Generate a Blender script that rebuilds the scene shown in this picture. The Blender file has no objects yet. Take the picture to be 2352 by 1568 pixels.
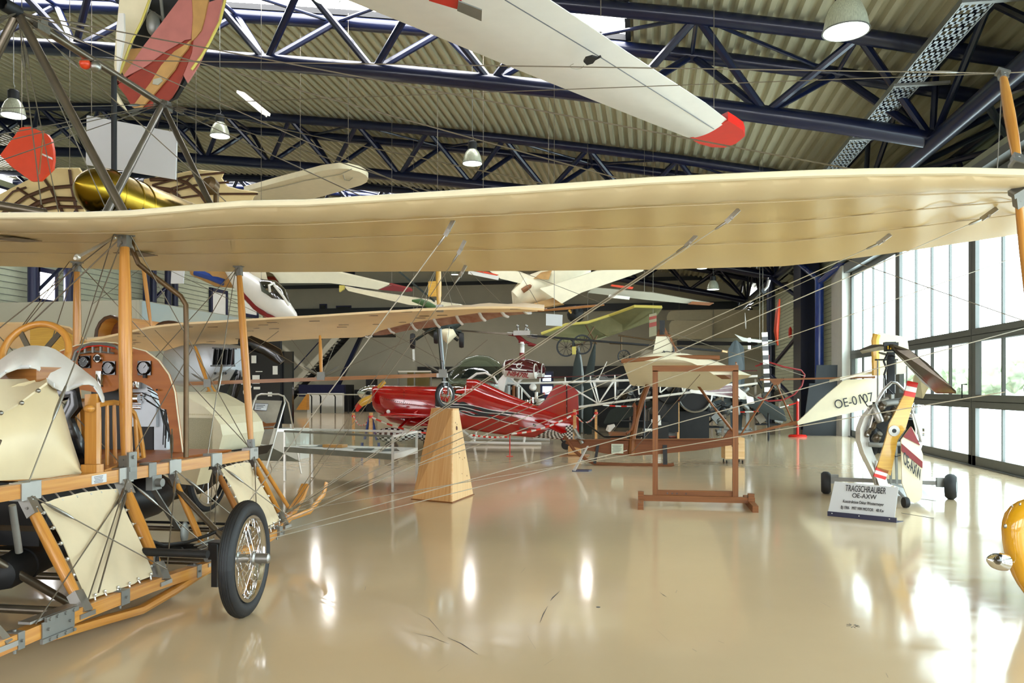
import bpy, math, random
from mathutils import Vector, Matrix, Quaternion
random.seed(7)
V=Vector; PI=math.pi
F=1829.0; H=1.65; PSI=math.atan(311/F); CP=math.cos(PSI); SP=math.sin(PSI)
def at(px,py,D):
    x=(px-1176)/F*D
    return V((x*CP-D*SP, x*SP+D*CP, H+(890-py)/F*D))
def aty(px,py,Y): return at(px,py,Y/(CP+(px-1176)/F*SP))
def atx(px,py,X): return at(px,py,X/((px-1176)/F*CP-SP))
def atz(px,py,z): return at(px,py,(z-H)*F/(890-py))
def gr(px,py): return atz(px,py,0.0)
def yz(px,X): return atx(px,890,X).y
COL=bpy.context.scene.collection
WORLD={}
# ---------------------------------------------------------------- materials
MATS={}
def nt(name):
    m=bpy.data.materials.new(name); m.use_nodes=True; n=m.node_tree.nodes; l=m.node_tree.links
    b=n['Principled BSDF']; MATS[name]=m; return m,n,l,b
def hexc(c):
    if isinstance(c,str):
        r=[int(c[i:i+2],16)/255 for i in (0,2,4)]
        return tuple((x/12.92 if x<=.04045 else ((x+.055)/1.055)**2.4) for x in r)+(1,)
    return tuple(c)+(1,)
def mat(name,c,rough=.5,metal=0,var=.12,scale=6,bump=0,bscale=60,coat=0,spec=.5,coord='Object',stretch=None,c2=None,alpha=None,trans=0):
    m,n,l,b=nt(name); col=hexc(c)
    b.inputs['Roughness'].default_value=rough; b.inputs['Metallic'].default_value=metal
    b.inputs['Coat Weight'].default_value=coat; b.inputs['Coat Roughness'].default_value=.06
    b.inputs['Specular IOR Level'].default_value=spec
    b.inputs['Transmission Weight'].default_value=trans
    tc=n.new('ShaderNodeTexCoord'); mp=n.new('ShaderNodeMapping'); l.new(tc.outputs[coord],mp.inputs[0])
    if stretch: mp.inputs['Scale'].default_value=stretch
    no=n.new('ShaderNodeTexNoise'); no.inputs['Scale'].default_value=scale; no.inputs['Detail'].default_value=5
    l.new(mp.outputs[0],no.inputs[0])
    cr=n.new('ShaderNodeMix'); cr.data_type='RGBA'
    a=[max(0,x*(1-var)) for x in col[:3]]+[1]; d=hexc(c2) if c2 else [min(1,x*(1+var)) for x in col[:3]]+[1]
    cr.inputs[6].default_value=a if not c2 else col; cr.inputs[7].default_value=d
    rp=n.new('ShaderNodeMapRange'); rp.inputs[1].default_value=.3; rp.inputs[2].default_value=.7
    l.new(no.outputs[0],rp.inputs[0]); l.new(rp.outputs[0],cr.inputs[0]); l.new(cr.outputs[2],b.inputs['Base Color'])
    if bump:
        n2=n.new('ShaderNodeTexNoise'); n2.inputs['Scale'].default_value=bscale; n2.inputs['Detail'].default_value=3
        l.new(mp.outputs[0],n2.inputs[0]); bp=n.new('ShaderNodeBump'); bp.inputs['Strength'].default_value=bump; bp.inputs['Distance'].default_value=.01
        l.new(n2.outputs[0],bp.inputs['Height']); l.new(bp.outputs[0],b.inputs['Normal'])
    if alpha is not None: b.inputs['Alpha'].default_value=alpha
    return m
def wood(name,c,c2,rough=.35,coat=.3,sc=1.0):
    return mat(name,c,rough,c2=c2,scale=3.0*sc,coord='UV',stretch=(.5,14,1),coat=coat,bump=.08,bscale=20)
def emis(name,c,s):
    m,n,l,b=nt(name); e=n.new('ShaderNodeEmission'); e.inputs[0].default_value=hexc(c); e.inputs[1].default_value=s
    l.new(e.outputs[0],n['Material Output'].inputs[0]); return m
def checker(name,c1,c2,scale,coord='UV',rough=.25,rot=0):
    m,n,l,b=nt(name); tc=n.new('ShaderNodeTexCoord'); mp=n.new('ShaderNodeMapping'); mp.inputs['Rotation'].default_value=(0,0,rot)
    ck=n.new('ShaderNodeTexChecker'); ck.inputs['Scale'].default_value=scale
    ck.inputs[1].default_value=hexc(c1); ck.inputs[2].default_value=hexc(c2)
    l.new(tc.outputs[coord],mp.inputs[0]); l.new(mp.outputs[0],ck.inputs[0]); l.new(ck.outputs[0],b.inputs['Base Color']); b.inputs['Roughness'].default_value=rough
    return m
def glassmat(name,c,tint=.9,gl=.08,mx_=.6):
    m,n,l,b=nt(name); t=n.new('ShaderNodeBsdfTransparent'); t.inputs[0].default_value=hexc(c)
    g=n.new('ShaderNodeBsdfGlossy'); g.inputs['Roughness'].default_value=.03; mx=n.new('ShaderNodeMixShader')
    fr=n.new('ShaderNodeLayerWeight'); fr.inputs[0].default_value=.35
    mr=n.new('ShaderNodeMapRange'); mr.inputs[3].default_value=gl; mr.inputs[4].default_value=mx_
    l.new(fr.outputs['Facing'],mr.inputs[0]); l.new(mr.outputs[0],mx.inputs[0])
    l.new(t.outputs[0],mx.inputs[1]); l.new(g.outputs[0],mx.inputs[2]); l.new(mx.outputs[0],n['Material Output'].inputs[0]); return m
# ---------------------------------------------------------------- mesh builder
def frame(d,up=None):
    d=d.normalized(); u=V((0,0,1)) if up is None else V(up)
    if abs(d.dot(u.normalized()))>.985: u=V((0,1,0)) if abs(d.y)<.9 else V((1,0,0))
    s=d.cross(u).normalized(); t=s.cross(d).normalized(); return d,s,t
class MB:
    def __init__(s): s.v=[]; s.f=[]; s.uv=[]; s.mi=[]; s.m=0; s.marks=[]
    def mark(s): s.marks.append((len(s.v),len(s.f)))
    def face(s,idx,uv=None):
        s.f.append(tuple(idx)); s.uv.append(uv); s.mi.append(s.m)
    def rings(s,rings,closed=True,caps=True,L=None,W=None):
        b=len(s.v); n=len(rings[0])
        for r in rings: s.v.extend([V(p) for p in r])
        if L is None:
            L=[0]
            for i in range(1,len(rings)): L.append(L[-1]+(V(rings[i][0])-V(rings[i-1][0])).length)
        W=[0]
        for j in range(1,n+1):
            W.append(W[-1]+(V(rings[len(rings)//2][j%n])-V(rings[len(rings)//2][j-1])).length)
        for i in range(len(rings)-1):
            for j in range(n if closed else n-1):
                k=(j+1)%n
                s.face((b+i*n+j,b+i*n+k,b+(i+1)*n+k,b+(i+1)*n+j),((L[i],W[j]),(L[i],W[j+1]),(L[i+1],W[j+1]),(L[i+1],W[j])))
        if closed and caps:
            s.face([b+j for j in range(n)][::-1]); e=b+(len(rings)-1)*n; s.face([e+j for j in range(n)])
        return s
    def box(s,c,sz,R=None):
        c=V(c); x,y,z=[a/2 for a in sz]
        def q(a,b,d):
            p=V((a*x,b*y,d*z)); return c+(R@p if R else p)
        s.rings([[q(-1,-1,-1),q(-1,1,-1),q(-1,1,1),q(-1,-1,1)],[q(1,-1,-1),q(1,1,-1),q(1,1,1),q(1,-1,1)]]); return s
    def beam(s,a,b,w,h=None,up=None,w2=None,h2=None):
        a=V(a); b=V(b); h=h or w; w2=w2 or w; h2=h2 or h
        d,sd,t=frame(b-a,up); r=[]
        for p,ww,hh in ((a,w,h),(b,w2,h2)): r.append([p-sd*ww/2-t*hh/2,p+sd*ww/2-t*hh/2,p+sd*ww/2+t*hh/2,p-sd*ww/2+t*hh/2])
        s.rings(r); return s
    def tube(s,a,b,r,r2=None,n=10):
        a=V(a); b=V(b); r2=r if r2 is None else r2; d,sd,t=frame(b-a)
        s.rings([[p+(sd*math.cos(2*PI*k/n)+t*math.sin(2*PI*k/n))*rr for k in range(n)] for p,rr in ((a,r),(b,r2))]); return s
    def path(s,pts,r,n=8,flat=None,closed=False,up=None):
        pts=[V(p) for p in pts]; N=len(pts); rr=r if isinstance(r,(list,tuple)) else [r]*N; rings=[]; prev=None
        for i,p in enumerate(pts):
            if closed: d=pts[(i+1)%N]-pts[i-1]
            else: d=(pts[min(i+1,N-1)]-pts[max(i-1,0)])
            d.normalize()
            if prev is None:
                _,sd,t=frame(d,up)
            else:
                sd=prev-d*prev.dot(d)
                if sd.length<1e-5: _,sd,t=frame(d,up)
                sd.normalize(); t=sd.cross(d).normalized()
            prev=sd; fl=flat or 1
            if up is not None: _,sd,t=frame(d,up)
            rings.append([p+(sd*math.cos(2*PI*k/n)*fl+t*math.sin(2*PI*k/n))*rr[i] for k in range(n)])
        if closed: rings.append(rings[0])
        s.rings(rings,caps=not closed); return s
    def strut(s,a,b,w,t=None,up=None,n=12,ends=.45,prof=None):
        # wooden strut with streamlined section, tapering at its ends
        a=V(a); b=V(b); t=t or w*.6; d,sd,tt=frame(b-a,up); R=[]
        for q in (0,.03,.1,.25,.5,.75,.9,.97,1):
            k=ends+(1-ends)*math.sin(PI*min(max(q,0),1))**.5 if 0<q<1 else ends
            p=a.lerp(b,q); R.append([p+sd*math.cos(2*PI*j/n)*w/2*k+tt*math.sin(2*PI*j/n)*t/2*k for j in range(n)])
        s.rings(R); return s
    def lathe(s,prof,o,ax=(0,0,1),n=20,caps=True,start=0,up=None):
        o=V(o); d,sd,t=frame(V(ax),up)
        s.rings([[o+d*z+(sd*math.cos(2*PI*k/n+start)+t*math.sin(2*PI*k/n+start))*max(r,1e-4) for k in range(n)] for r,z in prof],caps=caps); return s
    def prism(s,pts,th):
        # polygon outline (3-D, roughly planar) extruded by a vector
        pts=[V(p) for p in pts]; th=V(th); b=len(s.v); n=len(pts)
        s.v.extend(pts); s.v.extend([p+th for p in pts]); s.face(range(b,b+n)); s.face([b+n+i for i in range(n)][::-1])
        for i in range(n): j=(i+1)%n; s.face((b+j,b+i,b+n+i,b+n+j))
        return s
    def sheet(s,rows,th=.01,nrm=None):
        # a grid of points given thickness th
        R=[[V(p) for p in r] for r in rows]; A=len(R); B=len(R[0]); N=[]
        for i in range(A):
            for j in range(B):
                du=R[min(i+1,A-1)][j]-R[max(i-1,0)][j]; dv=R[i][min(j+1,B-1)]-R[i][max(j-1,0)]
                c=du.cross(dv); N.append(c.normalized() if c.length>1e-9 else V((0,0,1)))
        b=len(s.v)
        for i in range(A):
            for j in range(B): s.v.append(R[i][j]+N[i*B+j]*th/2)
        for i in range(A):
            for j in range(B): s.v.append(R[i][j]-N[i*B+j]*th/2)
        o=A*B
        def u(i,j): return ((R[i][j]-R[0][j]).length,(R[i][j]-R[i][0]).length)
        for i in range(A-1):
            for j in range(B-1):
                q=[(i,j),(i+1,j),(i+1,j+1),(i,j+1)]; uv=[u(*x) for x in q]
                s.face([b+x*B+y for x,y in q],uv); s.face([b+o+x*B+y for x,y in q][::-1],uv[::-1])
        edge=[(0,j) for j in range(B)]+[(i,B-1) for i in range(1,A)]+[(A-1,j) for j in range(B-2,-1,-1)]+[(i,0) for i in range(A-2,0,-1)]
        for k in range(len(edge)):
            (x,y),(z,w)=edge[k],edge[(k+1)%len(edge)]
            s.face((b+x*B+y,b+z*B+w,b+o+z*B+w,b+o+x*B+y))
        return s
    def ball(s,c,r,n=16,m=9,R=None):
        if not isinstance(r,(tuple,list)): r=(r,r,r)
        c=V(c); rg=[]
        for i in range(m+1):
            a=PI*i/m; rg.append([])
            for k in range(n):
                p=V((r[0]*max(math.sin(a),.004)*math.cos(2*PI*k/n),r[1]*max(math.sin(a),.004)*math.sin(2*PI*k/n),-r[2]*math.cos(a)))
                rg[-1].append(c+(R@p if R else p))
        s.rings(rg); return s
    def build(s,name,mats,parent=None,smooth=True,angle=38,label=None,bevel=0,kind=None):
        if not isinstance(mats,(list,tuple)): mats=[mats]
        if s.marks:
            mk=[m for m in s.marks if m[0]<len(s.v)]; 
            if mk[0][0]>0: mk=[(0,0)]+mk
            mk.append((len(s.v),len(s.f))); res=None
            for (v0,f0),(v1,f1) in zip(mk[:-1],mk[1:]):
                q=MB(); q.v=s.v[v0:v1]; q.f=[tuple(i-v0 for i in f) for f in s.f[f0:f1]]; q.uv=s.uv[f0:f1]; q.mi=s.mi[f0:f1]
                res=q.build(name,mats,parent,smooth,angle,label,bevel,kind)
            return res
        me=bpy.data.meshes.new(name)
        off=V((0,0,0))
        if parent is None:
            lo=[min(p[i] for p in s.v) for i in range(3)]; hi=[max(p[i] for p in s.v) for i in range(3)]
            off=V(((lo[0]+hi[0])/2,(lo[1]+hi[1])/2,lo[2]))
        me.from_pydata([tuple(p-off) for p in s.v],[],s.f)
        uv=me.uv_layers.new(name='UVMap'); k=0; buf=[0.0]*(2*len(me.loops))
        for fi,f in enumerate(s.f):
            u=s.uv[fi]
            for q,vi in enumerate(f):
                if u: buf[2*k],buf[2*k+1]=u[q]
                else: p=s.v[vi]; buf[2*k],buf[2*k+1]=p.x+p.y*.7,p.z
                k+=1
        uv.data.foreach_set('uv',buf)
        me.polygons.foreach_set('material_index',s.mi)
        for m in mats: me.materials.append(MATS[m] if isinstance(m,str) else m)
        me.validate(); me.update()
        import bmesh
        bm=bmesh.new(); bm.from_mesh(me); bmesh.ops.recalc_face_normals(bm,faces=bm.faces); bm.to_mesh(me); bm.free()
        if smooth:
            me.polygons.foreach_set('use_smooth',[True]*len(me.polygons))
            try: me.set_sharp_from_angle(angle=math.radians(angle))
            except Exception: pass
        o=bpy.data.objects.new(name,me); COL.objects.link(o)
        if parent is None: o.location=off; WORLD[o.name]=off
        else:
            o.parent=parent; o.matrix_parent_inverse=Matrix.Translation(-WORLD[parent.name]); WORLD[o.name]=V((0,0,0))
        if label: o['label']=label
        if kind: o['kind']=kind
        return o
def tag(o,label,cat,group=None,kind=None):
    o['label']=label; o['category']=cat
    if group: o['group']=group
    if kind: o['kind']=kind
    return o
def thing(name,label,cat,loc=(0,0,0),group=None,kind=None):
    o=bpy.data.objects.new(name,None); COL.objects.link(o); o.location=V(loc); o.empty_display_size=.2
    WORLD[o.name]=V(loc); return tag(o,label,cat,group,kind)
def copy_tree(o,parent=None,delta=None,rot=None,scale=None,label=None):
    c=o.copy(); COL.objects.link(c); WORLD[c.name]=WORLD[o.name].copy()
    if parent: c.parent=parent
    else:
        if delta is not None: c.location=o.location+V(delta); WORLD[c.name]=c.location.copy()
        if rot is not None: c.rotation_euler.z+=rot
        if scale: c.scale=[scale]*3
        if label: c['label']=label
    for ch in list(o.children): copy_tree(ch,c)
    return c
def struct(name,mb,mats,parent=None,smooth=True):
    return mb.build(name,mats,parent,smooth,kind='structure' if parent is None else None)
def ray(px,py,P0,n):
    d=at(px,py,1)-V((0,0,H)); return V((0,0,H))+d*((P0-V((0,0,H))).dot(n)/d.dot(n))
def text(s,mt,parent,o,xd,yd,size,depth=.003,align='CENTER',shear=0,bold=0,xs=1,raw=False):
    name='lettering'; cu=bpy.data.curves.new(name,'FONT'); cu.body=s; cu.size=size; cu.extrude=depth; cu.align_x=align; cu.align_y='CENTER'; cu.shear=shear; cu.offset=bold
    t=bpy.data.objects.new('tmp',cu); COL.objects.link(t); bpy.context.view_layer.update()
    me=bpy.data.meshes.new_from_object(t.evaluated_get(bpy.context.evaluated_depsgraph_get())); bpy.data.objects.remove(t)
    x=V(xd).normalized(); y=V(yd); y=y.normalized() if raw else (y-x*y.dot(x)).normalized(); z=x.cross(y).normalized()
    me.transform(Matrix.Diagonal((xs,1,1,1))); M=Matrix((x,y,z)).transposed().to_4x4(); M.translation=V(o)
    me.transform(M); me.materials.clear(); me.materials.append(MATS[mt]); ob=bpy.data.objects.new(name,me); COL.objects.link(ob)
    ob.parent=parent; ob.matrix_parent_inverse=Matrix.Translation(-WORLD[parent.name]); WORLD[ob.name]=V((0,0,0)); return ob
def lerp(a,b,t): return a+(b-a)*t
def interp(tab,x):
    if x<=tab[0][0]: i=0
    else:
        i=len(tab)-2
        for k in range(len(tab)-1):
            if tab[k][0]<=x<=tab[k+1][0]: i=k; break
    (a,b),(c,d)=tab[i],tab[i+1]; return b+(d-b)*(x-a)/(c-a)
def wire(p,a,b,r=.004,m='steel_wire',name='bracing_wire',sag=0,label=None):
    a=V(a); b=V(b); mb=MB()
    if sag:
        mb.path([a.lerp(b,i/10)-V((0,0,sag*4*(i/10)*(1-i/10))) for i in range(11)],r,5)
    else: mb.tube(a,b,r,n=6)
    return mb.build(name,m,p,label=label)
def turnbuckle(p,a,b,d0,L=.22,r=.012):
    a=V(a); b=V(b); d=(b-a).normalized(); s=a+d*d0
    mb=MB(); mb.lathe([(.004,0),(r*.7,.02),(r*1.1,L*.3),(r*1.1,L*.7),(r*.7,L-.02),(.004,L)],s,d,8)
    return mb.build('turnbuckle','steel',p)
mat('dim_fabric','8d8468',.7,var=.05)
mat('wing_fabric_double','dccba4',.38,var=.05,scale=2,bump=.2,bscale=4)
mat('floor_epoxy','cbb594',.13,var=.05,scale=.5,bump=.02,bscale=1.2,spec=.5)
def floor_extra():
    m=MATS['floor_epoxy']; n=m.node_tree.nodes; l=m.node_tree.links; b=n['Principled BSDF']
    tc=n.new('ShaderNodeTexCoord'); no=n.new('ShaderNodeTexNoise'); no.inputs['Scale'].default_value=3; no.inputs['Detail'].default_value=8
    mp=n.new('ShaderNodeMapping'); mp.inputs['Scale'].default_value=(1,2.2,1)
    l.new(tc.outputs['Object'],mp.inputs[0]); l.new(mp.outputs[0],no.inputs[0])
    r=n.new('ShaderNodeMapRange'); r.inputs[3].default_value=.04; r.inputs[4].default_value=.17
    l.new(no.outputs[0],r.inputs[0]); l.new(r.outputs[0],b.inputs['Roughness'])
    vo=n.new('ShaderNodeTexNoise'); vo.inputs['Scale'].default_value=2.2; vo.inputs['Detail'].default_value=2
    l.new(tc.outputs['Object'],vo.inputs[0])
    bp=n.new('ShaderNodeBump'); bp.inputs['Strength'].default_value=.03; bp.inputs['Distance'].default_value=.02
    l.new(vo.outputs[0],bp.inputs['Height']); l.new(bp.outputs[0],b.inputs['Normal'])
floor_extra()
mat('corrugated','b3af94',.42,metal=.25,var=.1,scale=2,stretch=(6,.4,1))
mat('siding','b6bba2',.6,var=.05)
mat('wall_grey','aaa796',.8,var=.04,scale=1)
mat('wall_white','d9d9d2',.7,var=.03)
mat('blue_steel','07102e',.3,var=.1,coat=.25,spec=.4)
mat('blue_bright','1c3c8c',.25,var=.08,coat=.5)
mat('frame_grey','595b58',.45,var=.05)
mat('alu','a19f9a',.38,metal=.9,var=.06)
mat('alu_dull','858581',.48,metal=.7,var=.1)
mat('alu_sheet','b4bac0',.4,metal=.55,var=.06)
mat('perforated','8d9194',.45,metal=.6,var=.15,scale=160)
mat('chrome','d8d8d8',.07,metal=1,var=.02)
mat('steel','8f8d88',.3,metal=.9,var=.15,scale=30)
mat('steel_wire','8b8478',.35,metal=.8,var=.1)
mat('steel_light','c9c7c0',.3,metal=.7,var=.1)
mat('tube_steel','6b6255',.3,metal=.75,var=.15)
mat('bronze_tube','5f4a30',.4,metal=.5,var=.2)
mat('iron_dark','1a1b1d',.6,metal=.2,var=.15)
mat('black','0b0b0d',.5,var=.1)
mat('gloss_black','08080a',.2,var=.1,coat=.5)
mat('rubber','1d1e21',.62,var=.15,scale=20,bump=.1)
mat('brass','a88a2e',.27,metal=1,var=.15,scale=3,stretch=(1,1,4))
wood('ash','b07026','cb9344',.33,.2)
wood('ash_dark','84501f','a06a32',.4,.15)
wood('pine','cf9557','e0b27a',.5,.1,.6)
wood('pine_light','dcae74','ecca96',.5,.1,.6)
wood('mahog','683512','80481a',.6,.0)
wood('frame_wood','6e3d14','8a521e',.55,.0)
wood('ply','96500d','ab6318',.45,.0,.3)
wood('dark_wood','3a2114','52301c',.35,.4)
wood('yellow_wood','c4912f','d8a940',.3,.5)
mat('knot','5a3018',.6,var=.1)
def translucent(name,c,amt,**k):
    m=mat(name,c,**k); n=m.node_tree.nodes; l=m.node_tree.links; b=n['Principled BSDF']
    t=n.new('ShaderNodeBsdfTranslucent'); t.inputs[0].default_value=hexc(c); mx=n.new('ShaderNodeMixShader'); mx.inputs[0].default_value=amt
    l.new(b.outputs[0],mx.inputs[1]); l.new(t.outputs[0],mx.inputs[2]); l.new(mx.outputs[0],n['Material Output'].inputs[0]); return m
mat('wing_fabric','d6bd82',.33,var=.05,scale=1.6,stretch=(1,.35,1),bump=.25,bscale=3,spec=.45)
mat('taube_fabric','efcf9e',.35,var=.04,scale=3,bump=.15,bscale=9)
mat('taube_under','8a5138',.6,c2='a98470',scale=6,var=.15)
mat('cream_cloth','d9c9a8',.55,var=.04,scale=5,bump=.25,bscale=6)
mat('cream_leather','d9c8a2',.38,var=.04,scale=4,bump=.3,bscale=5)
mat('white_cloth','cfcac4',.8,var=.04,scale=6,bump=.3,bscale=7)
mat('cream_paint','e2d8b8',.3,var=.04)
mat('glider_cream','e4dcc0',.35,var=.03)
mat('bat_fabric','ddc48c',.6,var=.06,scale=4)
mat('hang_fabric','76734e',.7,var=.08,scale=5)
mat('white_paint','e3e0da',.3,var=.02,coat=.2)
mat('white_sign','cfd0d2',.5,var=.01)
mat('paper','e8e8e4',.7,var=.03)
mat('red_paint','a00608',.1,var=.06,coat=.9,spec=.6)
mat('red_bright','cf2416',.35,var=.04)
mat('orange_red','d8431c',.4,var=.05)
mat('maroon','4b0c14',.18,var=.05,coat=.7)
mat('hull_red','8e2f1c',.5,var=.15,scale=5)
mat('hull_pink','b06a62',.6,var=.08)
mat('hull_tan','b48a50',.5,var=.12)
mat('hull_yellow','c9b95a',.6,var=.05)
mat('green_dark','18221b',.6,var=.1)
mat('green_paint','3b5a2a',.4,var=.1)
mat('prop_grey','363e40',.6,var=.06)
mat('blue_plastic','163a8a',.4,var=.05)
mat('navy','1a1c3c',.35,var=.05)
mat('yellow_paint','d49a10',.16,var=.05,coat=.8,scale=3)
mat('ink','22232a',.5,var=.05)
mat('dark_ink','3a3a3e',.5,var=.05)
mat('red_ink','7c1416',.5,var=.05)
mat('plaque','c9cfb8',.6,var=.03)
mat('poster','6b6254',.35,c2='9c9280',scale=2)
mat('poster_low','56554a',.35,c2='6d6b5c',scale=2)
mat('mural','a9bcc0',.7,c2='cfd0bd',scale=.5)
mat('mesh_grille','a9a184',.5,var=.3,scale=140)
mat('chair_blue','1d3f8e',.5,var=.1)
mat('grass','c9d2b4',.9,var=.2,scale=3)
mat('tree_leaf','c3cfae',.9,var=.3,scale=2)
mat('soil','b5b5ae',.9,var=.1)
mat('teal_dark','12181c',.5,var=.1)
mat('glass_amber','6a5a30',.15,var=.1)
checker('check_bw','0c0c0c','e8e8e8',14,'UV')
checker('check_fine','0c0c0c','e8e8e8',22,'UV')
glassmat('clear_glass','f7fcfc',gl=.03,mx_=.5)
glassmat('bubble_glass','dcebe5',gl=.05,mx_=.4)
glassmat('canopy_glass','d8e0d8',gl=.06,mx_=.4)
glassmat('case_glass','fafcfb',gl=.02,mx_=.14)
glassmat('canopy_dark','4c4a44',gl=.12)
emis('pane_frosted','e4fbff',8.0)
emis('pane_rear','fbfcff',7.5)
emis('skylight','ffffff',16.0)
emis('lamp_glow','f2ffee',3.6)
emis('screen_glow','cfe4ff',2.0)
# glossy red with black flames kept as geometry elsewhere
XR=6.83
ZC=[(-37,12.1),(-26.5,11.5),(-20,11.0),(-14.5,10.37),(-9.24,9.66),(-6.48,9.25),(-3.6,8.8),(2.57,7.72),(5.99,6.96),(10,5.95)]
def zc(x): return interp(ZC,x)
# floor
struct('floor',MB().box((-14.9,24,-.1),(44,66,.2)),'floor_epoxy')
# ceiling: corrugated sheets running in depth, with skylight bays left open
TY=[7.6,18.3,29.0,39.7,50.4]
SKY={1:(-30,-.45),3:(-30,-2)}
def roof_strip(x0,x1,y0,y1):
    mb=MB(); P=.31; x=math.floor(x0/P)*P; prof=[(x0,0)]
    while x<x1:
        for dx,dz in ((0,0),(.10,0),(.14,.12),(.27,.12)):
            if x0<x+dx<=x1+.01: prof.append((x+dx,dz))
        x+=P
    up=[(a,zc(a)+1.72+b) for a,b in prof]
    A=[V((a,y0,z)) for a,z in up]; B=[V((a,y1,z)) for a,z in up]
    mb.sheet([A,B],.012); return mb
def join(*mbs):
    m=MB()
    for q in mbs:
        b=len(m.v); m.v+=q.v; m.f+=[tuple(i+b for i in f) for f in q.f]; m.uv+=q.uv; m.mi+=q.mi
    return m
st=[]
edges=[-8.8]
for i,y in enumerate(TY):
    if i in SKY: edges+= [y-.95,y+.95]
edges.append(56.5)
for k in range(len(edges)-1):
    if k%2==0: st.append(roof_strip(-36.4,9.4,edges[k],edges[k+1]))
    else:
        i=[j for j in SKY][k//2]; a,b=SKY[i]
        st.append(roof_strip(-36.4,a,edges[k],edges[k+1])); st.append(roof_strip(b,9.4,edges[k],edges[k+1]))
cei=struct('ceiling',join(*st),'corrugated',smooth=False)
for n,(i,(a,b)) in enumerate(SKY.items()):
    y=TY[i]; mb=MB(); xs=[a+(b-a)*k/8 for k in range(9)]
    mb.sheet([[V((x,y-.95,zc(x)+1.86)) for x in xs],[V((x,y+.95,zc(x)+1.86)) for x in xs]],.03)
    fr=MB()
    for x in (a,b): fr.beam((x,y-.98,zc(x)+1.8),(x,y+.98,zc(x)+1.8),.12,.2)
    for s in (-1,1):
        for k in range(8): fr.beam((xs[k],y+s*.98,zc(xs[k])+1.8),(xs[k+1],y+s*.98,zc(xs[k+1])+1.8),.1,.2)
    w=struct('window_%d'%(n+10),fr,'iron_dark'); mb.build('glazing','skylight',w)
# roof edge strip above gate wall and wall shell
wr=MB()
wr.box((XR+.15,42.5,3.6),(.3,25.6,7.2))            # solid part behind the gates
wr.box((XR+.15,9.5,6.0),(.3,38,1.0))             # lintel over the gates
wr.box((9.3,24,5.6),(.2,65.4,4.6))
wr.box((8.1,24,5.15),(2.4,65.4,.15))
wall_r=struct('wall_right',wr,'siding')
lines=MB()
for k in range(40):
    z=.3+k*.17
    lines.box((XR-.004,41.5,z),(.012,21,.012))
lines.build('siding_joint','frame_grey',wall_r)
mb=MB(); mb.box((XR-.06,29.35,2.9),(.5,1.6,5.8)); struct('trim_1',mb,'wall_white')   # white pier at end of gates
wb=MB(); wb.box((-14.9,56.6,5.5),(43.4,.2,14.4)); wallb=struct('wall_back',wb,'wall_grey')
mb=MB(); mb.box((-14.7,56.3,7.3),(43,.25,.5)); mb.box((-14.7,56.3,9.2),(43,.25,.25)); struct('trim_2',mb,'teal_dark')
mb=MB()
for a,b in ((-16.6,6.6),): mb.box(((a+b)/2,56.35,2.75),(b-a,.12,.85))
struct('trim_3',mb,'black')
wl=MB(); wl.box((-20.1,15.2,3.6),(.2,48,7.2)); wl.box((-28.2,39.1,3.6),(16.2,.2,7.2)); wl.box((-28.1,15.2,7.1),(15.9,48,.2)); wl.box((-36.4,24,6.7),(.2,65.6,13.6)); walll=struct('wall_left',wl,'siding')
lines=MB()
for k in range(14): lines.box((-19.99,18,4.4+k*.2),(.02,42,.014))
lines.build('siding_joint','frame_grey',walll)
# wall behind the camera, with tall daylight windows
wk=MB(); wk.box((-14.9,-8.9,6.8),(43.2,.2,14)); wallk=struct('wall_front',wk,'wall_white')
for n,x in enumerate((-22.2,-15.2,-8.2,-1.2,4.0)):
    w=4.2 if n<4 else 3.6
    fr=MB()
    for xx in (x-w/2,x,x+w/2): fr.box((xx,-8.75,3.4),(.12,.12,5.4))
    for z in (.7,3.4,6.1): fr.box((x,-8.75,z),(w,.12,.12))
    o=struct('window_%d'%(n+1),fr,'frame_grey'); MB().box((x,-8.78,3.4),(w-.1,.04,5.3)).build('pane','pane_rear',o)
# gallery block on the left
gb=MB(); gb.box((-17.4,25.35,1.5),(5.2,8.3,3.0)); gal=struct('wall_gallery',gb,'wall_grey')
pp=MB(); pp.box((-14.75,25.35,3.6),(.12,8.3,1.25)); pp.box((-17.4,29.44,3.6),(5.2,.12,1.25)); pp.box((-17.4,21.25,3.6),(5.2,.12,1.25)); pr=struct('trim_4',pp,'wall_grey')
mu=MB(); mu.box((-14.67,25.35,3.62),(.03,8.1,1.15)); mu.build('mural','mural',pr,label='pale blue sky mural')
# windows in left wall
def lwin(n,px0,px1,y0,y1,X=-19.95,glow='skylight'):
    a=atx(px0,y0,X); b=atx(px1,y0,X); zt=a.z; zb=atx(px0,y1,X).z
    fr=MB(); ya,yb=a.y,b.y
    for y in (ya,yb): fr.box((X,y,(zt+zb)/2),(.14,.16,zt-zb+.16))
    for z in (zt,zb): fr.box((X,(ya+yb)/2,z),(.14,yb-ya,.16))
    o=struct('window_%d'%n,fr,'navy'); MB().box((X,(ya+yb)/2,(zt+zb)/2),(.06,yb-ya,zt-zb)).build('pane',glow,o)
lwin(20,84,126,618,690); lwin(21,-70,44,408,448,X=-36.25)
lwin(22,484,519,664,722,glow='wall_white'); lwin(23,556,590,672,722,glow='wall_white')
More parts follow.
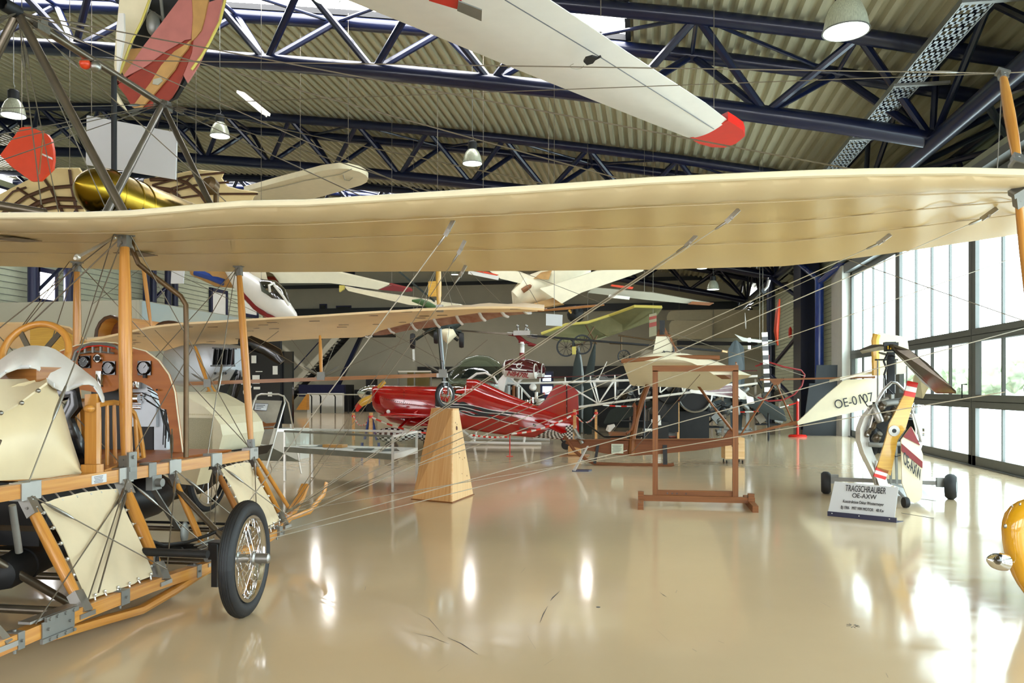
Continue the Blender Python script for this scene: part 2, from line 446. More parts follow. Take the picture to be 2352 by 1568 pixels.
# back wall windows
def bwin(n,px0,px1,y0,y1,m='gloss_black'):
    a=aty(px0,y0,56.44); b=aty(px1,y1,56.44); fr=MB()
    fr.box(((a.x+b.x)/2,56.44,(a.z+b.z)/2),(b.x-a.x+.2,.1,a.z-b.z+.2)); o=struct('window_%d'%n,fr,'navy')
    MB().box(((a.x+b.x)/2,56.38,(a.z+b.z)/2),(b.x-a.x,.05,a.z-b.z)).build('pane',m,o)
bwin(30,737,748,701,722); bwin(31,779,812,618,640); bwin(32,775,804,705,723)
# ---- hangar gates: leaf by leaf
LY=[28.5,23.35,18.25,13.15,8.05,2.95,-2.15]
for n in range(6):
    y1,y0=LY[n],LY[n+1]; fr=MB(); x=XR
    for z0,z1,d in ((.02,.22,.12),(1.22,1.5,.14),(2.62,2.89,.14),(5.35,5.55,.12)):
        fr.box((x,(y0+y1)/2,(z0+z1)/2),(d,y1-y0-.04,z1-z0))
    for y in (y0+.1,y1-.1): fr.box((x,y,2.78),(.12,.17,5.52))
    pw=(y1-y0-.4)/4; o=struct('door_%d'%(n+1),fr,'frame_grey')
    mu=MB()
    for k in (1,2,3): mu.box((x,y0+.2+pw*k,2.78),(.06,.05,5.4))
    mu.build('glazing_bar','frame_grey',o)
    for nm,z0,z1,mm in (('frosted_pane',.22,1.22,'pane_frosted'),('clear_pane',1.5,2.62,'clear_glass'),('frosted_pane',2.89,5.35,'pane_frosted')):
        MB().box((x+.03,(y0+y1)/2,(z0+z1)/2),(.012,y1-y0-.3,z1-z0)).build(nm,mm,o)
    g=MB(); g.box((x-.06,(y0+y1)/2,1.36),(.02,y1-y0-.1,.012)); g.box((x-.06,(y0+y1)/2,2.75),(.02,y1-y0-.1,.012)); g.build('rail_groove','iron_dark',o)
    if n in (1,2):
        h=MB(); yy=y0+.13; h.path([(x-.07,yy+.1,1.42),(x-.17,yy+.1,1.42),(x-.17,yy+.1,1.72),(x-.07,yy+.1,1.72)],.014); h.build('handle','iron_dark',o)
mb=MB(); mb.box((XR+.02,13,.012),(.3,31,.024)); struct('trim_5',mb,'frame_grey')
mb=MB(); mb.box((XR-.02,13,5.68),(.5,31,.3)); mb.box((XR-.35,13,5.95),(.3,31,.15)); struct('trim_6',mb,'frame_grey')
# ---- outside
mb=MB(); mb.box((60,30,-.35),(105,160,.2)); o=mb.build('apron','soil'); tag(o,'grey tarmac and pale grass outside behind the glass gates','ground',kind='structure')
mb=MB(); mb.box((90,55,-.22),(60,110,.06)); o=mb.build('meadow','grass'); tag(o,'pale green meadow beyond the tarmac','ground',kind='stuff')
def tree(i,x,y,h,label):
    t=thing('tree',label,'tree',(x,y,-.2),'trees outside the gates'); rnd=random.Random(i)
    MB().tube((x,y,-.2),(x,y,h*.5),.25,.14).build('trunk','bronze_tube',t)
    c=MB()
    for k in range(22):
        a=rnd.uniform(0,6.28); r=rnd.uniform(0,.42)*h
        c.ball((x+r*math.cos(a),y+r*math.sin(a),h*rnd.uniform(.3,.85)),(h*rnd.uniform(.12,.22),)*3,8,5)
    cr=c.build('crown','tree_leaf',t)
    tx=bpy.data.textures.new('leaf','CLOUDS'); tx.noise_scale=.8
    md=cr.modifiers.new('s','SUBSURF'); md.levels=md.render_levels=1
    d=cr.modifiers.new('d','DISPLACE'); d.texture=tx; d.strength=1.4
names=['broad pale green tree seen through the clear panes, farthest left outside','rounded pale tree outside beside the left tree','low pale tree outside behind the gate handle','tall pale green tree outside right of the thick gate post','pale bushy tree outside at the right edge of the view']
for i,(px,D,h) in enumerate(((2110,84,3.4),(2178,88,4.2),(2222,70,2.8),(2275,60,3.6),(2375,68,4.8))):
    p=at(px,890,D); tree(i,p.x,p.y,h,names[i])
# ---- roof trusses of blue tube
NX=[-32.9,-30.3,-27.7,-25.1,-22.5,-19.8,-17.2,-14.5,-11.9,-9.24,-6.48,-3.6,-.5,2.57,5.99]
def truss(y,label):
    t=thing('roof_truss',label,'roof truss',(-7,y,zc(-7)),'blue tubular roof trusses')
    def lo(x): return V((x,y,zc(x)))
    fx0=-36.2
    def hi(x,s): return V((x,y+s,zc(x)+1.52))
    tops=[-34.4]+[(NX[i]+NX[i+1])/2 for i in range(len(NX)-1)]+[7.4]
    fx=[fx0,-31,-26,-20,-17,-14,-11,-8,-5,-2,1,4,5.99]
    MB().path([lo(x) for x in fx],.2,12).build('bottom_chord','blue_steel',t)
    for s in (-1.0,1.0): MB().path([hi(x,s) for x in (fx0,-31,-26,-20,-17,-14,-11,-8,-5,-2,1,4,7.4)],.165,12).build('top_chord','blue_steel',t)
    for i,x in enumerate(NX):
        for tx in (tops[i],tops[i+1]):
            for s in (-1.0,1.0): MB().tube(lo(x),hi(tx,s),.088,n=8).build('brace','blue_steel',t)
    ic=MB()
    for k,x in enumerate(tops[1:-1]): ic.tube(hi(x,-1),hi(x,1),.05,n=8)
    for k in range(1,len(tops)-2): ic.tube(hi(tops[k],-1 if k%2 else 1),hi(tops[k+1],1 if k%2 else -1),.045,n=8)
    ic.build('cross_tubes','blue_steel',t)
tl=['blue tubular roof truss nearest above the camera','blue tubular roof truss under the bright skylight, crossing behind the white hanging wing','blue tubular roof truss in the middle, behind the pendant lamps','blue tubular roof truss further back under the second skylight','blue tubular roof truss closest to the back wall']
for y,lb in zip(TY,tl): truss(y,lb)
# longitudinal edge truss above the gates
t=thing('edge_truss','heavy blue tube girder running above the glass gates','girder',(6.4,20,6.5))
L1=lambda y:V((6.0,y,6.86)); L2=lambda y:V((7.6,y,6.75)); T1=lambda y:V((6.1,y,8.62)); T2=lambda y:V((8.4,y,8.0))
for fn,r in ((L1,.19),(L2,.15),(T1,.15),(T2,.12)): MB().tube(fn(-8),fn(56),r,n=14).build('girder_tube','blue_steel',t)
ys=[7.6+k*2.675 for k in range(-2,18)]
for k,y in enumerate(ys):
    a,b=(L1,T1) if k%2==0 else (T1,L1)
    y2=y+2.675
    for p,q in ((a(y),b(y2)),(L1(y),L2(y2)) if k%2 else (L2(y),L1(y2)),((L2(y),T2(y2)) if k%2 else (T2(y),L2(y2))),(L1(y),T2(y))):
        MB().tube(p,q,.075,n=8).build('brace','blue_steel',t)
    if k%2==0: MB().tube(T1(y),L1(y),.07,n=8).build('brace','blue_steel',t)
# perforated cable tray
t=thing('cable_tray','long perforated grey metal cable tray under the roof','cable tray',(5.4,18,7.9))
r=MB()
y0,y1=8,30; x=5.15
def zt(y): return 7.62
N=44
for k in range(N):
    ya=y0+(y1-y0)*k/N; 
    for q in range(5): r.box((x-.2+q*.1,ya+.22,7.72),(.035,.44,.012))
    r.box((x,ya+.05,7.72),(.46,.10,.012)); r.box((x,ya+.3,7.72),(.46,.08,.012))
r.build('tray_floor','perforated',t)
for s in (-1,1): MB().box((x+s*.24,(y0+y1)/2,7.77),(.02,y1-y0,.12)).build('tray_side','alu_dull',t)
for y in (10,13.5,17,20.5,24,27.5): MB().beam((x-.3,y,7.69),(x+.75,y,7.69),.1,.05).build('bracket','alu_dull',t)
# blue columns against the right wall
def lattice(name,label,X,Y,w,ztop,d=(0,1),n=4,r=.13):
    t=thing(name,label,'column',(X,Y,0),'blue steel columns'); D=V((d[0],d[1],0))
    a=V((X,Y,0)); b=a+D*w
    for p in (a,b): MB().tube(p,p+V((0,0,ztop)),r,n=12).build('post','blue_steel',t)
    for k in range(n):
        z0=ztop*k/n+.3; z1=ztop*(k+1)/n; 
        p,q=((a,b) if k%2 else (b,a))
        MB().tube(p+V((0,0,z0)),q+V((0,0,z1)),.09,n=8).build('brace','blue_steel',t)
    return t
lattice('lattice_column','blue lattice steel column before the siding wall left of the white pier',5.7,38.8,-.0001+5.2,6.8,(.18,-.98),3,.2)
t=thing('column','glossy blue round column beside the white pier','column',(6.3,30.6,0)); MB().tube((6.2,30.6,0),(6.2,30.6,5.7),.16,n=16).build('post','blue_bright',t)
MB().tube((6.2,30.6,5.6),(5.9,34,6.9),.12).build('brace','blue_bright',t); MB().tube((6.2,30.6,5.5),(7.2,26,6.6),.12).build('brace','blue_bright',t)
t=thing('column','thick dark blue column against the siding wall','column',(6.4,33.4,0)); MB().box((6.3,33.6,3.4),(.7,1.6,6.8)).build('post','blue_steel',t)
t=thing('lattice_column','dark lattice column standing by the gallery wall windows','column',(-19.5,20,0)); 
for px in (336,352,386,402):
    p=atx(px,800,-19.4); MB().tube((p.x,p.y,3),(p.x,p.y,7.0),.13).build('post','navy',t)
a=atx(340,800,-19.4); b=atx(402,800,-19.4)
for k in range(2): MB().tube((a.x,(a.y if k%2 else b.y),3.6+k*1.3),(a.x,(b.y if k%2 else a.y),4.9+k*1.3),.07).build('brace','navy',t)
# far-left window lattice
t=thing('lattice_column','blue lattice column in front of the bright left window','column',(-19.4,16,3))
a=atx(76,800,-19.4); b=atx(158,800,-19.4)
for q in (a,b): MB().tube((q.x,q.y,3),(q.x,q.y,7.0),.16).build('post','navy',t)
for k in range(2): MB().tube((a.x,(a.y if k%2 else b.y),3.2+k*1.4),(a.x,(b.y if k%2 else a.y),4.6+k*1.4),.06).build('brace','blue_steel',t)
# ---- pendant lamps
def lamp_proto(p,s,label):
    t=thing('pendant_lamp',label,'lamp',p,'industrial pendant lamps'); p=V(p)
    MB().lathe([(.24*s,0),(.235*s,.06*s),(.215*s,.16*s),(.17*s,.27*s),(.12*s,.33*s),(.10*s,.35*s),(.10*s,.36*s)],p,(0,0,1),24,caps=False).build('reflector','lamp_glass',t)
    MB().lathe([(.252*s,-.012),(.252*s,.01),(.235*s,.014),(.235*s,-.012)],p,(0,0,1),24,caps=False).build('rim','alu_dull',t)
    MB().lathe([(.236*s,-.012),(.236*s,.0)],p,(0,0,1),24).build('diffuser','lamp_glow',t)
    MB().lathe([(.11*s,.35*s),(.115*s,.37*s),(.115*s,.52*s),(.09*s,.55*s),(.03,.56*s)],p,(0,0,1),16).build('ballast_housing','iron_dark',t)
    MB().path([p+V((0,0,.55*s)),p+V((.03,0,.62*s)),p+V((0,0,.7*s)),p+V((0,0,3.2))],.008,6).build('cord','alu_dull',t)
    L=bpy.data.lights.new('bulb','AREA'); L.shape='DISK'; L.size=.42*s; L.energy=LAMPW if p.y>34 else 1.5; L.color=(1,.98,.9); lo=bpy.data.objects.new('bulb',L); COL.objects.link(lo); lo.location=p-V((0,0,.02)); lo.parent=t; lo.matrix_parent_inverse=Matrix.Translation(-p)
    return t
LAMPW=90
m=mat('lamp_glass','b9bda8',.3,metal=.3,var=.25,scale=3,stretch=(30,30,.1))
lamps=[((1943,72,11.6),1.0,'largest pendant lamp, upper right, glowing before the blue girder'),
 ((31,265,16.5),.95,'pendant lamp at the far left above the orange tail plate'),
 ((505,312,19.5),.95,'pendant lamp hanging right of the striped hull'),
 ((1085,375,19.0),.95,'pendant lamp hanging at the centre under the corrugated roof'),
 ((1638,664,31),.95,'small distant pendant lamp under the wing, right of the hanging gliders'),
 ((750,-4,13.8),.95,'pendant lamp cut off by the upper picture edge'),
 ((1306,619,33),.95,'distant pendant lamp mostly hidden by the big wing')]
for (px,py,D),s,lb in lamps: lamp_proto(at(px,py,D),s*(1.32 if px==1943 else 1.0),lb)
for k,(x,y,z,lb) in enumerate(((-15,36,8.6,'far left'),(-9,40,8.4,'far left of centre'),(-3,40,8.0,'far centre'),(2.5,38,7.2,'far right'),(-20,46,9.0,'furthest left'),(-12,49,8.8,'furthest centre'),(-4,49,8.4,'furthest right'),
  )):
    lamp_proto((x,y,z),.95,'added unseen pendant lamp at the %s of the hall behind the big wing'%lb)  # added lamps out of view, put in to brighten the back of the hall
# fluorescent fixture
a=at(552,212,22); b=at(612,262,21)
t=thing('strip_light','slim white strip light under the corrugated roof','lamp',(a+b)/2)
d=V((0,1,0)); c=(a+b)/2
MB().beam(a,b,.22,.07).build('housing','white_paint',t); MB().tube(a-V((0,0,.06)),b-V((0,0,.06)),.02).build('tube','white_paint',t)
# stairs at the back
t=thing('staircase','dark steel staircase rising to the right along the back wall','staircase',aty(700,940,50))
A=aty(652,938,52); B=aty(802,772,52)
for dy in (0,1.6): MB().beam(A+V((0,-dy,.1)),B+V((0,-dy,.1)),.1,.35).build('stringer','wall_grey' if dy else 'iron_dark',t)
for k in range(24):
    p=A.lerp(B,(k+.5)/24); MB().box((p.x,p.y-.8,p.z+.1),(.34,1.5,.05)).build('step','iron_dark',t)
for dy in (0,1.6): MB().tube(A+V((0,-dy,1.1)),B+V((0,-dy,1.1)),.04).build('handrail','blue_steel',t)
MB().box((B.x+1.6,B.y-.8,B.z),(3.4,1.8,.2)).build('landing','iron_dark',t)
MB().beam((A.x+3.4,A.y-.8,0),(B.x+1.2,B.y-.8,B.z),.25,.25).build('prop','blue_steel',t)
# camera / world
cam=bpy.data.cameras.new('camera'); co=bpy.data.objects.new('camera',cam); COL.objects.link(co)
co.location=(0,0,H); co.rotation_euler=(PI/2,0,PSI); cam.sensor_width=36; cam.lens=F/2352*36; cam.shift_y=106/2352; cam.clip_end=400
sc=bpy.context.scene; sc.camera=co
w=bpy.data.worlds.new('world'); sc.world=w; w.use_nodes=True; wn=w.node_tree.nodes; wl_=w.node_tree.links
bg=wn['Background']; tcw=wn.new('ShaderNodeTexCoord'); sx=wn.new('ShaderNodeSeparateXYZ'); rp=wn.new('ShaderNodeValToRGB')
wl_.new(tcw.outputs['Generated'],sx.inputs[0]); wl_.new(sx.outputs['Z'],rp.inputs[0]); wl_.new(rp.outputs[0],bg.inputs[0])
rp.color_ramp.elements[0].color=(.95,.98,1,1); rp.color_ramp.elements[1].color=(.7,.85,1,1); bg.inputs[1].default_value=4.5
sc.view_settings.view_transform='Standard'; sc.view_settings.look='None'; sc.view_settings.gamma=1; sc.view_settings.exposure=0.25
# ================================================= large early aeroplane in the foreground
XR_=-4.08; XL_=-6.12; CX=-5.1
ap=thing('pioneer_aeroplane','pioneer aeroplane of ash and cream fabric in the left foreground, its wing crossing the picture','aeroplane',(CX,6,0))
NE=[(-500,500),(-150,500),(0,500),(185,499),(300,495),(370,489),(480,479),(560,473),(700,471),(830,463),(960,455),(1210,440),(1500,420),(1700,411),(1850,405),(2000,401),(2200,399),(2352,403),(2560,412)]
FE=[(-500,600,8.3),(-150,608,8.3),(0,611,8.3),(185,616,8.3),(300,620,8.3),(600,625,8.3),(1200,622,8.3),(1500,619,8.3),(1800,611,8.25),(1900,601,7.96),(2000,588,7.7),(2100,574,7.4),(2200,559,7.14),(2300,544,6.87),(2352,535,6.76),(2560,500,6.35)]
SEC=[(0,0),(.02,-.03),(.08,-.045),(.13,-.032),(.16,-.02),(.3,.02),(.5,.045),(.7,.035),(.85,.01),(1,0)]
def wing_near(px): return aty(px,interp(NE,px),5.06)
def wing_far(px): return aty(px,interp([(a,b) for a,b,c in FE],px),interp([(a,c) for a,b,c in FE],px))
def wing_pt(px,t):
    a=wing_near(px); b=wing_far(px); p=a.lerp(b,t); p.z+=interp(SEC,t); return p
pxs=[]; x=-480
while x<2561: pxs.append(x); x+=20
w=MB(); R=[]
for i,px in enumerate(pxs):
    sag=.012*(math.cos(2*PI*i/6)) ; ring=[]
    rip=random.uniform(-.004,.004)
    for t,_ in SEC:
        p=wing_pt(px,t); p.z+=sag*math.sin(PI*t)+rip*math.sin(PI*t); 
        if t==0: p.y+=.02*math.cos(2*PI*i/6)
        ring.append(p)
    for t,_ in SEC[::-1]:
        if 0<t<1 or t==0:
            p=wing_pt(px,t); p.z+=.028+.075*math.sin(PI*min(1,t*1.0))**.7 if t>0 else .03; ring.append(p)
    R.append(ring)
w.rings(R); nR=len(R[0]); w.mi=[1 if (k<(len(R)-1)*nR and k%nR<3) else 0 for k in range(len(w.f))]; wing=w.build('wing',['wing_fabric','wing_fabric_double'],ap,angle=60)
sm=MB()
for t in (.13,.42,.66):
    sm.path([wing_pt(px,t)-V((0,0,.004+.010)) for px in range(-480,2500,20)],.004,5,flat=2.5)
sm.build('seam','wing_seam' if 'wing_seam' in MATS else 'cream_cloth',wing)
ed=MB(); ed.path([wing_near(px)+V((0,-.004,.014)) for px in range(-480,2561,20)],.024,8); ed.build('edge_binding','cream_paint',wing)
pt=MB()
for px,t,s in ((20,.33,.55),(300,.62,.45)):
    pt.mark(); a=[wing_pt(px-90*s,t)-V((0,0,.02)),wing_pt(px+10,t-.04)-V((0,0,.02)),wing_pt(px+140*s,t+.05)-V((0,0,.02)),wing_pt(px+60*s,t+.08)-V((0,0,.02))]
    pt.prism(a,(0,0,.004))
pt.build('inspection_flap','bronze_tube',wing)
def up(px,py,z=None):   # point on the underside seen at this pixel
    a=wing_near(px); lo,hi=0,1
    for k in range(20):
        m=(lo+hi)/2; p=wing_pt(px,m); D=-p.x*SP+p.y*CP; y=890-(p.z-H)*F/D
        if y<py: lo=m
        else: hi=m
    return wing_pt(px,(lo+hi)/2)
# wing struts with metal sockets
def strut(a,b,w_,t_=None,m='ash',name='wing_strut'):
    s=MB().strut(a,b,w_,t_,up=(0,1,0)).build(name,m,ap)
    a=V(a); b=V(b); d=(b-a).normalized()
    for p,q in ((a,d),(b,-d)):
        k=MB(); k.beam(p-q*.02,p+q*.11,w_*.72,w_*.62,up=(0,1,0)); k.beam(p-q*.02,p+q*.015,w_*1.15,w_*.75,up=(0,1,0)); 
        for zz in (.03,.08): k.tube(p+q*zz-V((0,w_*.42,0)),p+q*zz+V((0,w_*.42,0)),.009,n=6)
        k.build('socket','alu_dull',s)
    return s
s1t=up(286,538); s2t=up(548,610)
s1b=V((XR_,5.72,1.0)); s2b=V((XR_,7.75,1.0))
strut(s1t,s1b,.115,.085); strut(s2t,s2b,.085,.07)
s3t=V((XL_,7.75,up(197,604).z)); strut(s3t,(XL_,7.75,1.0),.095,.075); 
s4t=V((XL_,5.72,2.9)); strut(s4t,(XL_,5.72,1.0),.115,.085)
# right kingpost through the outer wing
k0=at(2303,168,5.75); k1=up(2338,432); k2=at(2392,900,5.95)
strut(k0,k1+V((0,0,.14)),.075,.06,name='kingpost'); strut(k1-V((0,0,.02)),k2,.075,.06,name='kingpost')
# longerons, skids, landing frame
def lon(X,name='longeron'):
    o=MB().beam((X,1.6,.985),(X,8.3 if X<-5 else 7.82,.955),.075,.095).build(name,'ash',ap); 
    return o
lr=lon(XR_); ll=lon(XL_)
def skid(X,s):
    pts=[(X,2.2,.20),(X,3.8,.19),(X,4.6,.205),(X,5.3,.20),(X,6.1,.165),(X,6.8,.17),(X-.02*s,7.3,.22),(X-.04*s,7.7,.33),(X-.05*s,8.0,.48),(X-.05*s,8.12,.6)]
    m=MB(); n=len(pts); R=[]
    for i,p in enumerate(pts):
        d=(V(pts[min(i+1,n-1)])-V(pts[max(i-1,0)])).normalized(); sd=V((1,0,0)); t=sd.cross(d); t*=1 if t.z>0 else -1
        h=.085 if i<6 else .085-.012*(i-5)
        q=V(p); R.append([q-sd*.04-t*h/2,q+sd*.04-t*h/2,q+sd*.04+t*h/2,q-sd*.04+t*h/2])
    m.rings(R); o=m.build('skid','ash',ap)
    sp=MB(); sp.path([V((X,4.35,.13)),V((X,4.8,.09)),V((X,5.2,.05)),V((X,5.6,.085)),V((X,5.95,.13)),V((X,6.25,.15))],.034,8,flat=1.3); sp.build('leaf_skid','ash',o)
    b=MB()
    for y,L in ((4.05,.05),(4.98,.09),(5.9,.06),(6.3,.05),(7.35,.07)): 
        b.mark(); zz=interp([(p[1],p[2]) for p in pts],y); b.box((X,y,zz),(.092,L,.1)); b.tube((X-.06,y,zz),(X+.06,y,zz),.009,n=6)
        b.tube((X,y,zz-.08),(X,y,zz+.06),.01,n=6)
    b.build('clamp','alu_dull',o)
    f=MB(); f.box((X+.046*s,4.34,.20),(.008,.27,.10)); f.box((X+.055*s,4.36,.262),(.02,.27,.028)); f.box((X+.055*s,4.32,.14),(.02,.26,.028))
    for zz in (.262,.14):
        for yy in (4.25,4.31,4.38,4.45): f.tube((X+.05*s,yy,zz),(X+.075*s,yy,zz),.011,n=8)
    f.tube((X+.04*s,4.25,.2),(X+.065*s,4.25,.2),.009,n=8); f.tube((X+.04*s,4.43,.2),(X+.065*s,4.43,.2),.009,n=8)
    f.build('splice_plate','alu_dull',o)
    f=MB(); f.box((X,4.32,.27),(.08,.4,.015)); f.build('top_plate','alu',o)
    return o
skid(-3.6,1); skid(-6.6,-1)
LEGS=[(3.75,3.95),(4.68,4.60),(5.66,5.45),(6.32,6.10),(7.0,6.85),(7.72,7.50)]
legs={}
for s,X0,X1 in ((1,XR_,-3.6),(-1,XL_,-6.6)):
    for i,(yt,yb) in enumerate(LEGS):
        a=V((X0,yt,.93)); b=V((X1,yb,.24 if yb<7.4 else .31)); legs[(s,i)]=(a,b)
        wd=.088 if i in (1,2) else .062
        if i==2: wd=.1
        L=MB().strut(a,b,wd,wd*.75,up=(0,1,0),ends=.62).build('undercarriage_leg','ash' if i!=4 else 'ash_dark',ap)
        d=(b-a).normalized(); k=MB(); k.beam(a-d*.06,a+d*.15,wd*.85,wd*.8,up=(0,1,0)); k.box((X0,yt,.965),(.095,.17,.118))
        k.mark(); k.beam(b-d*.10,b+d*.05,wd*.85,wd*.8,up=(0,1,0)); k.box((X1,b.y,b.z-.05),(.1,.14,.03))
        for q in (.03,.09): k.tube(a+d*q-V((.0,wd*.5,0)),a+d*q+V((0,wd*.5,0)),.01,n=6); k.tube(a+d*q-V((wd*.5,0,0)),a+d*q+V((wd*.5,0,0)),.01,n=6)
        k.build('socket','alu',L)
# extra forward leg
a=V((XR_+.02,7.85,.9)); b=V((-3.62,7.75,.34)); MB().strut(a,b,.05,.04,ends=.7).build('undercarriage_leg','ash',ap)
# shackle plate let into leg 2
p=legs[(1,2)][0].lerp(legs[(1,2)][1],.84); m=MB(); m.box(p+V((.035,-.03,0)),(.012,.05,.17)); m.build('cable_slot','alu_dull',ap); MB().ball(p+V((.045,-.03,0)),(.012,.02,.05),10,6).build('pulley','iron_dark',ap)
# canvas panels laced between legs
def panel(i,j,X0,X1,s,lab):
    a0,b0=legs[(s,i)]; a1,b1=legs[(s,j)]; rows=[]
    for u in range(13):
        q=.08+.84*u/12; col=[]
        for v in range(13):
            r=.10+.86*v/12
            p=a0.lerp(b0,r).lerp(a1.lerp(b1,r),q)
            rr=-.10*abs(q-.5)*0; p.x+=.03*math.sin(u*1.9+v*.5)*.35+.02*math.sin(PI*r)*math.sin(PI*q); 
            p.z+= .03*math.sin(PI*q)*(1 if v==0 else -.6 if v==12 else 0)
            p.y+=.025*(math.sin(PI*r))*(-1 if u==12 else 1 if u==0 else 0)
            col.append(p)
        rows.append(col)
    m=MB(); m.sheet(rows,.006); o=m.build('canvas_panel','cream_cloth',ap,angle=70,label='cream canvas panel laced between the undercarriage legs')
    h=MB()
    for u in range(1,12,2):
        p=rows[u][0]; t=V((X0,p.y,.915)); h.mark(); h.tube(p-V((0,0,.02)),t,.0065,n=6); h.ball(p-V((-.006,0,.02)),.012,6,4)
        p=rows[u][12]; t=V((X1,p.y,.235)); h.mark(); h.tube(p+V((0,0,.02)),t,.0065,n=6); h.ball(p+V((.006,0,.02)),.012,6,4)
    for v in range(1,12,2):
        p=rows[0][v]; h.mark(); h.ball(p+V((0,-.02,0)),.014,7,4); h.tube(p,p+V((0,-.05,0)),.005,n=5)
        p=rows[12][v]; h.mark(); h.ball(p+V((0,.01,0)),.014,7,4); h.tube(p,p+V((0,.05,0)),.005,n=5)
    h.build('lacing_hook','steel_light',o)
panel(1,2,XR_,-3.6,1,''); panel(4,5,XR_,-3.6,1,''); panel(1,2,XL_,-6.6,-1,''); 
# longeron brackets and id plate
m=MB()
for y in (4.35,4.72,6.0,6.3,6.95,7.72): m.mark(); m.box((XR_,y,.97),(.09,.10,.118))
m.mark(); m.box((XR_+.01,4.2,.97),(.11,.12,.13)); m.build('longeron_clamp','alu_dull',lr)
m=MB(); m.box((XR_+.04,5.35,.968),(.006,.16,.062)); pl=m.build('maker_plate','white_sign',lr)
m=MB()
for k in range(5): m.box((XR_+.0435,5.34,.988-.011*k),(.001,.10-.01*(k%3),.004))
m.build('engraving','dark_ink',pl)
m=MB(); m.box((XR_+.05,5.72,1.03),(.02,.1,.22)); m.tube((XR_+.05,5.72,1.1),(XR_+.075,5.72,1.1),.014,n=8); m.build('strut_fitting','alu_dull',lr)
m=MB(); m.box((XR_+.02,6.05,.86),(.06,.13,.12)); m.tube((XR_+.04,6.05,.86),(XR_+.10,6.05,.86),.035,n=14); m.build('axle_bracket','alu_dull',ap)
m=MB(); m.beam((XR_+.0,6.05,.82),(XR_+.05,6.35,.42),.06,.01); m.ball((XR_+.08,6.4,.38),(.02,.06,.1)); m.build('brake_lever','alu_dull',ap)
# cross beams, floor boards
for y in (3.6,4.68,5.66,6.32,7.0,7.72): MB().beam((XL_,y,.94),(XR_,y,.94),.06,.08).build('cross_beam','ash',ap)
for y in (3.95,4.6,5.45,6.1,7.5): MB().tube((-6.6,y,.2),(-3.6,y,.2),.028).build('cross_tube','tube_steel',ap)
m=MB(); m.box((CX,6.7,1.0),(1.7,1.9,.02)); m.build('floor_board','ply',ap)
# diagonal steel tubes and dark running gear
def tb(a,b,r,m_='tube_steel',nm='frame_tube'): return MB().tube(a,b,r,n=12).build(nm,m_,ap)
tb(at(-40,1270,5.2),at(155,1382,5.6),.028); tb((XR_,6.3,.84),at(520,1243,6.6),.025); tb(at(28,1160,5.0),at(44,1268,5.1),.022,'alu_dull')
tb(at(330,1255,7.1),at(505,1262,6.7),.045,'black','axle_beam'); tb(at(330,1198,7.3),at(520,1203,7.0),.012,'iron_dark')
m=MB(); m.lathe([(.03,0),(.10,.05),(.115,.12),(.115,.3),(.123,.31),(.123,.35),(.115,.36),(.115,.9)],at(-10,1325,5.25),at(135,1255,6.1)-at(-10,1325,5.25),20); m.build('exhaust_silencer','iron_dark',ap)
m=MB(); m.box(at(500,1262,6.45),(.10,.12,.14)); m.box(at(497,1297,6.4),(.05,.07,.34)); m.box(at(513,1300,6.2),(.03,.07,.3)); m.build('shock_absorber','black',ap)
m=MB(); m.box((CX,6.3,.72),(.8,1.4,.34)); m.ball((CX+.2,6.9,.62),(.4,.5,.25)); m.box((CX,4.2,.55),(1.2,1.4,.3)); m.beam((XL_,4.9,.62),(XR_,4.9,.62),.2,.1); m.build('gearbox','black',ap)
MB().path([at(303,1172,6.3),at(312,1215,6.2),at(335,1238,6.2),at(375,1252,6.3),at(430,1245,6.5),at(480,1228,6.6),at(530,1205,6.7)],.014,8).build('cable_hose','black',ap)
# wood frame pieces low at left
MB().beam(at(0,1240,5.6),at(110,1225,6.1),.05,.08).build('cross_beam','ash_dark',ap)
# wheels
def wheel(c,toe,s):
    c=V(c); ax=V((math.cos(toe),-math.sin(toe)*s,0)) if s>0 else V((-math.cos(toe),-math.sin(toe),0))
    R_=.415; d,sd,t=frame(ax)
    m=MB(); rg=[]
    for k in range(48):
        a=2*PI*k/48; e=sd*math.cos(a)+t*math.sin(a); rg.append([c+e*(R_-.056+.056*math.cos(b))+d*.055*math.sin(b) for b in [2*PI*q/14 for q in range(14)]])
    rg.append(rg[0]); m.rings(rg,caps=False); ty=m.build('wheel','rubber',ap,label='black rubber tyre on a chrome spoked wheel')
    g=MB()
    for off in (-.03,-.015,0,.015,.03):
        rr=R_-.056+.0565*math.cos(math.asin(off/.055)); g.path([c+(sd*math.cos(2*PI*k/48)+t*math.sin(2*PI*k/48))*rr+d*off for k in range(48)],.003,4,closed=True)
    g.build('tread','black',ty)
    r=MB(); r.lathe([(.285,-.045),(.31,-.045),(.312,-.03),(.285,-.005),(.285,.005),(.312,.03),(.31,.045),(.285,.045),(.272,.01),(.272,-.01),(.285,-.045)],c,d,48,caps=False); r.build('rim','chrome',ty)
    sp=MB()
    for k in range(36):
        a=2*PI*k/36; o=.38*(1 if k%2 else -1); e1=sd*math.cos(a)+t*math.sin(a); e2=sd*math.cos(a+o*2)+t*math.sin(a+o*2); q=(1 if k%4<2 else -1)
        sp.tube(c+e1*.28,c+e2*.045+d*.055*q,.0028,n=5)
    sp.build('spokes','chrome',ty)
    h=MB(); h.lathe([(.03,-.12),(.03,-.08),(.05,-.07),(.05,-.05),(.032,-.04),(.032,.04),(.05,.05),(.05,.07),(.036,.08),(.036,.17),(.02,.18)],c,d,20); h.build('hub','alu',ty)
wheel((-2.87,5.36,.415),-.13,1); wheel((-7.33,5.36,.415),.13,-1)
MB().tube((-7.0,5.45,.42),(-3.2,5.42,.42),.03).build('axle','iron_dark',ap)
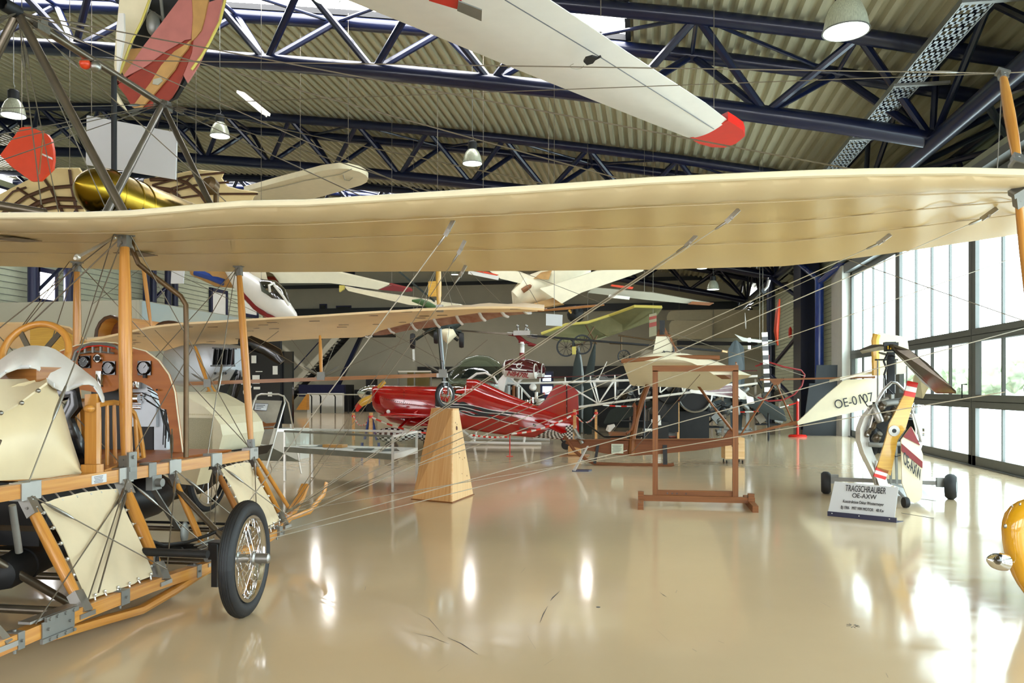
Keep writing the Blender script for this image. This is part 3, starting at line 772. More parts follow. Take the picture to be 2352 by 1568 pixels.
# cabane mast above the wing
A=V((CX,5.77,4.73)); B=V((CX,7.75,4.67))
tb(A-V((0,.1,0)),B+V((0,.05,0)),.034); tb(A,V((XR_,5.74,2.98)),.036); tb(A,V((XL_,5.74,2.98)),.036)
bz=atx(488,478,-4.08); tb(B,B+(bz-B)*1.22,.03); tb(B,at(238,500,6.35),.032,'alu')
md=atx(262,172,CX); tb(md,V((md.x,md.y,3.72)),.026,'iron_dark')
MB().lathe([(.045,-.16),(.055,-.14),(.055,.0),(.03,.0),(.03,-.1)],A,(0,1,0),16,caps=False).build('mast_hub','iron_dark',ap)
m=MB()
for c in (A+V((0,.2,0)),B): m.mark(); m.ball(c,.055,10,6); m.box(c,(.16,.08,.05)); m.box(c+V((.05,0,-.04)),(.05,.14,.07))
m.build('mast_fitting','steel',ap)
m=MB(); q=A.lerp(B,.42); m.ball(q-V((.03,0,.06)),.05); m.build('warning_lamp','orange_red',ap); MB().ball(q+V((.04,.05,-.07)),.05).build('lamp_bracket','alu',ap)
# brass tank and what sits beneath it
m=MB(); m.lathe([(.002,-.40),(.05,-.36),(.12,-.29),(.185,-.20),(.22,-.11),(.232,-.03),(.235,0),(.235,1.5),(.18,1.62),(.05,1.68)],(CX,6.85,3.5),(.04,1,-.02),32); tk=m.build('fuel_tank','brass',ap,label='polished brass fuel tank with a pointed end')
m=MB()
for y in (0,.25,.42): m.lathe([(.236,-.008),(.243,0),(.236,.008)],(CX+.04*y,6.85+y,3.5-.02*y),(.04,1,-.02),32,caps=False)
m.build('tank_strap','brass',tk)
m=MB()
for k in range(8): m.box((CX-.5+.14*k,6.7+.1*(k%3),3.12+.05*(k%2)),(.12,.3,.14)); m.tube((CX-.5+.14*k,6.6,3.15),(CX-.4+.14*k,6.6,3.28),.02)
m.tube((CX-.7,6.5,3.1),(CX+.5,6.6,3.2),.025); m.build('engine_top','iron_dark',ap)
m=MB(); m.tube((CX-.15,6.6,3.2),(CX-.1,6.6,3.24),.02); m.build('valve_cap','orange_red',ap)
m=MB(); m.tube((CX+.3,8.3,3.6),(CX+.36,8.2,3.9),.03); m.lathe([(.06,0),(.09,.03),(.09,.12),(.05,.16)],(CX+.36,8.15,3.85),(0,-1,.3),14); m.build('carburettor_horn','bronze_tube',ap)
tb(at(-60,462,6.0),at(105,490,6.1),.035); 
# brown pipe
MB().path([up(303,548),at(305,575,6.8),at(318,605,6.8),at(345,628,6.9),at(415,680,7.0),at(427,700,7.0),at(428,760,7.0),at(427,1050,7.0)],.022,10).build('exhaust_pipe','bronze_tube',ap)
# cockpit: seat, panel, wheel, fairing
def P(px,py,D): return at(px,py,D)
m=MB(); m.prism([P(185,1085,6.05),P(240,1088,6.05),P(334,1050,6.9),P(290,1040,7.3)],(0,0,.03)); m.build('seat','ash',ap)
rail=[P(200,938,6.1),P(214,932,6.1),P(235,927,6.25),P(262,924,6.4),P(288,928,6.55),(P(308,948,6.65)),P(320,985,6.72),P(327,1025,6.78),P(330,1050,6.8)]
st_=MB(); st_.path(rail,.024,8,flat=.8); sb=st_.build('seat_back','ash',ap)
m=MB()
for (x1,y1,d1),(x2,y2,d2) in (((228,930,6.2),(228,1080,6.2)),((246,926,6.3),(246,1076,6.3)),((262,925,6.4),(265,1070,6.4)),((282,930,6.5),(288,1062,6.5)),((296,938,6.6),(302,1058,6.6)),((310,955,6.66),(316,1052,6.7))):
    m.strut(P(x1,y1,d1),P(x2,y2,d2),.034,.03,ends=.7)
m.build('spindle','ash',sb)
m=MB(); m.beam(P(212,905,6.1),P(212,1082,6.05),.1,.04); m.beam(P(212,1066,6.0),P(212,1086,6.0),.13,.08); m.ball(P(205,938,6.0),(.04,.04,.03)); m.build('seat_post','ash',ap)
for (x,y0_,y1_,D) in ((170,935,1050,6.5),(190,915,1020,6.55),(155,950,1000,6.6)): MB().beam(P(x,y0_,D),P(x+8,y1_,D),.055,.02).build('back_slat','ash',ap)
m=MB(); m.path([P(120,905,6.4),P(170,897,6.4),P(170,930,6.4),P(150,960,6.4),P(170,1010,6.4),P(190,1075,6.5)],.075,8,flat=.5); m.build('seat_cushion','gloss_black',ap)
YP=7.25
def pp_(l,Y=YP): return [aty(a,b,Y) for a,b in l]
m=MB(); m.prism(pp_([(125,840),(138,806),(175,793),(215,785),(265,787),(300,797),(335,806),(365,828),(388,860),(402,900),(408,950),(422,1052),(401,1052),(388,975),(382,940),(370,938),(362,905),(345,888),(325,878),(300,874),(283,884),(262,897),(232,903),(175,893),(140,870)]),(0,.025,0)); pan=m.build('instrument_panel','ply',ap,smooth=False)
m=MB(); m.path(pp_([(138,806),(175,793),(215,785),(265,787),(300,797),(335,806),(365,828),(388,860),(402,900),(408,950),(422,1052)],YP-.01),.007,6); m.build('panel_edge','cream_paint',pan)
m=MB(); m.path(pp_([(168,828),(174,808),(188,796),(210,790),(245,790),(268,796)],YP-.05),.018,8); m.path(pp_([(180,812),(215,806),(262,811)],YP-.05),.010,6)
for x in (196,214,232,250): m.beam(aty(x,796,YP-.05),aty(x,810,YP-.05),.02,.02)
m.path(pp_([(268,796),(280,808),(288,826)],YP-.05),.018,8); m.build('windscreen_frame','alu_dull',pan)
m=MB(); m.path(pp_([(178,808),(200,796),(230,793),(264,799)],YP-.06),.006,6); m.build('trim_line','red_bright',pan)
def dial(px,py,r,mm,sq=False,parent=pan,Y=YP):
    c=aty(px,py,Y-.004); m=MB()
    if sq: m.box(c,(r*2.1,.03,r*2.1))
    m.lathe([(r,0),(r,.035),(r*.9,.042),(r*.86,.03),(.001,.03)],c,(0,-1,0),24); o=m.build('gauge',mm,parent)
    if mm!='chrome':
        f=MB()
        for k in range(12): a=PI*k/6; f.box(c+V((math.cos(a)*r*.74,-.034,math.sin(a)*r*.74)),(.004,.002,.004))
        f.beam(c+V((0,-.036,0)),c+V((r*.4,-.036,r*.45)),.0035); f.build('gauge_marks','white_sign',o)
    else: MB().lathe([(r*.62,0),(r*.6,.04)],c,(0,-1,0),18).build('gauge_face','iron_dark',o)
dial(196,831,.06,'gloss_black',True); dial(228,823,.045,'chrome'); dial(252,845,.065,'gloss_black',True); dial(333,845,.068,'gloss_black',True)
dial(294,884,.026,'chrome'); dial(303,811,.012,'chrome'); dial(366,895,.012,'chrome')
m=MB(); m.box(aty(228,870,YP-.02),(.06,.03,.16)); m.tube(aty(222,860,YP-.03),aty(222,886,YP-.08),.012); m.tube(aty(234,860,YP-.03),aty(234,886,YP-.08),.012); m.build('switch_box','chrome',pan)
m=MB(); m.box(aty(333,862,YP-.02),(.03,.03,.05)); m.build('gauge_bracket','black',pan)
# engine seen through the panel opening
m=MB(); m.box(aty(335,905,7.6),(.32,.3,.42)); m.box(aty(345,945,7.55),(.3,.25,.3)); m.box(aty(372,1000,7.5),(.14,.06,.6)); m.box(aty(340,1052,7.5),(.5,.06,.14)); eo=m.build('engine_casing','alu_sheet',ap,smooth=False)
m=MB(); m.box(aty(335,1005,7.58),(.3,.2,.3)); m.box(aty(265,975,7.6),(.34,.3,.75)); m.build('engine_block','black',ap)
m=MB()
for k,(a,b) in enumerate((((290,905),(330,905)),((292,915),(328,915)),((292,925),(326,926)),((295,935),(325,936)))): m.tube(aty(*a,7.42),aty(*b,7.42),.02)
m.lathe([(.04,0),(.05,.02),(.05,.1),(.03,.12)],aty(311,893,7.4),(0,0,1),14); m.lathe([(.05,0),(.05,.08)],aty(305,915,7.38),(1,0,0),14); m.build('pump','chrome',ap)
m=MB(); rn=random.Random(3)
for k in range(6):
    x=372+rn.uniform(-6,14); m.path([aty(345+rn.uniform(-20,5),890+k*6,7.35),aty(x,905+k*9,7.3),aty(x+10,950+k*8,7.3),aty(x+8,1000+k*7,7.32)],.006,5)
m.path([aty(385,930,7.3),aty(378,960,7.3),aty(392,1000,7.3),aty(398,1050,7.3)],.016,6); m.build('cable_loom','black',ap)
# steering wheel
c=P(81,812,6.35); m=MB(); u=V((CP,SP,0)); v=(V((0,0,1))*.93+V((-SP,CP,0))*.36).normalized()
m.path([c+(u*math.cos(2*PI*k/40)+v*math.sin(2*PI*k/40))*.262 for k in range(40)],.028,10,closed=True); sw=m.build('steering_wheel','ash',ap)
m=MB()
for a in (50,130,270): m.beam(c-V((0,0,.06)),c+(u*math.cos(math.radians(a))+v*math.sin(math.radians(a)))*.26,.045,.012,up=(0,-1,0))
m.lathe([(.05,-.03),(.05,.03)],c-V((0,0,.05)),u.cross(v),16); m.build('wheel_spoke','tube_steel',sw)
# cream fairing with tan flap
rows=[]
for px,yt,ym,yb in ((-90,925,1010,1110),(-40,905,1005,1108),(0,900,1000,1103),(40,882,990,1101),(80,873,985,1099),(110,870,982,1097),(128,895,990,1094),(145,945,1015,1091),(163,1010,1045,1089),(186,1080,1085,1088)):
    D0=4.2/((1176-px)/F*CP+SP); rows.append([at(px,yt+(ym-yt)*k/4,D0+.18-.05*k) for k in range(5)]+[at(px,ym+(yb-ym)*k/4,D0-.02-.02*math.sin(k)) for k in (1,2,3,4)])
m=MB(); m.sheet(rows,.012); fa=m.build('side_fairing','cream_leather',ap,angle=80)
rows=[]
for px,yt,yb in ((-90,850,955),(-40,860,950),(0,872,952),(40,872,930),(80,870,900),(108,868,880)):
    D0=4.2/((1176-px)/F*CP+SP)-.03; rows.append([at(px,yt,D0+.3),at(px,(yt+yb)/2,D0+.12),at(px,yb,D0)])
m=MB(); m.sheet(rows,.014); m.build('fairing_flap','cream_cloth',fa)
m=MB()
for px,py in ((2,948),(50,925),(88,897)):
    D0=4.2/((1176-px)/F*CP+SP)-.05; m.mark(); m.ball(at(px,py,D0),.016,8,5)
m.build('flap_stud','steel',fa)
m=MB(); m.box(at(50,862,5.9),(.5,.3,.12)); m.build('seat_rail','ash_dark',ap)
# white cloth
rows=[]
for px,yt,yb in ((-60,865,905),(-25,845,885),(0,829,866),(15,818,856),(30,807,850),(50,799,846),(70,795,845),(85,795,848),(95,796,862),(108,797,876),(125,803,890),(145,816,900),(160,827,897),(175,838,889),(190,850,884),(205,862,882),(218,872,888),(230,890,905),(238,912,924)):
    D0=5.35+(px+60)*.0026; rows.append([at(px,lerp(yt,yb,q),D0+.28*(1-q)**2+.035*math.sin(px*.11+q*3)) for q in (0,.15,.3,.5,.7,.85,1)])
m=MB(); m.sheet(rows,.014); cl=m.build('draped_cloth','white_cloth',None,angle=80); tag(cl,'off white cloth draped over the pilot seat of the foreground aeroplane','cloth')
m=MB(); m.sheet([[rows[i][6]+V((0,-.012,.002)),rows[i][6].lerp(rows[i][5],.35)+V((0,-.012,0)),rows[i][6].lerp(rows[i][5],.8)+V((0,-.012,0))] for i in range(len(rows))],.012); m.build('hem','white_sign',cl)
# ---- wires above the wing
def W(a,b,r=.0045,tb_=None,lab=None):
    o=wire(ap,a,b,r)
    if tb_ is not None: turnbuckle(ap,a,b,tb_)
wp=lambda px,t=.1: wing_pt(px,t)+V((0,0,.08))
W(A,wp(2100,.15),.005,.5); W(A,wp(1625,.3),.005,.45); W(A,wp(1110,.4),.0045,.4)
W(B,atz(1278,428,3.0),.0045,.3); W(B,atz(1026,452,3.0),.0045,.3); W(B,atz(863,466,3.0),.0045,.35); W(A,atz(560,500,3.0),.0045,.5); W(A,at(262,520,6.6),.004)
W(k0,A+V((0,.2,-.3)),.0045,.3); W(k0,B,.0035); W(k0,at(2600,150,5.5),.004); W(k0,at(2340,470,5.9),.003); W(k0,at(2290,400,5.2),.003)
for px,py,D in ((-60,320,6),(-60,390,6.2),(-60,250,6.1),(-80,345,6.2),(-60,60,5.4),(-60,80,5.6)): W(B if D>5.9 else A,at(px,py,D),.0045,.4)
W(A,at(95,470,6.2),.005,.3); W(A,at(260,1000,7.0) if 0 else at(135,490,6.1),.004,.3); 
# ---- fittings and flying wires below the wing
F1=V((-3.64,7.62,.38)); F2=V((-3.6,6.1,.27))
def fit(px,py,z=2.84,m_='alu_dull'):
    p=up(px,py); return p
FW=[((1042,505),F2+V((0,.05,0)),.0045,1),((1068,552),F1,.0035,1),((1070,609),F1+V((0,.1,0)),.0035,1),((1600,540),F1,.0038,1),((1606,538),F1+V((.03,.06,0)),.0035,0),((1698,480),F1+V((.05,-.1,0)),.0038,1),
 ((2046,538),F1+V((0,.05,.02)),.0038,1),((1945,598),F2,.0035,0),((2290,478),F2+V((.02,.1,0)),.0038,1)]
for (px,py),b,r,pl_ in FW:
    a=up(px,py)-V((0,0,.03)); d=(V(b)-a).normalized(); wire(ap,a+d*.1,b,r,'steel_light' if r>.0036 else 'steel_wire'); 
    if pl_:
        m=MB(); m.beam(a+V((0,0,.03)),a+d*.11,.032,.012,up=(0,-1,.3)); m.tube(a+d*.06-V((0,.016,0)),a+d*.06+V((0,.016,0)),.011,n=10); m.lathe([(.005,0),(.010,.02),(.010,.08),(.005,.1)],a+d*.1,d,8); m.build('wire_fitting','alu',ap)
for (px,py,D),b in (((2420,735,6.5),F2+V((0,0,.02))),((2420,560,7.2),F1),((1440,1034,8),F2)): wire(ap,at(px,py,D),b,.004,'steel_light')
k2f=up(2335,560) if 0 else k2
wire(ap,k2+V((-.25,0,0)),F1,.004,'steel_light'); wire(ap,up(1945,600),at(2420,760,7),.004)
# side bracing crosses between struts, longeron and skid
def L(px,y,z,X=XR_): return V((X,y,z))
BW=[(s1t,V((XR_,4.7,1.0))),(s1t+V((.05,0,0)),V((XR_,7.7,1.02))),(s2t,V((XR_,5.75,1.05))),(s2t-V((.03,0,0)),V((XR_,6.9,1.0))),(s1t-V((.1,0,0)),s3t-V((0,0,1.0))),(s3t,V((CX,5.7,1.0))),(s3t,s2b),(s2t,V((XL_,7.7,1.0))),(s1t,V((XL_,5.72,1.2))),(s4t,s1b),(s4t,V((XL_,7.7,1.0))),(s3t,V((XL_,5.75,1.0))),
 (up(262,545),at(-60,800,5.6)),(up(160,600),at(-60,900,5.8))]
for a,b in BW: W(a,b,.0055 if a is s1t else .0045)
turnbuckle(ap,s1t,V((XR_,4.7,1.0)),1.45,.3); turnbuckle(ap,s1t,V((XR_,7.7,1.02)),.05,.12); turnbuckle(ap,s2t,V((XR_,6.9,1.0)),1.2,.3)
a=up(262,545); b=at(160,600,5.6); m=MB(); m.tube(a,a.lerp(b,.9),.012,n=8); m.ball(a.lerp(b,.85),.025,8,5); m.ball(a,.022,8,5); m.build('turnbuckle','steel_light',ap)
for i,j in ((1,2),(2,3),(3,4),(4,5)):
    for s in (1,-1):
        a0,b0=legs[(s,i)]; a1,b1=legs[(s,j)]; o=V((.05*s,0,0))
        W(a0+o,b1+o+V((0,0,.05)),.005,.1); W(a1+o,b0+o+V((0,0,.05)),.005,.1)
a0,b0=legs[(1,1)]; a1,b1=legs[(1,2)]
W(a1+V((.06,0,-.05)),V((-3.55,4.15,.26)),.005,.12); W(a1+V((.06,0,-.05)),V((-3.57,4.72,.3)),.006,.1)
W(V((XR_,6.32,.9)),F2,.004); W(V((XR_,7.0,.9)),F2,.004); W(at(395,985,7.2),V((XR_+.02,6.3,.95)),.006)
turnbuckle(ap,at(395,985,7.2),V((XR_+.02,6.3,.95)),.05,.25)
W(V((XR_,4.3,1.0)),at(0,1010,4.9),.012)
m=MB()
for k in range(5):
    m.mark(); p=F1+V((.06*k,-.10*k,.02*k)); m.lathe([(.005,0),(.013,.04),(.013,.14),(.005,.18)],p,V((1,-.6,.45+.05*k)),8)
    m.mark(); p=F2+V((-.02*k,-.02*k,.02*k)); m.lathe([(.005,0),(.013,.04),(.013,.14),(.005,.18)],p,V((1,.4+.3*k,.3)),8)
m.mark(); m.path([F2,F2+V((-.1,.1,.02)),F2+V((-.3,.12,0)),F2+V((-.45,.3,.02))],.008,6); m.build('wire_anchor','steel',ap)
m=MB(); m.path([V((-3.66,7.6,.3)),V((-3.5,7.9,.35)),V((-3.45,8.15,.5)),V((-3.44,8.2,.62))],.03,8,flat=.4); m.build('skid_tip','ash',ap)
# ================================================= things on the floor, middle distance
def yp(px,py,Y): return aty(px,py,Y)
# ---- wooden pedestal carrying the wing tip wheel of the second aeroplane
def pedestal():
    bl=gr(947,1147); bf=gr(1038,1155); br=gr(1087,1136); bb=bl+(br-bf)
    zt=at(1030,942,11.75).z
    tl=at(990,940,12.1); tf=at(1040,943,11.65); tr=at(1054,941,11.9); 
    tl=V((tl.x,tl.y,zt)); tf=V((tf.x,tf.y,zt)); tr=V((tr.x,tr.y,zt)); tb_=tl+(tr-tf)
    t=thing('wooden_pedestal','tall tapered pine box pedestal standing on the floor under the small tip wheel','pedestal',(bf+bb)/2)
    def pan(a,b,c,d,m_,n_='side_board'):
        a,b,c,d=V(a),V(b),V(c),V(d); ctr=(bl+bf+br+bb)/4
        q=MB(); nn=(b-a).cross(d-a).normalized(); 
        if nn.dot(ctr-a)<0: nn=-nn
        vs=[a,b,c,d,a+nn*.02,b+nn*.02,c+nn*.02,d+nn*.02]; k=len(q.v); q.v+=vs
        q.face((0,1,2,3),((0,0),(0,(b-a).length),(1.3,(c-d).length),(1.3,0))); q.face((7,6,5,4))
        for i in range(4): j=(i+1)%4; q.face((i,j,j+4,i+4))
        return q.build(n_,m_,t,smooth=False)
    def lift(p): return p+V((0,0,.02))
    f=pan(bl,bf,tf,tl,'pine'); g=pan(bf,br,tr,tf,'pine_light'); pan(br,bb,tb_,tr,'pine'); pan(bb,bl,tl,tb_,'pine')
    q=MB(); q.prism([tl,tf,tr,tb_],(0,0,.025)); q.build('top_board','pine',t,smooth=False)
    c=(bl+br)/2; q=MB(); q.prism([c+(p-c)*1.04 for p in (bl,bf,br,bb)],(0,0,.015)); q.build('base_board','frame_wood',t,smooth=False)
    # knots and hand hole
    def on(a,b,c,d,u,v): return a.lerp(b,u).lerp(d.lerp(c,u),v)
    nr=(br-bf).cross(tf-bf).normalized(); nl=(bf-bl).cross(tl-bl).normalized()
    for k_,n_ in ((nr,1),(nl,2)):
        pass
    q=MB(); p=on(bf,br,tr,tf,.42,.80); q.lathe([(.032,0),(.032,.004)],p-nr*-.002 if nr.y<0 else p-nr*.002,nr if nr.y<0 else -nr,14); q.build('hand_hole','knot',g)
    q=MB(); rn=random.Random(2)
    for k in range(17):
        u,v=rn.random()*.9+.05,rn.random()*.9; p=on(bl,bf,tf,tl,u,v); q.lathe([(.009+.008*rn.random(),0),(.004,.003)],p,nl if nl.y<0 else -nl,8); 
    q.build('knots','knot',f)
    q=MB()
    for k in range(12):
        u,v=rn.random()*.8+.1,rn.random()*.9; p=on(bf,br,tr,tf,u,v); q.lathe([(.007+.007*rn.random(),0),(.004,.003)],p,nr if nr.y<0 else -nr,8)
    q.build('knots','knot',g)
    return zt
zped=pedestal()
# ---- second aeroplane (bird-like wings) behind
tb2=thing('bird_wing_aeroplane','second pioneer aeroplane with peach bird-shaped wing, bridge beam and dark propeller','aeroplane',(-6,12,0))
def nearT(px): return aty(px,interp([(200,783),(290,763),(351,750),(417,743),(640,730),(700,727),(870,716),(1000,710),(1100,706),(1180,706),(1250,711)],px),10.7)
def midT(px): return aty(px,interp([(200,794),(286,797),(350,805),(430,800),(500,791),(700,777),(840,772),(870,758),(930,742),(1000,730),(1100,716),(1250,713)],px),interp([(200,12.7),(850,12.7),(1250,11.3)],px))
pxs=list(range(200,1251,21)); rows=[]
for i,px in enumerate(pxs):
    a,b=nearT(px),midT(px); r=[]
    for q in range(9):
        t=q/8; p=a.lerp(b,t); p.z+=.07*math.sin(PI*t)+.01*math.cos(i*PI/2)*math.sin(PI*t); r.append(p)
    rows.append(r)
m=MB(); m.sheet(rows,.03); w2=m.build('wing','taube_fabric',tb2,angle=70)
rows=[]
for i,px in enumerate(range(835,1256,15)):
    a=midT(px); cur=.5+.5*math.cos((px-835)/105*2*PI)
    yb=interp([(835,773),(870,770),(930,762),(985,752),(1060,744),(1120,735),(1190,722),(1255,712)],px)
    b=aty(px,yb-3*cur,interp([(835,12.9),(1255,11.6)],px)); b2=b+V((0,.10,.07*(1-cur)+.01)); rows.append([a,a.lerp(b,.5)+V((0,.05,.02)),b,b2])
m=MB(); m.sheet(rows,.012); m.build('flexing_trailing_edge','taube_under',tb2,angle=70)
m=MB()
for px in range(840,1250,52):
    a=midT(px); yb=interp([(835,773),(930,762),(1060,744),(1190,722),(1255,712)],px); b=aty(px+14,yb-1,interp([(835,12.8),(1255,11.5)],px)-.05); m.path([a-V((0,.02,0)),a.lerp(b,.5)-V((0,.02,.02)),b],.02,6,flat=1.6)
m.build('trailing_rib','white_cloth',tb2)
m=MB(); rn=random.Random(5)
for k in range(34):
    px=rn.uniform(300,1200); t=rn.uniform(.1,.9); i=(px-200)/1050*(len(pxs)-1); a=nearT(px).lerp(midT(px),t); a.z+=.07*math.sin(PI*t)-.022; m.box(a,(.16,.02,.006))
m.build('rib_stitching','dark_wood',w2)
MB().strut(yp(1235,714,10.8),yp(1388,700,10.8),.05,.04).build('spar_tip','ash_dark',tb2)
bm=MB(); bm.beam(yp(425,881,11.2),yp(1008,861,11.2),.03,.055); bm.build('bridge_beam','ash_dark',tb2)
n1=yp(478,884,11.2); n2=yp(738,868,11.2); n3=yp(1018,862,11.2)
def s2(a,b,w,nm='strut',m_='ash'): return MB().strut(a,b,w,w*.7).build(nm,m_,tb2)
s2(yp(735,770,11.3),n2,.055); s2(yp(448,795,11.3),n1,.07); s2(n1+V((-.02,0,0)),yp(505,955,11.2),.06); s2(n1+V((.05,0,0)),yp(566,1012,11.2),.06); s2(yp(1006,560,11.2),yp(1008,708,11.2),.08,'kingpost','yellow_wood')
s2(yp(322,560,11.6),yp(347,750,11.6),.07,'kingpost')
m=MB(); m.box(yp(1010,708,11.2),(.09,.09,.1)); m.build('kingpost_socket','alu',tb2)
m=MB(); m.tube(yp(1009,755,11.25),yp(1019,868,11.25),.035); m.tube(yp(1019,868,11.25),yp(1020,886,11.25),.03); m.build('tip_strut','gloss_black',tb2)
m=MB(); m.lathe([(.07,0),(.07,.01)],yp(1018,878,11.2),(0,0,1),12); m.box(yp(1016,862,11.2),(.16,.05,.06)); m.build('strut_collar','alu',tb2)
# tip wheel in its fork
c=yp(1022,916,11.4); c=V((c.x,c.y,zped+.025+.195)); ax=V((.86,-.5,.0)).normalized(); d,sd,tt=frame(ax)
m=MB(); R=[]
for k in range(33):
    a=2*PI*k/32; e=sd*math.cos(a)+tt*math.sin(a); R.append([c+e*(.165+.03*math.cos(q*PI/5))+d*.03*math.sin(q*PI/5) for q in range(10)])
m.rings(R,caps=False); tw=m.build('tip_wheel','rubber',tb2,label='small spoked tip wheel resting on the pedestal')
m=MB(); m.lathe([(.12,-.02),(.135,-.02),(.135,.02),(.12,.02),(.12,-.02)],c,d,28,caps=False)
for k in range(16): a=2*PI*k/16; m.tube(c+(sd*math.cos(a)+tt*math.sin(a))*.13,c+d*.03*(-1)**k,.0025,n=4)
m.lathe([(.018,-.06),(.018,.06)],c,d,10); m.build('rim_and_spokes','chrome',tw)
m=MB()
fk=[c+d*.06,c+d*.065+V((0,0,.12)),c+d*.06+V((0,0,.2)),c+d*.03+V((0,0,.25)),c-d*.03+V((0,0,.25)),c-d*.06+V((0,0,.2)),c-d*.065+V((0,0,.12)),c-d*.06]
m.path(fk,.013,8); m.build('fork','gloss_black',tb2)
for a,b in ((n1,yp(300,700,11)),(n1,yp(640,760,11.4)),(n2,yp(560,770,11.4)),(n2,yp(670,780,11.3)),(n2,yp(775,778,11.3)),(n2,yp(1000,755,11.4)),(n3,yp(970,760,11.3)),(n3,yp(840,770,11.4)),(n3,yp(1032,750,11.3)),(n3+V((0,0,.2)),yp(900,765,11.4)),
  (n3,yp(1120,780,11.2)),(yp(1009,600,11.2),yp(955,712,11.2)),(yp(1009,600,11.2),yp(968,712,11.2)),(yp(1022,610,11.2),yp(1073,706,11.2)),(yp(1012,600,11.2),yp(1040,708,11.2)),(yp(1080,625,11.2),yp(1160,704,11.2)),(yp(1200,625,11.2),yp(1380,695,11.2)),(yp(1190,620,11.2),yp(1240,705,11.2)),(n1,yp(360,990,11)),(n1,yp(520,790,11.3)),(yp(347,600,11.5),yp(640,742,11.3)),(yp(347,600,11.5),yp(210,700,11.3))):
    wire(tb2,a,b,.004)
m=MB()
for n_ in (n1,n2,n3):
    m.mark(); m.box(n_+V((0,-.02,.03)),(.12,.02,.12))
    for q in (-1,1): m.lathe([(.004,0),(.014,.05),(.014,.2),(.004,.26)],n_+V((q*.05,0,.05)),V((q*.8,0,.45)),8)
m.build('node_plate','alu_dull',tb2)
# fuselage tub with two cockpit openings, nose cowl, propeller
def tub(px,py,rx,rz,L,Y=12.6):
    c=yp(px,py,Y); m=MB(); k=[]
    for q in range(9): a=PI*q/8; k.append((rx*math.cos(a),rz*math.sin(a)))
    rg=[[c+V((x+off,y,z*s_)) for x,z in k] for y,off,s_ in ((0,0,1),(L*.5,.1,.98),(L,.25,.9))]
    m.sheet(rg,.03); o=m.build('cockpit_coaming','ash',tb2)
    m=MB(); m.path([c+V((x,0,z)) for x,z in k],.03,8); m.build('leather_roll','dark_wood',o)
    m=MB(); m.prism([c+V((x*.94,.3,z*.94)) for x,z in k],(0,.02,0)); m.build('cockpit_interior','mahog',o)
tub(255,776,.30,.38,1.3); tub(388,755,.26,.12,.8,12.8)
m=MB(); rows=[]
for px,yt,yb in ((-60,742,800),(60,741,802),(120,744,800),(160,752,797),(205,788,795)):
    rows.append([aty(px,lerp(yt,yb,q/4)+ (4*math.sin(q)),12+q*.2) for q in range(5)])
m.sheet(rows,.03); m.build('wing','taube_fabric',tb2)
m=MB(); m.sheet([[aty(x,y0_+(y1_-y0_)*k/2,11.9) for k in range(3)] for x,y0_,y1_ in ((70,752,800),(130,748,812),(195,785,796))],.02); m.build('varnished_patch','yellow_wood',tb2)
def hull(stations,Yc,name,mt,parent,n=20,pw=2.4,**k):
    # stations: (px, top_y, bottom_y, half width)
    m=MB(); R=[]
    for px,yt,yb,hw in stations:
        a=aty(px,yt,Yc); b=aty(px,yb,Yc); zc_=(a.z+b.z)/2; hh=(a.z-b.z)/2; r=[]
        for q in range(n):
            t=2*PI*q/n; cx,sx=math.cos(t),math.sin(t)
            r.append(V((a.x,Yc+hw*abs(cx)**(2/pw)*(1 if cx>0 else -1),zc_+hh*abs(sx)**(2/pw)*(1 if sx>0 else -1))))
        R.append(r)
    m.rings(R); return m.build(name,mt,parent,**k)
hull([(395,842,872,.3),(405,805,880,.36),(440,795,888,.4),(490,790,885,.42),(540,792,862,.38),(549,800,850,.32)],12.0,'nose_cowl','alu_sheet',tb2,pw=7)
m=MB()
for k in range(5): m.beam(yp(494+k*10.5,800,11.56),yp(490+k*10.5,838,11.56),.012,.05)
m.beam(yp(488,799,11.57),yp(543,801,11.57),.02); m.beam(yp(484,840,11.57),yp(540,840,11.57),.02); m.build('cooling_louvre','gloss_black',tb2)
m=MB(); m.box(yp(515,820,11.6),(.34,.02,.24)); m.build('louvre_panel','iron_dark',tb2)
m=MB()
for px in (494,512,518): m.tube(yp(px,857,11.65),yp(px,857,11.5),.02)
m.build('exhaust_stub','iron_dark',tb2)
m=MB(); m.path([yp(548,786,11.8),yp(575,787,11.8),yp(610,800,11.8),yp(635,815,11.8),yp(648,832,11.8)],[.05,.12,.11,.12,.06],10,flat=.35); m.path([yp(548,850,11.8),yp(540,880,11.8),yp(520,960,11.9)],[.05,.11,.06],8,flat=.3); m.build('propeller','gloss_black',tb2)
for a,b,w_ in ((yp(480,895,11.2),yp(360,1000,11.4),.05),(yp(566,1012,11.2),yp(420,1030,11.3),.05)): s2(a,b,w_)
# ---- cream vintage vehicle body seen past the cockpit
cv=thing('vintage_car','cream metal body with pierced side grille and thin wheel, behind the cockpit','car',(-4.6,9.3,0))
def Q(px,py,Y=9.2): return aty(px,py,Y)
m=MB(); m.prism([Q(*p) for p in ((395,900),(415,905),(440,918),(470,935),(492,955),(506,975),(511,1000),(502,1035),(495,1048),(395,1060))],(0,1.1,0)); m.build('body','cream_paint',cv,smooth=False)
m=MB(); m.prism([Q(*p,9.19) for p in ((430,959),(488,960),(485,1046),(431,1048))],(0,-.004,0)); m.build('pierced_grille','mesh_grille',cv)
m=MB(); m.prism([Q(*p,9.3) for p in ((390,1052),(560,1030),(545,1052),(500,1062),(390,1150))],(0,.8,0)); m.build('chassis','black',cv)
c=Q(478,1117,9.75); c.z=.555; m=MB(); m.lathe([(.48,-.04),(.53,-.03),(.55,0),(.53,.03),(.48,.04),(.48,-.04)],c,(1,.05,0),36,caps=False)
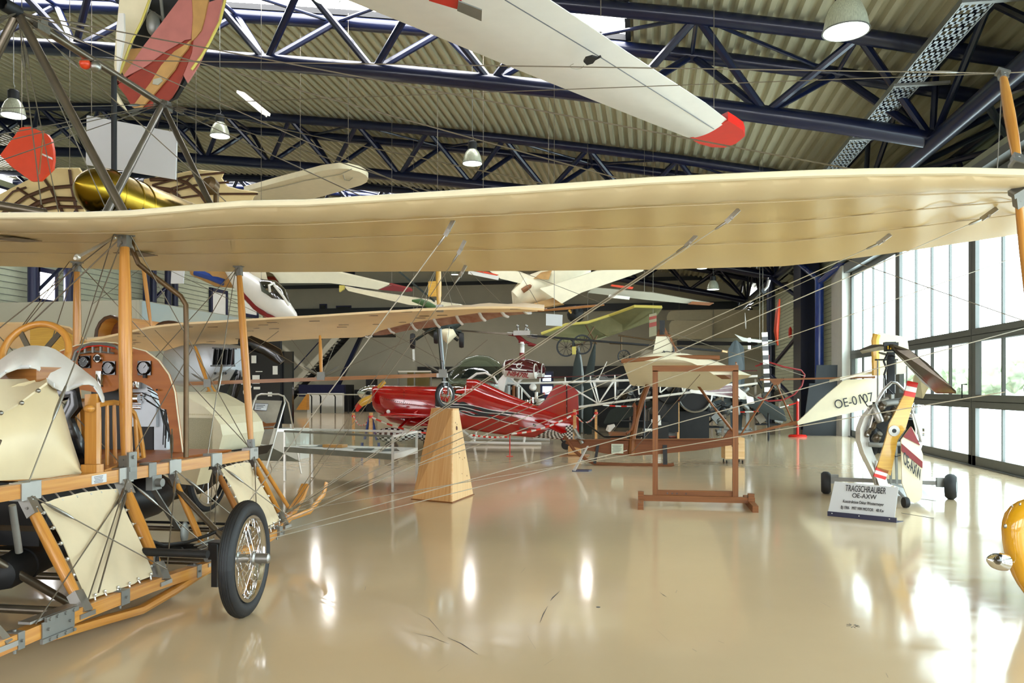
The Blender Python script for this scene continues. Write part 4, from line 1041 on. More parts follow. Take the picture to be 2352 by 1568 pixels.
m.build('tyre','rubber',cv); m=MB(); m.lathe([(.44,-.03),(.48,-.03),(.48,.03),(.44,.03),(.44,-.03)],c,(1,.05,0),28,caps=False)
for k in range(12): a=PI*k/6; m.tube(c,c+V((0,math.cos(a)*.45,math.sin(a)*.45)),.006,n=4)
m.build('wire_rim','chrome',cv)
m=MB()
for k in range(20): m.ball(Q(432+k*4,951+k*.1,9.19),.008,6,4)
m.build('rivet_line','cream_paint',cv)
m=MB(); m.prism([Q(405,1056,9.1),Q(465,1058,9.1),Q(450,1115,9.1),Q(400,1110,9.1)],(0,.3,0)); m.build('body_underside','cream_leather',cv)
for px,py in ((430,1235),(500,1225)):
    pass
# ---- A-frame picture board
t=thing('easel_board','A-frame display board with a faded aeroplane poster on white tube legs','display board',gr(640,1080))
fl=gr(606,1088); fr_=gr(690,1088); a=at(580,910,15.0); b=at(652,908,15.3); fl=at(578,1090,15.1); f1=at(612,1085,15.0)
m=MB(); m.path([at(544,1075,14.6),at(584,920,14.9),at(590,908,14.95),at(600,905,15),at(640,905,15.2),at(652,910,15.25),at(654,925,15.2),at(609,1085,14.95)],.017,8); m.build('frame_tube','steel_light',t)
m=MB(); m.path([at(584,960,15.6),at(588,912,15.2),at(592,908,15.2)],.014,8); m.path([at(651,908,15.3),at(662,925,15.4),at(680,1020,15.9),at(692,1088,15.3)],.014,8); m.path([at(619,1057,15.9),at(624,1078,16.1)],.014,8); m.build('rear_leg','steel_light',t)
m=MB(); m.beam(at(633,988,15.2),at(678,988,15.6),.02,.05); m.build('hinge_strap','steel_light',t)
m=MB(); m.prism([at(580,918,14.98),at(648,920,15.22),at(617,1022,14.98),at(565,1015,14.8)],(0,.01,0)); po=m.build('poster','poster',t)
m=MB(); m.prism([at(562,1019,14.8),at(616,1024,14.97),at(690,1060,15.4),at(555,1056,14.75)],(0,.01,0)); m.build('lower_panel','poster_low',t)
m=MB(); m.prism([at(586,926,14.95),at(616,927,15.05),at(612,943,15.0),at(584,941,14.9)],(0,-.006,0)); cp=m.build('caption_card','white_sign',po)
m=MB(); m.path([at(586,926,14.93),at(616,927,15.03),at(612,943,14.98),at(584,941,14.88)],.005,4,closed=True); m.build('card_border','navy',cp)
m=MB()
for k in range(3): m.beam(at(589,930+4*k,14.9),at(609-4*k,930.5+4*k,14.97),.006,.012)
m.build('caption_text','dark_ink',cp)
m=MB(); m.prism([at(575,965,14.9),at(595,962,14.92),at(612,972,14.95),at(635,970,15.0),at(628,978,15.0),at(600,980,14.95)],(0,-.005,0)); m.tube(at(570,985,14.85),at(628,983,14.98),.012,n=6); m.build('pictured_aeroplane','frame_wood',po)
# white-framed sign behind it
t=thing('sign_frame','small white metal sign frame standing behind the picture board','sign',gr(655,1010))
m=MB(); m.path([at(622,912,22),at(668,913,22),at(668,1010,22)],.03,8); m.path([at(622,912,22),at(622,1010,22)],.03,8); m.build('frame','white_paint',t); m=MB(); m.beam(at(624,918,22),at(666,918,22),.03,.1); m.build('header_bar','white_paint',t)
# ---- glass display case
t=thing('display_case','long low glass showcase on white metal legs holding papers','display case',gr(800,1110))
fL,fR,bR,bL=at(654,1105,14.0),gr(902,1131),gr(957,1108),gr(717,1097)
fL=gr(654,1105)
zt=at(902,1000,12.5).z; zb=at(902,1040,12.5).z; 
zt=1.65-112*12.52/1829; zb=zt-.28; zs=zb-.07
def qq(p,z): return V((p.x,p.y,z))
C4=(fL,fR,bR,bL)
for i,p in enumerate(C4): MB().beam(qq(p,0.01),qq(p,zt),.035).build('leg','steel_light',t)
for i in range(4):
    p,q_=C4[i],C4[(i+1)%4]; m_='alu_dull' if i in (0,) else 'white_paint'
    MB().beam(qq(p,zt),qq(q_,zt),.035,.035).build('top_rail',m_,t); MB().beam(qq(p,zb-.04),qq(q_,zb-.04),.035,.09).build('lower_rail',m_,t)
    MB().prism([qq(p,zb),qq(q_,zb),qq(q_,zt-.02),qq(p,zt-.02)],(0,.004,0)).build('side_glass','case_glass',t)
MB().prism([qq(p,zb-.01) for p in C4],(0,0,.012)).build('shelf','white_sign',t)
MB().prism([qq(p,zt+.012) for p in C4],(0,0,.006)).build('top_glass','case_glass',t)
def oncase(u,v): return qq(fL.lerp(fR,u).lerp(bL.lerp(bR,u),v),zb+.004)
for k,(u,v,w_,l_,mm,lb) in enumerate(((.12,.4,.3,.2,'paper','pale sheet at the left end inside the glass showcase'),(.22,.6,.25,.2,'prop_grey','grey print lying second from the left inside the glass showcase'),(.55,.6,.3,.22,'paper','white sheet lying mid-way inside the glass showcase'),(.68,.3,.3,.22,'prop_grey','grey magazine right of the middle inside the glass showcase'),(.75,.6,.34,.24,'paper','cream sheet propped near the right end inside the glass showcase'),(.88,.4,.3,.25,'prop_grey','dark print at the right end inside the glass showcase'))):
    p=oncase(u,v); R=Matrix.Rotation(.2*k-.5,3,'Z')@Matrix.Rotation(.06 if k%2 else .02,3,'X'); o=MB().box(p+V((0,0,.012)),(w_,l_,.008),R).build('document',mm); tag(o,lb,'document',None)
p=oncase(.36,.5); o=MB().box(p+V((0,0,.028)),(.38,.2,.05),Matrix.Rotation(-.15,3,'Z')).build('wooden_box','ash'); tag(o,'flat honey-coloured wooden box inside the glass showcase','box')
# ---- red aerobatic aeroplane
YR=20.0
rp_=thing('aerobatic_aeroplane','glossy red small aeroplane with black flames, checkered fin and chrome spinner','aeroplane',(-1.5,YR,0))
ST=[(860,886,925,.22),(863,885,940,.28),(872,885,950,.32),(890,885,957,.34),(920,886,963,.35),(960,886,970,.36),(1000,887,978,.36),(1040,888,984,.36),(1075,886,987,.35),(1095,886,990,.33),(1120,898,994,.31),(1150,909,998,.28),(1180,919,1001,.25),(1215,930,1004,.21),(1250,940,1006,.16),(1290,955,1009,.10),(1325,965,1012,.05)]
fz=hull(ST,YR,'fuselage','red_paint',rp_,n=28,pw=2.7)
def side(px,py,off=.012):
    yt=interp([(s[0],s[1]) for s in ST],px); yb=interp([(s[0],s[2]) for s in ST],px); hw=interp([(s[0],s[3]) for s in ST],px)
    c=(yt+yb)/2; q=min(.98,abs(py-c)/((yb-yt)/2)); return aty(px,py,YR-hw*(1-q**2.7)**(1/2.7)-off)
def fin(pts,th,name,mt,Y=YR,**k):
    m=MB(); m.prism([aty(a,b,Y-th/2) for a,b in pts],(0,th,0)); return m.build(name,mt,rp_,**k)
fin([(1225,935),(1240,930),(1252,918),(1270,890),(1277,884),(1300,883),(1302,1000),(1290,1000)],.07,'fin','red_paint')
rd=fin([(1303,884),(1318,890),(1328,900),(1330,1004),(1303,1010)],.05,'rudder','red_paint')
# headrest fairing behind the canopy
m=MB(); m.path([aty(1068,896,YR),aty(1078,886,YR),aty(1092,888,YR),aty(1120,900,YR),aty(1170,920,YR),aty(1235,938,YR)],[.05,.19,.2,.19,.15,.06],14); m.build('turtle_deck','red_paint',rp_)
sp=MB(); c=aty(862,904,YR); sp.lathe([(.225,0),(.225,.03),(.215,.14),(.17,.3),(.1,.42),(.03,.49),(.002,.5)],c,(-1,0,.04),28); sp.build('spinner','chrome',rp_)
for pts,m_ in (([(856,908),(846,918),(832,924),(826,930)],'yellow_wood'),([(868,890),(876,884),(884,876)],'yellow_wood')):
    MB().path([aty(a,b,YR-.22) for a,b in pts],[.05,.1,.1,.085] if len(pts)==4 else [.04,.06,.05],10,flat=.45).build('propeller_blade',m_,rp_)
MB().path([aty(a,b,YR-.22) for a,b in ((829,927),(821,936),(820,945))],[.09,.08,.03],10,flat=.45).build('blade_tip','red_bright',rp_)
cn=MB(); rows=[]
for px,yt in ((1018,888),(1030,884),(1042,880),(1058,880),(1070,884)):
    a=aty(px,yt,YR); b=aty(px,904,YR); rows.append([V((a.x,YR-.3*math.cos(PI*q/8)*.85,b.z+(a.z-b.z)*math.sin(PI*q/8))) for q in range(9)])
cn.sheet(rows,.008); cn.build('canopy','canopy_glass',rp_)
m=MB(); m.path([side(1040,905),side(1060,908),side(1068,906),aty(1070,885,YR-.2)],.012,6); m.build('canopy_frame','white_paint',rp_)
m=MB(); m.prism([side(1036,896,.005),side(1066,890,.005),side(1066,908,.005),side(1040,906,.005)],(0,-.006,0)); m.build('cockpit_side_window','canopy_dark',rp_)
# flames
def flame(pts,rs,mt,nm,o=.014):
    P_=[side(a,b,o) for a,b in pts]; m=MB(); m.path(P_,rs,8,flat=.25,up=None); return m
blk=[]; whi=[]
def ftong(x0,y0,x1,y1,amp,ph,r0):
    pts=[];rs=[]
    for k in range(25):
        t=k/24; pts.append((lerp(x0,x1,t),lerp(y0,y1,t)+amp*math.sin(ph+t*13)*(1-t*.5))); rs.append(max(.004,r0*(1-t)*(1+.45*math.sin(t*26+ph))))
    return pts,rs
m=MB()
for a in ((1000,924,1222,957,2.0,0,.075),(1010,932,1205,962,2.5,1.2,.06),(1000,934,1190,971,3,2.5,.05),(1040,920,1130,944,2,.6,.03),(1075,940,1150,966,2.5,3,.03)):
    p,r=ftong(*a); 
    S=[side(x,y,.004) for x,y in p]; up_=[]; dn=[]
    for q,rr in zip(S,r): up_.append(q+V((0,0,rr))); dn.append(q-V((0,0,rr)))
    b=len(m.v); n=len(S); m.v+=[q-V((0,.012,0)) for q in up_]+[q-V((0,.012,0)) for q in dn]
    for i in range(n-1): m.face((b+i,b+i+1,b+n+i+1,b+n+i))
m.build('flame_decal','black',fz,smooth=False,label='black flame decal along the red flank')
m=MB()
for a in ((1004,920,1225,955,2.5,0,.01),(1010,938,1190,974,3,2.5,.01),(1012,929,1208,960,2.5,1.2,.01),(1000,931,1090,950,3,1,.01)):
    p,r=ftong(*a); m.path([side(x,y,.016) for x,y in p],.007,5)
m.build('flame_outline','white_paint',fz)
# checks on rear fuselage and fin foot
def grid_patch(c0,c1,c2,c3,nx,ny,f,nm,par):
    m=MB(); m.m=0
    for i in range(nx):
        for j in range(ny):
            q=[]
            for u,v in ((i,j),(i+1,j),(i+1,j+1),(i,j+1)):
                u/=nx; v/=ny; x=lerp(lerp(c0[0],c1[0],u),lerp(c3[0],c2[0],u),v); y=lerp(lerp(c0[1],c1[1],u),lerp(c3[1],c2[1],u),v); q.append(f(x,y))
            b=len(m.v); m.v+=q; m.m=(i+j)%2; m.face((b,b+1,b+2,b+3))
    return m.build(nm,['gloss_black','white_paint'],par,smooth=False,label='black and white checkered area')
grid_patch((1262,985),(1300,995),(1292,1008),(1228,1004),12,6,lambda x,y: side(x,y,.02),'checkered_patch',fz)
grid_patch((1300,977),(1320,976),(1320,1008),(1296,1008),5,8,lambda x,y: aty(x,y,YR-.09),'checkered_patch',fz)
m=MB(); m.prism([aty(1228,966,YR-.2),aty(1250,966,YR-.15),aty(1302,992,YR-1.1),aty(1288,996,YR-1.15)],(0,0,.03)); m.build('tailplane','red_paint',rp_)
# wings: near half reaching toward the camera, far half behind
def wsec(Y,px0,px1,y0,th):
    a=aty(px0,y0,Y); b=aty(px1,y0+4,Y); r=[]
    for k in range(16):
        t=k/16*2*PI; u=.5-.5*math.cos(t); q=math.sin(t)*(math.sqrt(u)*.9+.1)*(1-u*.75); p=a.lerp(b,u); p.z+=th*q; r.append(p)
    return r
za=aty(1000,960,YR).z
m=MB(); m.rings([wsec(YR-.2,880,1050,952,.16),wsec(YR-1.2,874,1010,953,.13),wsec(YR-2.2,870,965,953,.10),wsec(YR-2.45,880,950,955,.03)]); m.build('wing','red_paint',rp_)
m=MB(); A_=V((aty(880,952,YR).x,YR+.2,za)); B_=V((aty(1050,956,YR).x,YR+.2,za)); m.prism([A_,A_+V((.1,2.4,.05)),B_+V((-.3,2.4,.05)),B_],(0,0,.1)); m.build('wing','red_paint',rp_)
m=MB(); m.path([aty(880,952,YR-.36),aty(900,958,YR-.37),aty(940,965,YR-.38),aty(985,975,YR-.38)],[.02,.13,.16,.03],10); m.build('belly_fairing','red_paint',rp_)
m=MB(); c=aty(892,945,YR-.36); m.lathe([(.05,0),(.05,.012),(.03,.02)],c,(0,-1,0),14); m.build('round_emblem','white_paint',rp_)
m=MB(); m.path([side(925,894),side(985,930)],.006,5); m.path([side(925,894),side(990,902)],.006,5); m.build('cowl_edge','red_bright',fz)
m=MB()
for k in range(24): m.ball(side(865+k*4.4,912+k*.9+.0,.004),.012,6,4)
for k in range(9): m.ball(side(928,893+k*7,.004),.012,6,4)
m.build('rivets','maroon',fz)
m=MB()
for pts in ([(1036,906),(1039,904),(1042,907)],[(1048,909),(1052,905)],[(1050,908),(1053,910),(1055,908),(1058,911)]): m.mark(); m.path([side(x,y,.012) for x,y in pts],.006,5)
m.build('script_mark','cream_paint',fz)
m=MB(); m.path([side(x,y,.012) for x,y in ((1193,984),(1197,981),(1199,986),(1204,982),(1206,986),(1213,983))],.016,5,flat=.5); m.mark(); m.path([side(x,y,.012) for x,y in ((1224,975),(1231,977))],.03,6,flat=.5); m.build('small_badge','dark_ink',fz)
m=MB(); m.prism([side(x,y,.014) for x,y in ((1220,986),(1227,986),(1227,990),(1220,988))],(0,-.004,0)); m.build('flag_sticker','white_cloth',fz)
# legs and spats
gy=0
def spat(px,py,D,L_,lab):
    c=at(px,py,D); m=MB(); m.lathe([(.002,-.42),(.1,-.34),(.17,-.18),(.19,0),(.16,.25),(.1,.5),(.03,.75),(.002,.8)],c,(1,.15,-.03),18); o=m.build('wheel_spat','check_bw',rp_)
    w_=MB(); w_.lathe([(.12,-.05),(.17,-.045),(.18,0),(.17,.045),(.12,.05)],V((c.x+.02,c.y,.18)),(0,1,0),18); w_.build('wheel','rubber',rp_)
    MB().strut(c+V((.1,.1,.1)),c+V((.45,.9,.62)),.12,.06).build('gear_leg','red_paint',rp_); return o
c1=gr(905,1020); spat(897,999,19.6,0,''); spat(985,998,21.2,0,'')
MB().beam(aty(878,1000,18.9),aty(1000,972,18.9)+V((0,0,-.35)),.02).build('tow_bar','red_bright',rp_) if 0 else None
m=MB(); c=aty(1300,1022,YR); m.lathe([(.04,-.03),(.11,-.025),(.12,0),(.11,.025),(.04,.03)],c,(0,1,0),14); m.path([aty(1288,1008,YR),c],.02,6); m.build('tail_wheel','rubber',rp_)
# prop stands, blue trestle
# ---- rope barrier posts
def rope_post(px,py,D,ht,label,m_='pine',base=True):
    p=gr(px,py) if D is None else at(px,py,D); p=V((p.x,p.y,0)); t=thing('barrier_post',label,'post',p,'wooden barrier posts')
    MB().box(p+V((0,0,ht/2)),(.07,.07,ht)).build('post',m_,t)
    if base:
        MB().box(p+V((0,0,.01)),(.7,.5,.02)).build('base_plate','ash_dark',t); MB().box(p+V((0,0,.13)),(.3,.24,.2)).build('foot_block','pine',t)
    MB().lathe([(.055,-.03),(.06,0),(.055,.03)],p+V((0,0,ht-.1)),(0,0,1),12).build('rope_collar','red_bright',t)
    return p+V((0,0,ht-.1))
r1=rope_post(852,1048,None,1.05,'wooden barrier post on a board base below the red propeller')
r2=rope_post(812,1010,None,.85,'wooden barrier post left of the red aeroplane nose',base=False)
r3=rope_post(1320,1046,None,1.12,'wooden barrier post beside the checkered tail')
r4=rope_post(1369,1018,None,1.0,'slender wooden barrier post right of the red tail',base=False)
r5=rope_post(1480,1010,None,1.15,'wooden post behind the brown glider seat',base=False)
r6=rope_post(1558,1012,None,1.35,'tall wooden post left of the stand upright',base=False)
def rope(a,b,sag,label):
    t=thing('barrier_rope',label,'rope',a,'red and white barrier ropes'); n=14; a,b=V(a),V(b)
    P_=[a.lerp(b,k/n)-V((0,0,sag*4*(k/n)*(1-k/n))) for k in range(n+1)]
    for k in range(n): MB().tube(P_[k],P_[k+1],.022,n=6).build('rope_segment','red_bright' if k%2 else 'white_paint',t)
rope(r2,r1,.25,'red and white rope sagging left of the red aeroplane nose'); 
rope(r1,at(1040,997,17.5),.12,'red and white rope running under the red aeroplane nose'); rope(at(1080,998,18),at(1165,1003,17.8),.03,'red and white rope along the floor before the red fuselage'); rope(at(1175,996,17.6),r3,.10,'red and white rope rising to the post by the checkered tail')
rope(r3,r4,.25,'short red and white rope hanging between two posts right of the red tail')
t=thing('floor_stand','thin red and white stake on the floor below the red fuselage','stand',gr(1171,1048)); p=gr(1171,1048); MB().tube(p,p+V((0,0,.5)),.014).build('stake','red_bright',t); MB().box(p+V((0,0,.008)),(.16,.06,.012)).build('foot','red_bright',t)
t=thing('trestle','blue folding trestle behind the showcase','trestle',gr(850,1040))
for a,b in (((850,952),(838,1008)),((852,952),(866,1010))): MB().beam(at(*a,19.6),at(*b,19.6),.2,.03).build('leg','chair_blue',t)
for x in (832,870): MB().beam(V((gr(x,1042).x,gr(x,1042).y,.0)),V((gr(x,1042).x,gr(x,1042).y,.28)),.05).build('foot','chair_blue',t)
def redpost(px,py,h,label):
    p=gr(px,py); t=thing('rope_stand',label,'post',p,'red rope stands'); MB().lathe([(.3,0),(.3,.04),(.26,.07),(.06,.08)],p,(0,0,1),24).build('base','red_bright',t); MB().tube(p,p+V((0,0,h)),.045).build('pole','red_bright',t); m=MB().lathe([(.06,0),(.06,.08),(.02,.1)],p+V((0,0,h)),(0,0,1),12).build('finial','chrome',t); return p+V((0,0,h-.05))
a1=redpost(1555,999,1.3,'red rope stand with round foot beside the wing stand'); a2=redpost(1832,1003,1.2,'red rope stand with round foot below the lettered cream tail')
rope(at(1385,930,24),a1,.12,'red and white chain left of the red stand by the wing stand'); rope(a1,a2,.38,'long red and white chain sagging between the two red stands')
# ---- floor sign seen edge-on
t=thing('floor_sign','small tilted floor sign with dark foot, seen edge-on left of the glider skid','sign',gr(1330,1080))
p=gr(1314,1083); q=gr(1352,1083); MB().prism([p,q,q+V((.05,.2,0)),p+V((.02,.2,0))],(0,0,.03)).build('foot','navy',t)
MB().prism([p+V((0,.02,.02)),at(1348,1024,15.8),at(1351,1024,15.2),p+V((.06,-.03,.02))],(.01,.012,0)).build('board','white_sign',t)
# ---- brown skeleton glider with pale wing
G=17.0
gl=thing('skeleton_glider','brown wooden primary glider with open seat, keel beam and pale wing','glider',(0,G,0))
def g(px,py,Y=G): return aty(px,py,Y)
kb=MB(); kb.prism([g(*p) for p in ((1300,1014),(1320,1010),(1380,1008),(1480,1008),(1660,1008),(1672,990),(1680,983),(1690,990),(1697,1020),(1660,1025),(1600,1034),(1520,1042),(1450,1047),(1400,1043),(1350,1034),(1318,1026),(1298,1018))],(0,.12,0)); k_=kb.build('keel_beam','mahog',gl)
m=MB(); m.beam(g(1300,1010,16.95),g(1662,1007,16.95),.16,.012); m.build('keel_capping','frame_wood',gl)
m=MB(); m.box(g(1418,1030,16.97),(.25,.012,.2)); pq=m.build('information_plaque','plaque',gl)
m=MB()
for k in range(7): m.box(g(1417,1023+k*2.4,16.96),(.2-.02*(k%3),.004,.006))
m.build('plaque_text','dark_ink',pq)
m=MB(); rows=[[g(1395,990,Y),g(1402,1000,Y),g(1406,1012,Y)] for Y in (16.8,17.0,17.2)]; m.prism([g(1396,989),g(1404,992),g(1436,994),g(1441,990),g(1438,1012),g(1404,1012)],(0,.35,0)); m.build('seat','frame_wood',gl)
m=MB(); m.path([g(1396,990),g(1400,982),g(1412,976)],[.05,.07,.03],8); m.build('seat_pad','white_cloth',gl)
rows=[]
for px,py in ((1440,996),(1452,985),(1458,965),(1460,935),(1457,925)): rows.append([g(px,py,16.88),g(px-3,py+2,17.1),g(px,py,17.32)])
m=MB(); m.sheet(rows,.04); m.build('backrest','mahog',gl)
m=MB(); m.path([g(1450,1045),g(1452,1010),g(1462,960),g(1478,910),g(1492,875),g(1500,850)],[.07,.07,.06,.06,.05,.05],8); m.build('main_pylon','frame_wood',gl)
for a,b,w_ in (((1590,868),(1640,935),.09),((1640,935),(1685,992),.1),((1778,882),(1700,1000),.07),((1784,882),(1822,972),.06)): MB().strut(g(*a),g(*b),w_).build('strut','frame_wood',gl)
MB().beam(g(1745,872),g(2010,866),.04,.035).build('upper_boom','frame_wood',gl); MB().beam(g(1696,1001),g(1835,968),.05,.05).build('lower_boom','frame_wood',gl)
m=MB(); m.prism([g(1768,872),g(1800,872),g(1788,884),g(1778,884)],(0,.06,0)); m.build('gusset','frame_wood',gl)
m=MB(); m.prism([g(1815,968),g(1835,966),g(1834,975),g(1812,978)],(0,.06,0)); m.build('gusset','frame_wood',gl)
m=MB(); m.path([V((g(px,1000).x,G,z)) for px,z in ((1296,.62),(1320,.30),(1345,.12),(1365,.035),(1440,.02),(1540,.03),(1548,.05))],.035,8,flat=.5); m.build('skid','mahog',gl)
for a,b in (((1374,1040),(1366,1062)),((1527,1040),(1528,1061))): MB().beam(V((g(a[0],a[1]).x,G,.45)),V((g(b[0],b[1]).x,G,.04)),.09,.06).build('skid_leg','black',gl)
m=MB(); m.path([g(1325,952),g(1345,972),g(1388,1003),g(1478,1002)],.022,6); m.path([g(1480,915),g(1479,1008)],.022,6); m.build('restraint_frame','black',gl)
m=MB(); m.path([g(1318,985),g(1330,1005),g(1338,1018)],.05,8); m.tube(g(1322,1004,16.7),g(1342,1012,17.3),.04); m.build('rudder_pedal','steel',gl)
# wing, spanning in depth, near tip on the wooden stand
def gw(Y,u0,u1,z,th,tip=0):
    x0=lerp(-.36,1.46,u0); x1=lerp(-.36,1.46,u1); r=[]
    for k in range(24):
        t=k/24*2*PI; u=.5-.5*math.cos(t); q=math.sin(t)*(1.9*math.sqrt(max(u,0))*(1-u)+.02)
        x=lerp(x0,x1,u); z_=max(1.70,z-.055*max(0,Y-11.6)); zz=z_+.06*math.sin(PI*u)-.20*u*u*(1-tip)*(1 if Y<13 else .6); r.append(V((x,Y,zz+th*q*(1 if q>0 else .55))))
    return r
WZ=2.03
m=MB(); SR=[]
for Y,u0,u1,th in ((11.45,.25,.7,.02),(11.5,.08,.92,.12),(11.7,.01,1.0,.15),(12.2,0,1,.16),(14.5,0,1,.17),(17,0,1,.17),(19.5,0,1,.17),(22.3,0,1,.15),(22.6,.1,.9,.1)): SR.append(gw(Y,u0,u1,WZ,th))
m.rings(SR); gwg=m.build('wing','glider_cream',gl)
m=MB(); 
r0=gw(11.49,.0,.62,WZ,.14); m.path([r0[k]+V((0,-.01,0)) for k in (12,11,10,9,8,7,6,5,4,3,2,1,0)][::-1][:0] or [V((lerp(-.37,1.0,q/10),11.48,WZ+.0+.05*math.sin(PI*q/14)-.0*q)) for q in range(11)],.03,8,flat=.6); m.build('tip_batten','frame_wood',gwg)
m=MB(); m.beam(V((.9,11.6,1.93)),V((1.15,12.1,1.80)),.14,.05); m.path([V((1.15,12,1.84)),V((1.25,11.7,1.98)),V((1.22,11.5,2.0))],.012,6); m.build('aileron_horn','frame_wood',gwg)
py_=thing('x','x','x') if 0 else None
m=MB(); YP2=16.2; m.prism([aty(*p,YP2) for p in ((1493,846),(1508,768),(1534,766),(1572,848))],(0,.14,0)); py_=m.build('wing_pylon','glider_cream',gl,smooth=False)
m=MB(); m.prism([aty(*p,YP2-.02) for p in ((1507,772),(1512,757),(1528,752),(1537,772))],(0,.18,0)); m.prism([aty(*p,YP2-.03) for p in ((1534,768),(1539,768),(1576,850),(1569,850))],(0,.16,0)); m.build('pylon_edging','frame_wood',py_)
m=MB(); m.box(aty(1521,752,YP2-.05),(.1,.1,.28)); m.build('pylon_fitting','black',py_)
m=MB(); c=aty(1531,826,YP2-.03); m.path([c+V((.17*math.cos(a),0,.17*math.sin(a))) for a in [PI*k/12 for k in range(24)]],.008,5,closed=True); m.path([aty(1514,812,YP2-.03),aty(1528,822,YP2-.03),aty(1548,806,YP2-.03),aty(1545,790,YP2-.03)],[.008,.02,.02,.006],5); m.path([aty(1524,805,YP2-.03),aty(1534,822,YP2-.03)],.012,5); m.build('bird_emblem','dark_ink',py_)
for a,b in ((g(1521,758,16.2),V((.5,12.2,2.1))),(g(1521,758,16.2),V((1.2,21,2.1))),(g(1521,758,16.2),g(1850,864)),(g(1345,975),g(1510,845)),(g(1400,1000),g(1498,870)),(g(1830,972),g(1700,890)),(g(1836,970),g(1960,905)),(g(1521,760,16.2),g(1440,850)),(g(1450,1040),V((.8,12.6,1.85))),(g(1450,1040),V((.8,20,1.85)))):
    wire(gl,a,b,.006)
# tail of the glider with registration
m=MB(); m.prism([g(*p,16.6) for p in ((1833,976),(1832,968),(1850,952),(1885,918),(1935,876),(1945,872),(2020,868),(2022,932))],(0,.07,0)); tl_=m.build('rudder','glider_cream',gl,smooth=False)
text('OE-0107','ink',tl_,g(1961,921,16.56),g(1995,914,16.56)-g(1930,928,16.56),(0.12,0,1),.25,.003,xs=.82)
m=MB(); m.prism([g(1905,878,16.5),g(1930,872,15.6),g(2005,858,15.6),g(2030,862,18.2),g(1960,866,18.4)],(0,0,.05)); m.build('tailplane','glider_cream',gl)
m=MB(); m.prism([g(2098,868,16.8),g(2110,850,16.8),g(2142,872,15.8),g(2120,915,16.8),g(2100,910,16.8)],(0,.05,.01)); m.build('tailplane','glider_cream',gl)
# crate on castors under the keel
t=thing('crate','pine crate on castors under the glider keel','crate',gr(1685,1068)); a=gr(1668,1066); b=gr(1704,1064)
c=(a+b)/2+V((.0,.25,.33)); R=Matrix.Rotation(.12,3,'Z'); MB().box(c,(.42,.4,.46),R).build('box','pine_light',t,smooth=False); MB().lathe([(.03,0),(.03,.004)],c+V((-.02,-.215,.06)),(0,-1,0),10).build('knot_hole','knot',t)
for sx_,sy_ in ((-1,-1),(1,-1),(-1,1),(1,1)): 
    q=c+R@V((.17*sx_,.16*sy_,-.27)); MB().lathe([(.01,-.015),(.035,-.012),(.035,.012),(.01,.015)],V((q.x,q.y,.035)),(1,0,0),12).build('castor','black',t); 
# ---- wooden stand holding the near wing tip
t=thing('wing_stand','brown wooden frame stand holding up the pale wing tip','stand',gr(1600,1160))
Ys=11.45; xl=aty(1505,1145,Ys).x; xr=aty(1689,1150,Ys).x; D1=lambda px,py: gr(px,py)
zt_=1.92
for x_ in (xl,xr):
    MB().beam((x_,Ys,.12),(x_,Ys,zt_-.03),.075,.06,up=(0,1,0)).build('upright','frame_wood',t)
MB().beam((xl-.04,Ys,zt_),(xr+.04,Ys,zt_),.06,.085).build('top_rail','frame_wood',t)
MB().beam((xl,Ys+.02,.16),(xr,Ys+.02,.16),.05,.09).build('cross_rail','frame_wood',t)
f=MB(); f.beam((xl-.24,Ys-.08,.10),(xr+.25,Ys-.08,.10),.06,.08); f.build('base_rail','frame_wood',t)
for x_,s_ in ((xl-.2,-1),(xr+.2,1)):
    m=MB(); m.beam((x_,Ys-.55,.045),(x_,Ys+.55,.045),.075,.09,up=(0,0,1)); m.box((x_,Ys-.08,.13),(.08,.1,.12)); m.build('foot','frame_wood',t)
m=MB()
for px in (1533,1544,1555,1576): p=aty(px,1143,Ys-.03); m.mark(); m.lathe([(.012,0),(.012,.004)],V((p.x,Ys-.005,.16)),(0,-1,0),10)
m.build('peg_hole','dark_wood',t)
# ---- gyroplane
gy_=thing('gyroplane','small open gyroplane with wooden propeller, rotor mast and red striped fin','gyroplane',gr(2045,1145))
D0=11.9
def q(px,py,D=D0): return at(px,py,D)
def tire(c,r,w_,ax,nm='wheel'):
    m=MB(); m.lathe([(r*.45,-w_*.5),(r*.8,-w_*.55),(r*.97,-w_*.3),(r,0),(r*.97,w_*.3),(r*.8,w_*.55),(r*.45,w_*.5)],c,ax,28); o=m.build(nm,'rubber',gy_)
    k=MB(); k.lathe([(r*.42,-w_*.52),(r*.4,w_*.52)],c,ax,20); k.build('wheel_disc','alu_dull',o); return o
cL=gr(1897,1133); cR=gr(2184,1146); cL.z=.17; cR.z=.185
axd=(cR-cL).normalized(); tire(cL,.175,.13,axd); tire(cR,.19,.14,axd+V((.1,-.25,0)))
m=MB(); m.beam(V((cL.x,cL.y,.23)),V((cR.x,cR.y,.23)),.05,.06); m.build('axle_beam','alu_dull',gy_)
m=MB(); m.box(cL+V((.12,0,.06)),(.12,.06,.14)); m.box(cR+V((-.14,0,.06)),(.12,.06,.14)); m.build('axle_bracket','alu_dull',gy_)
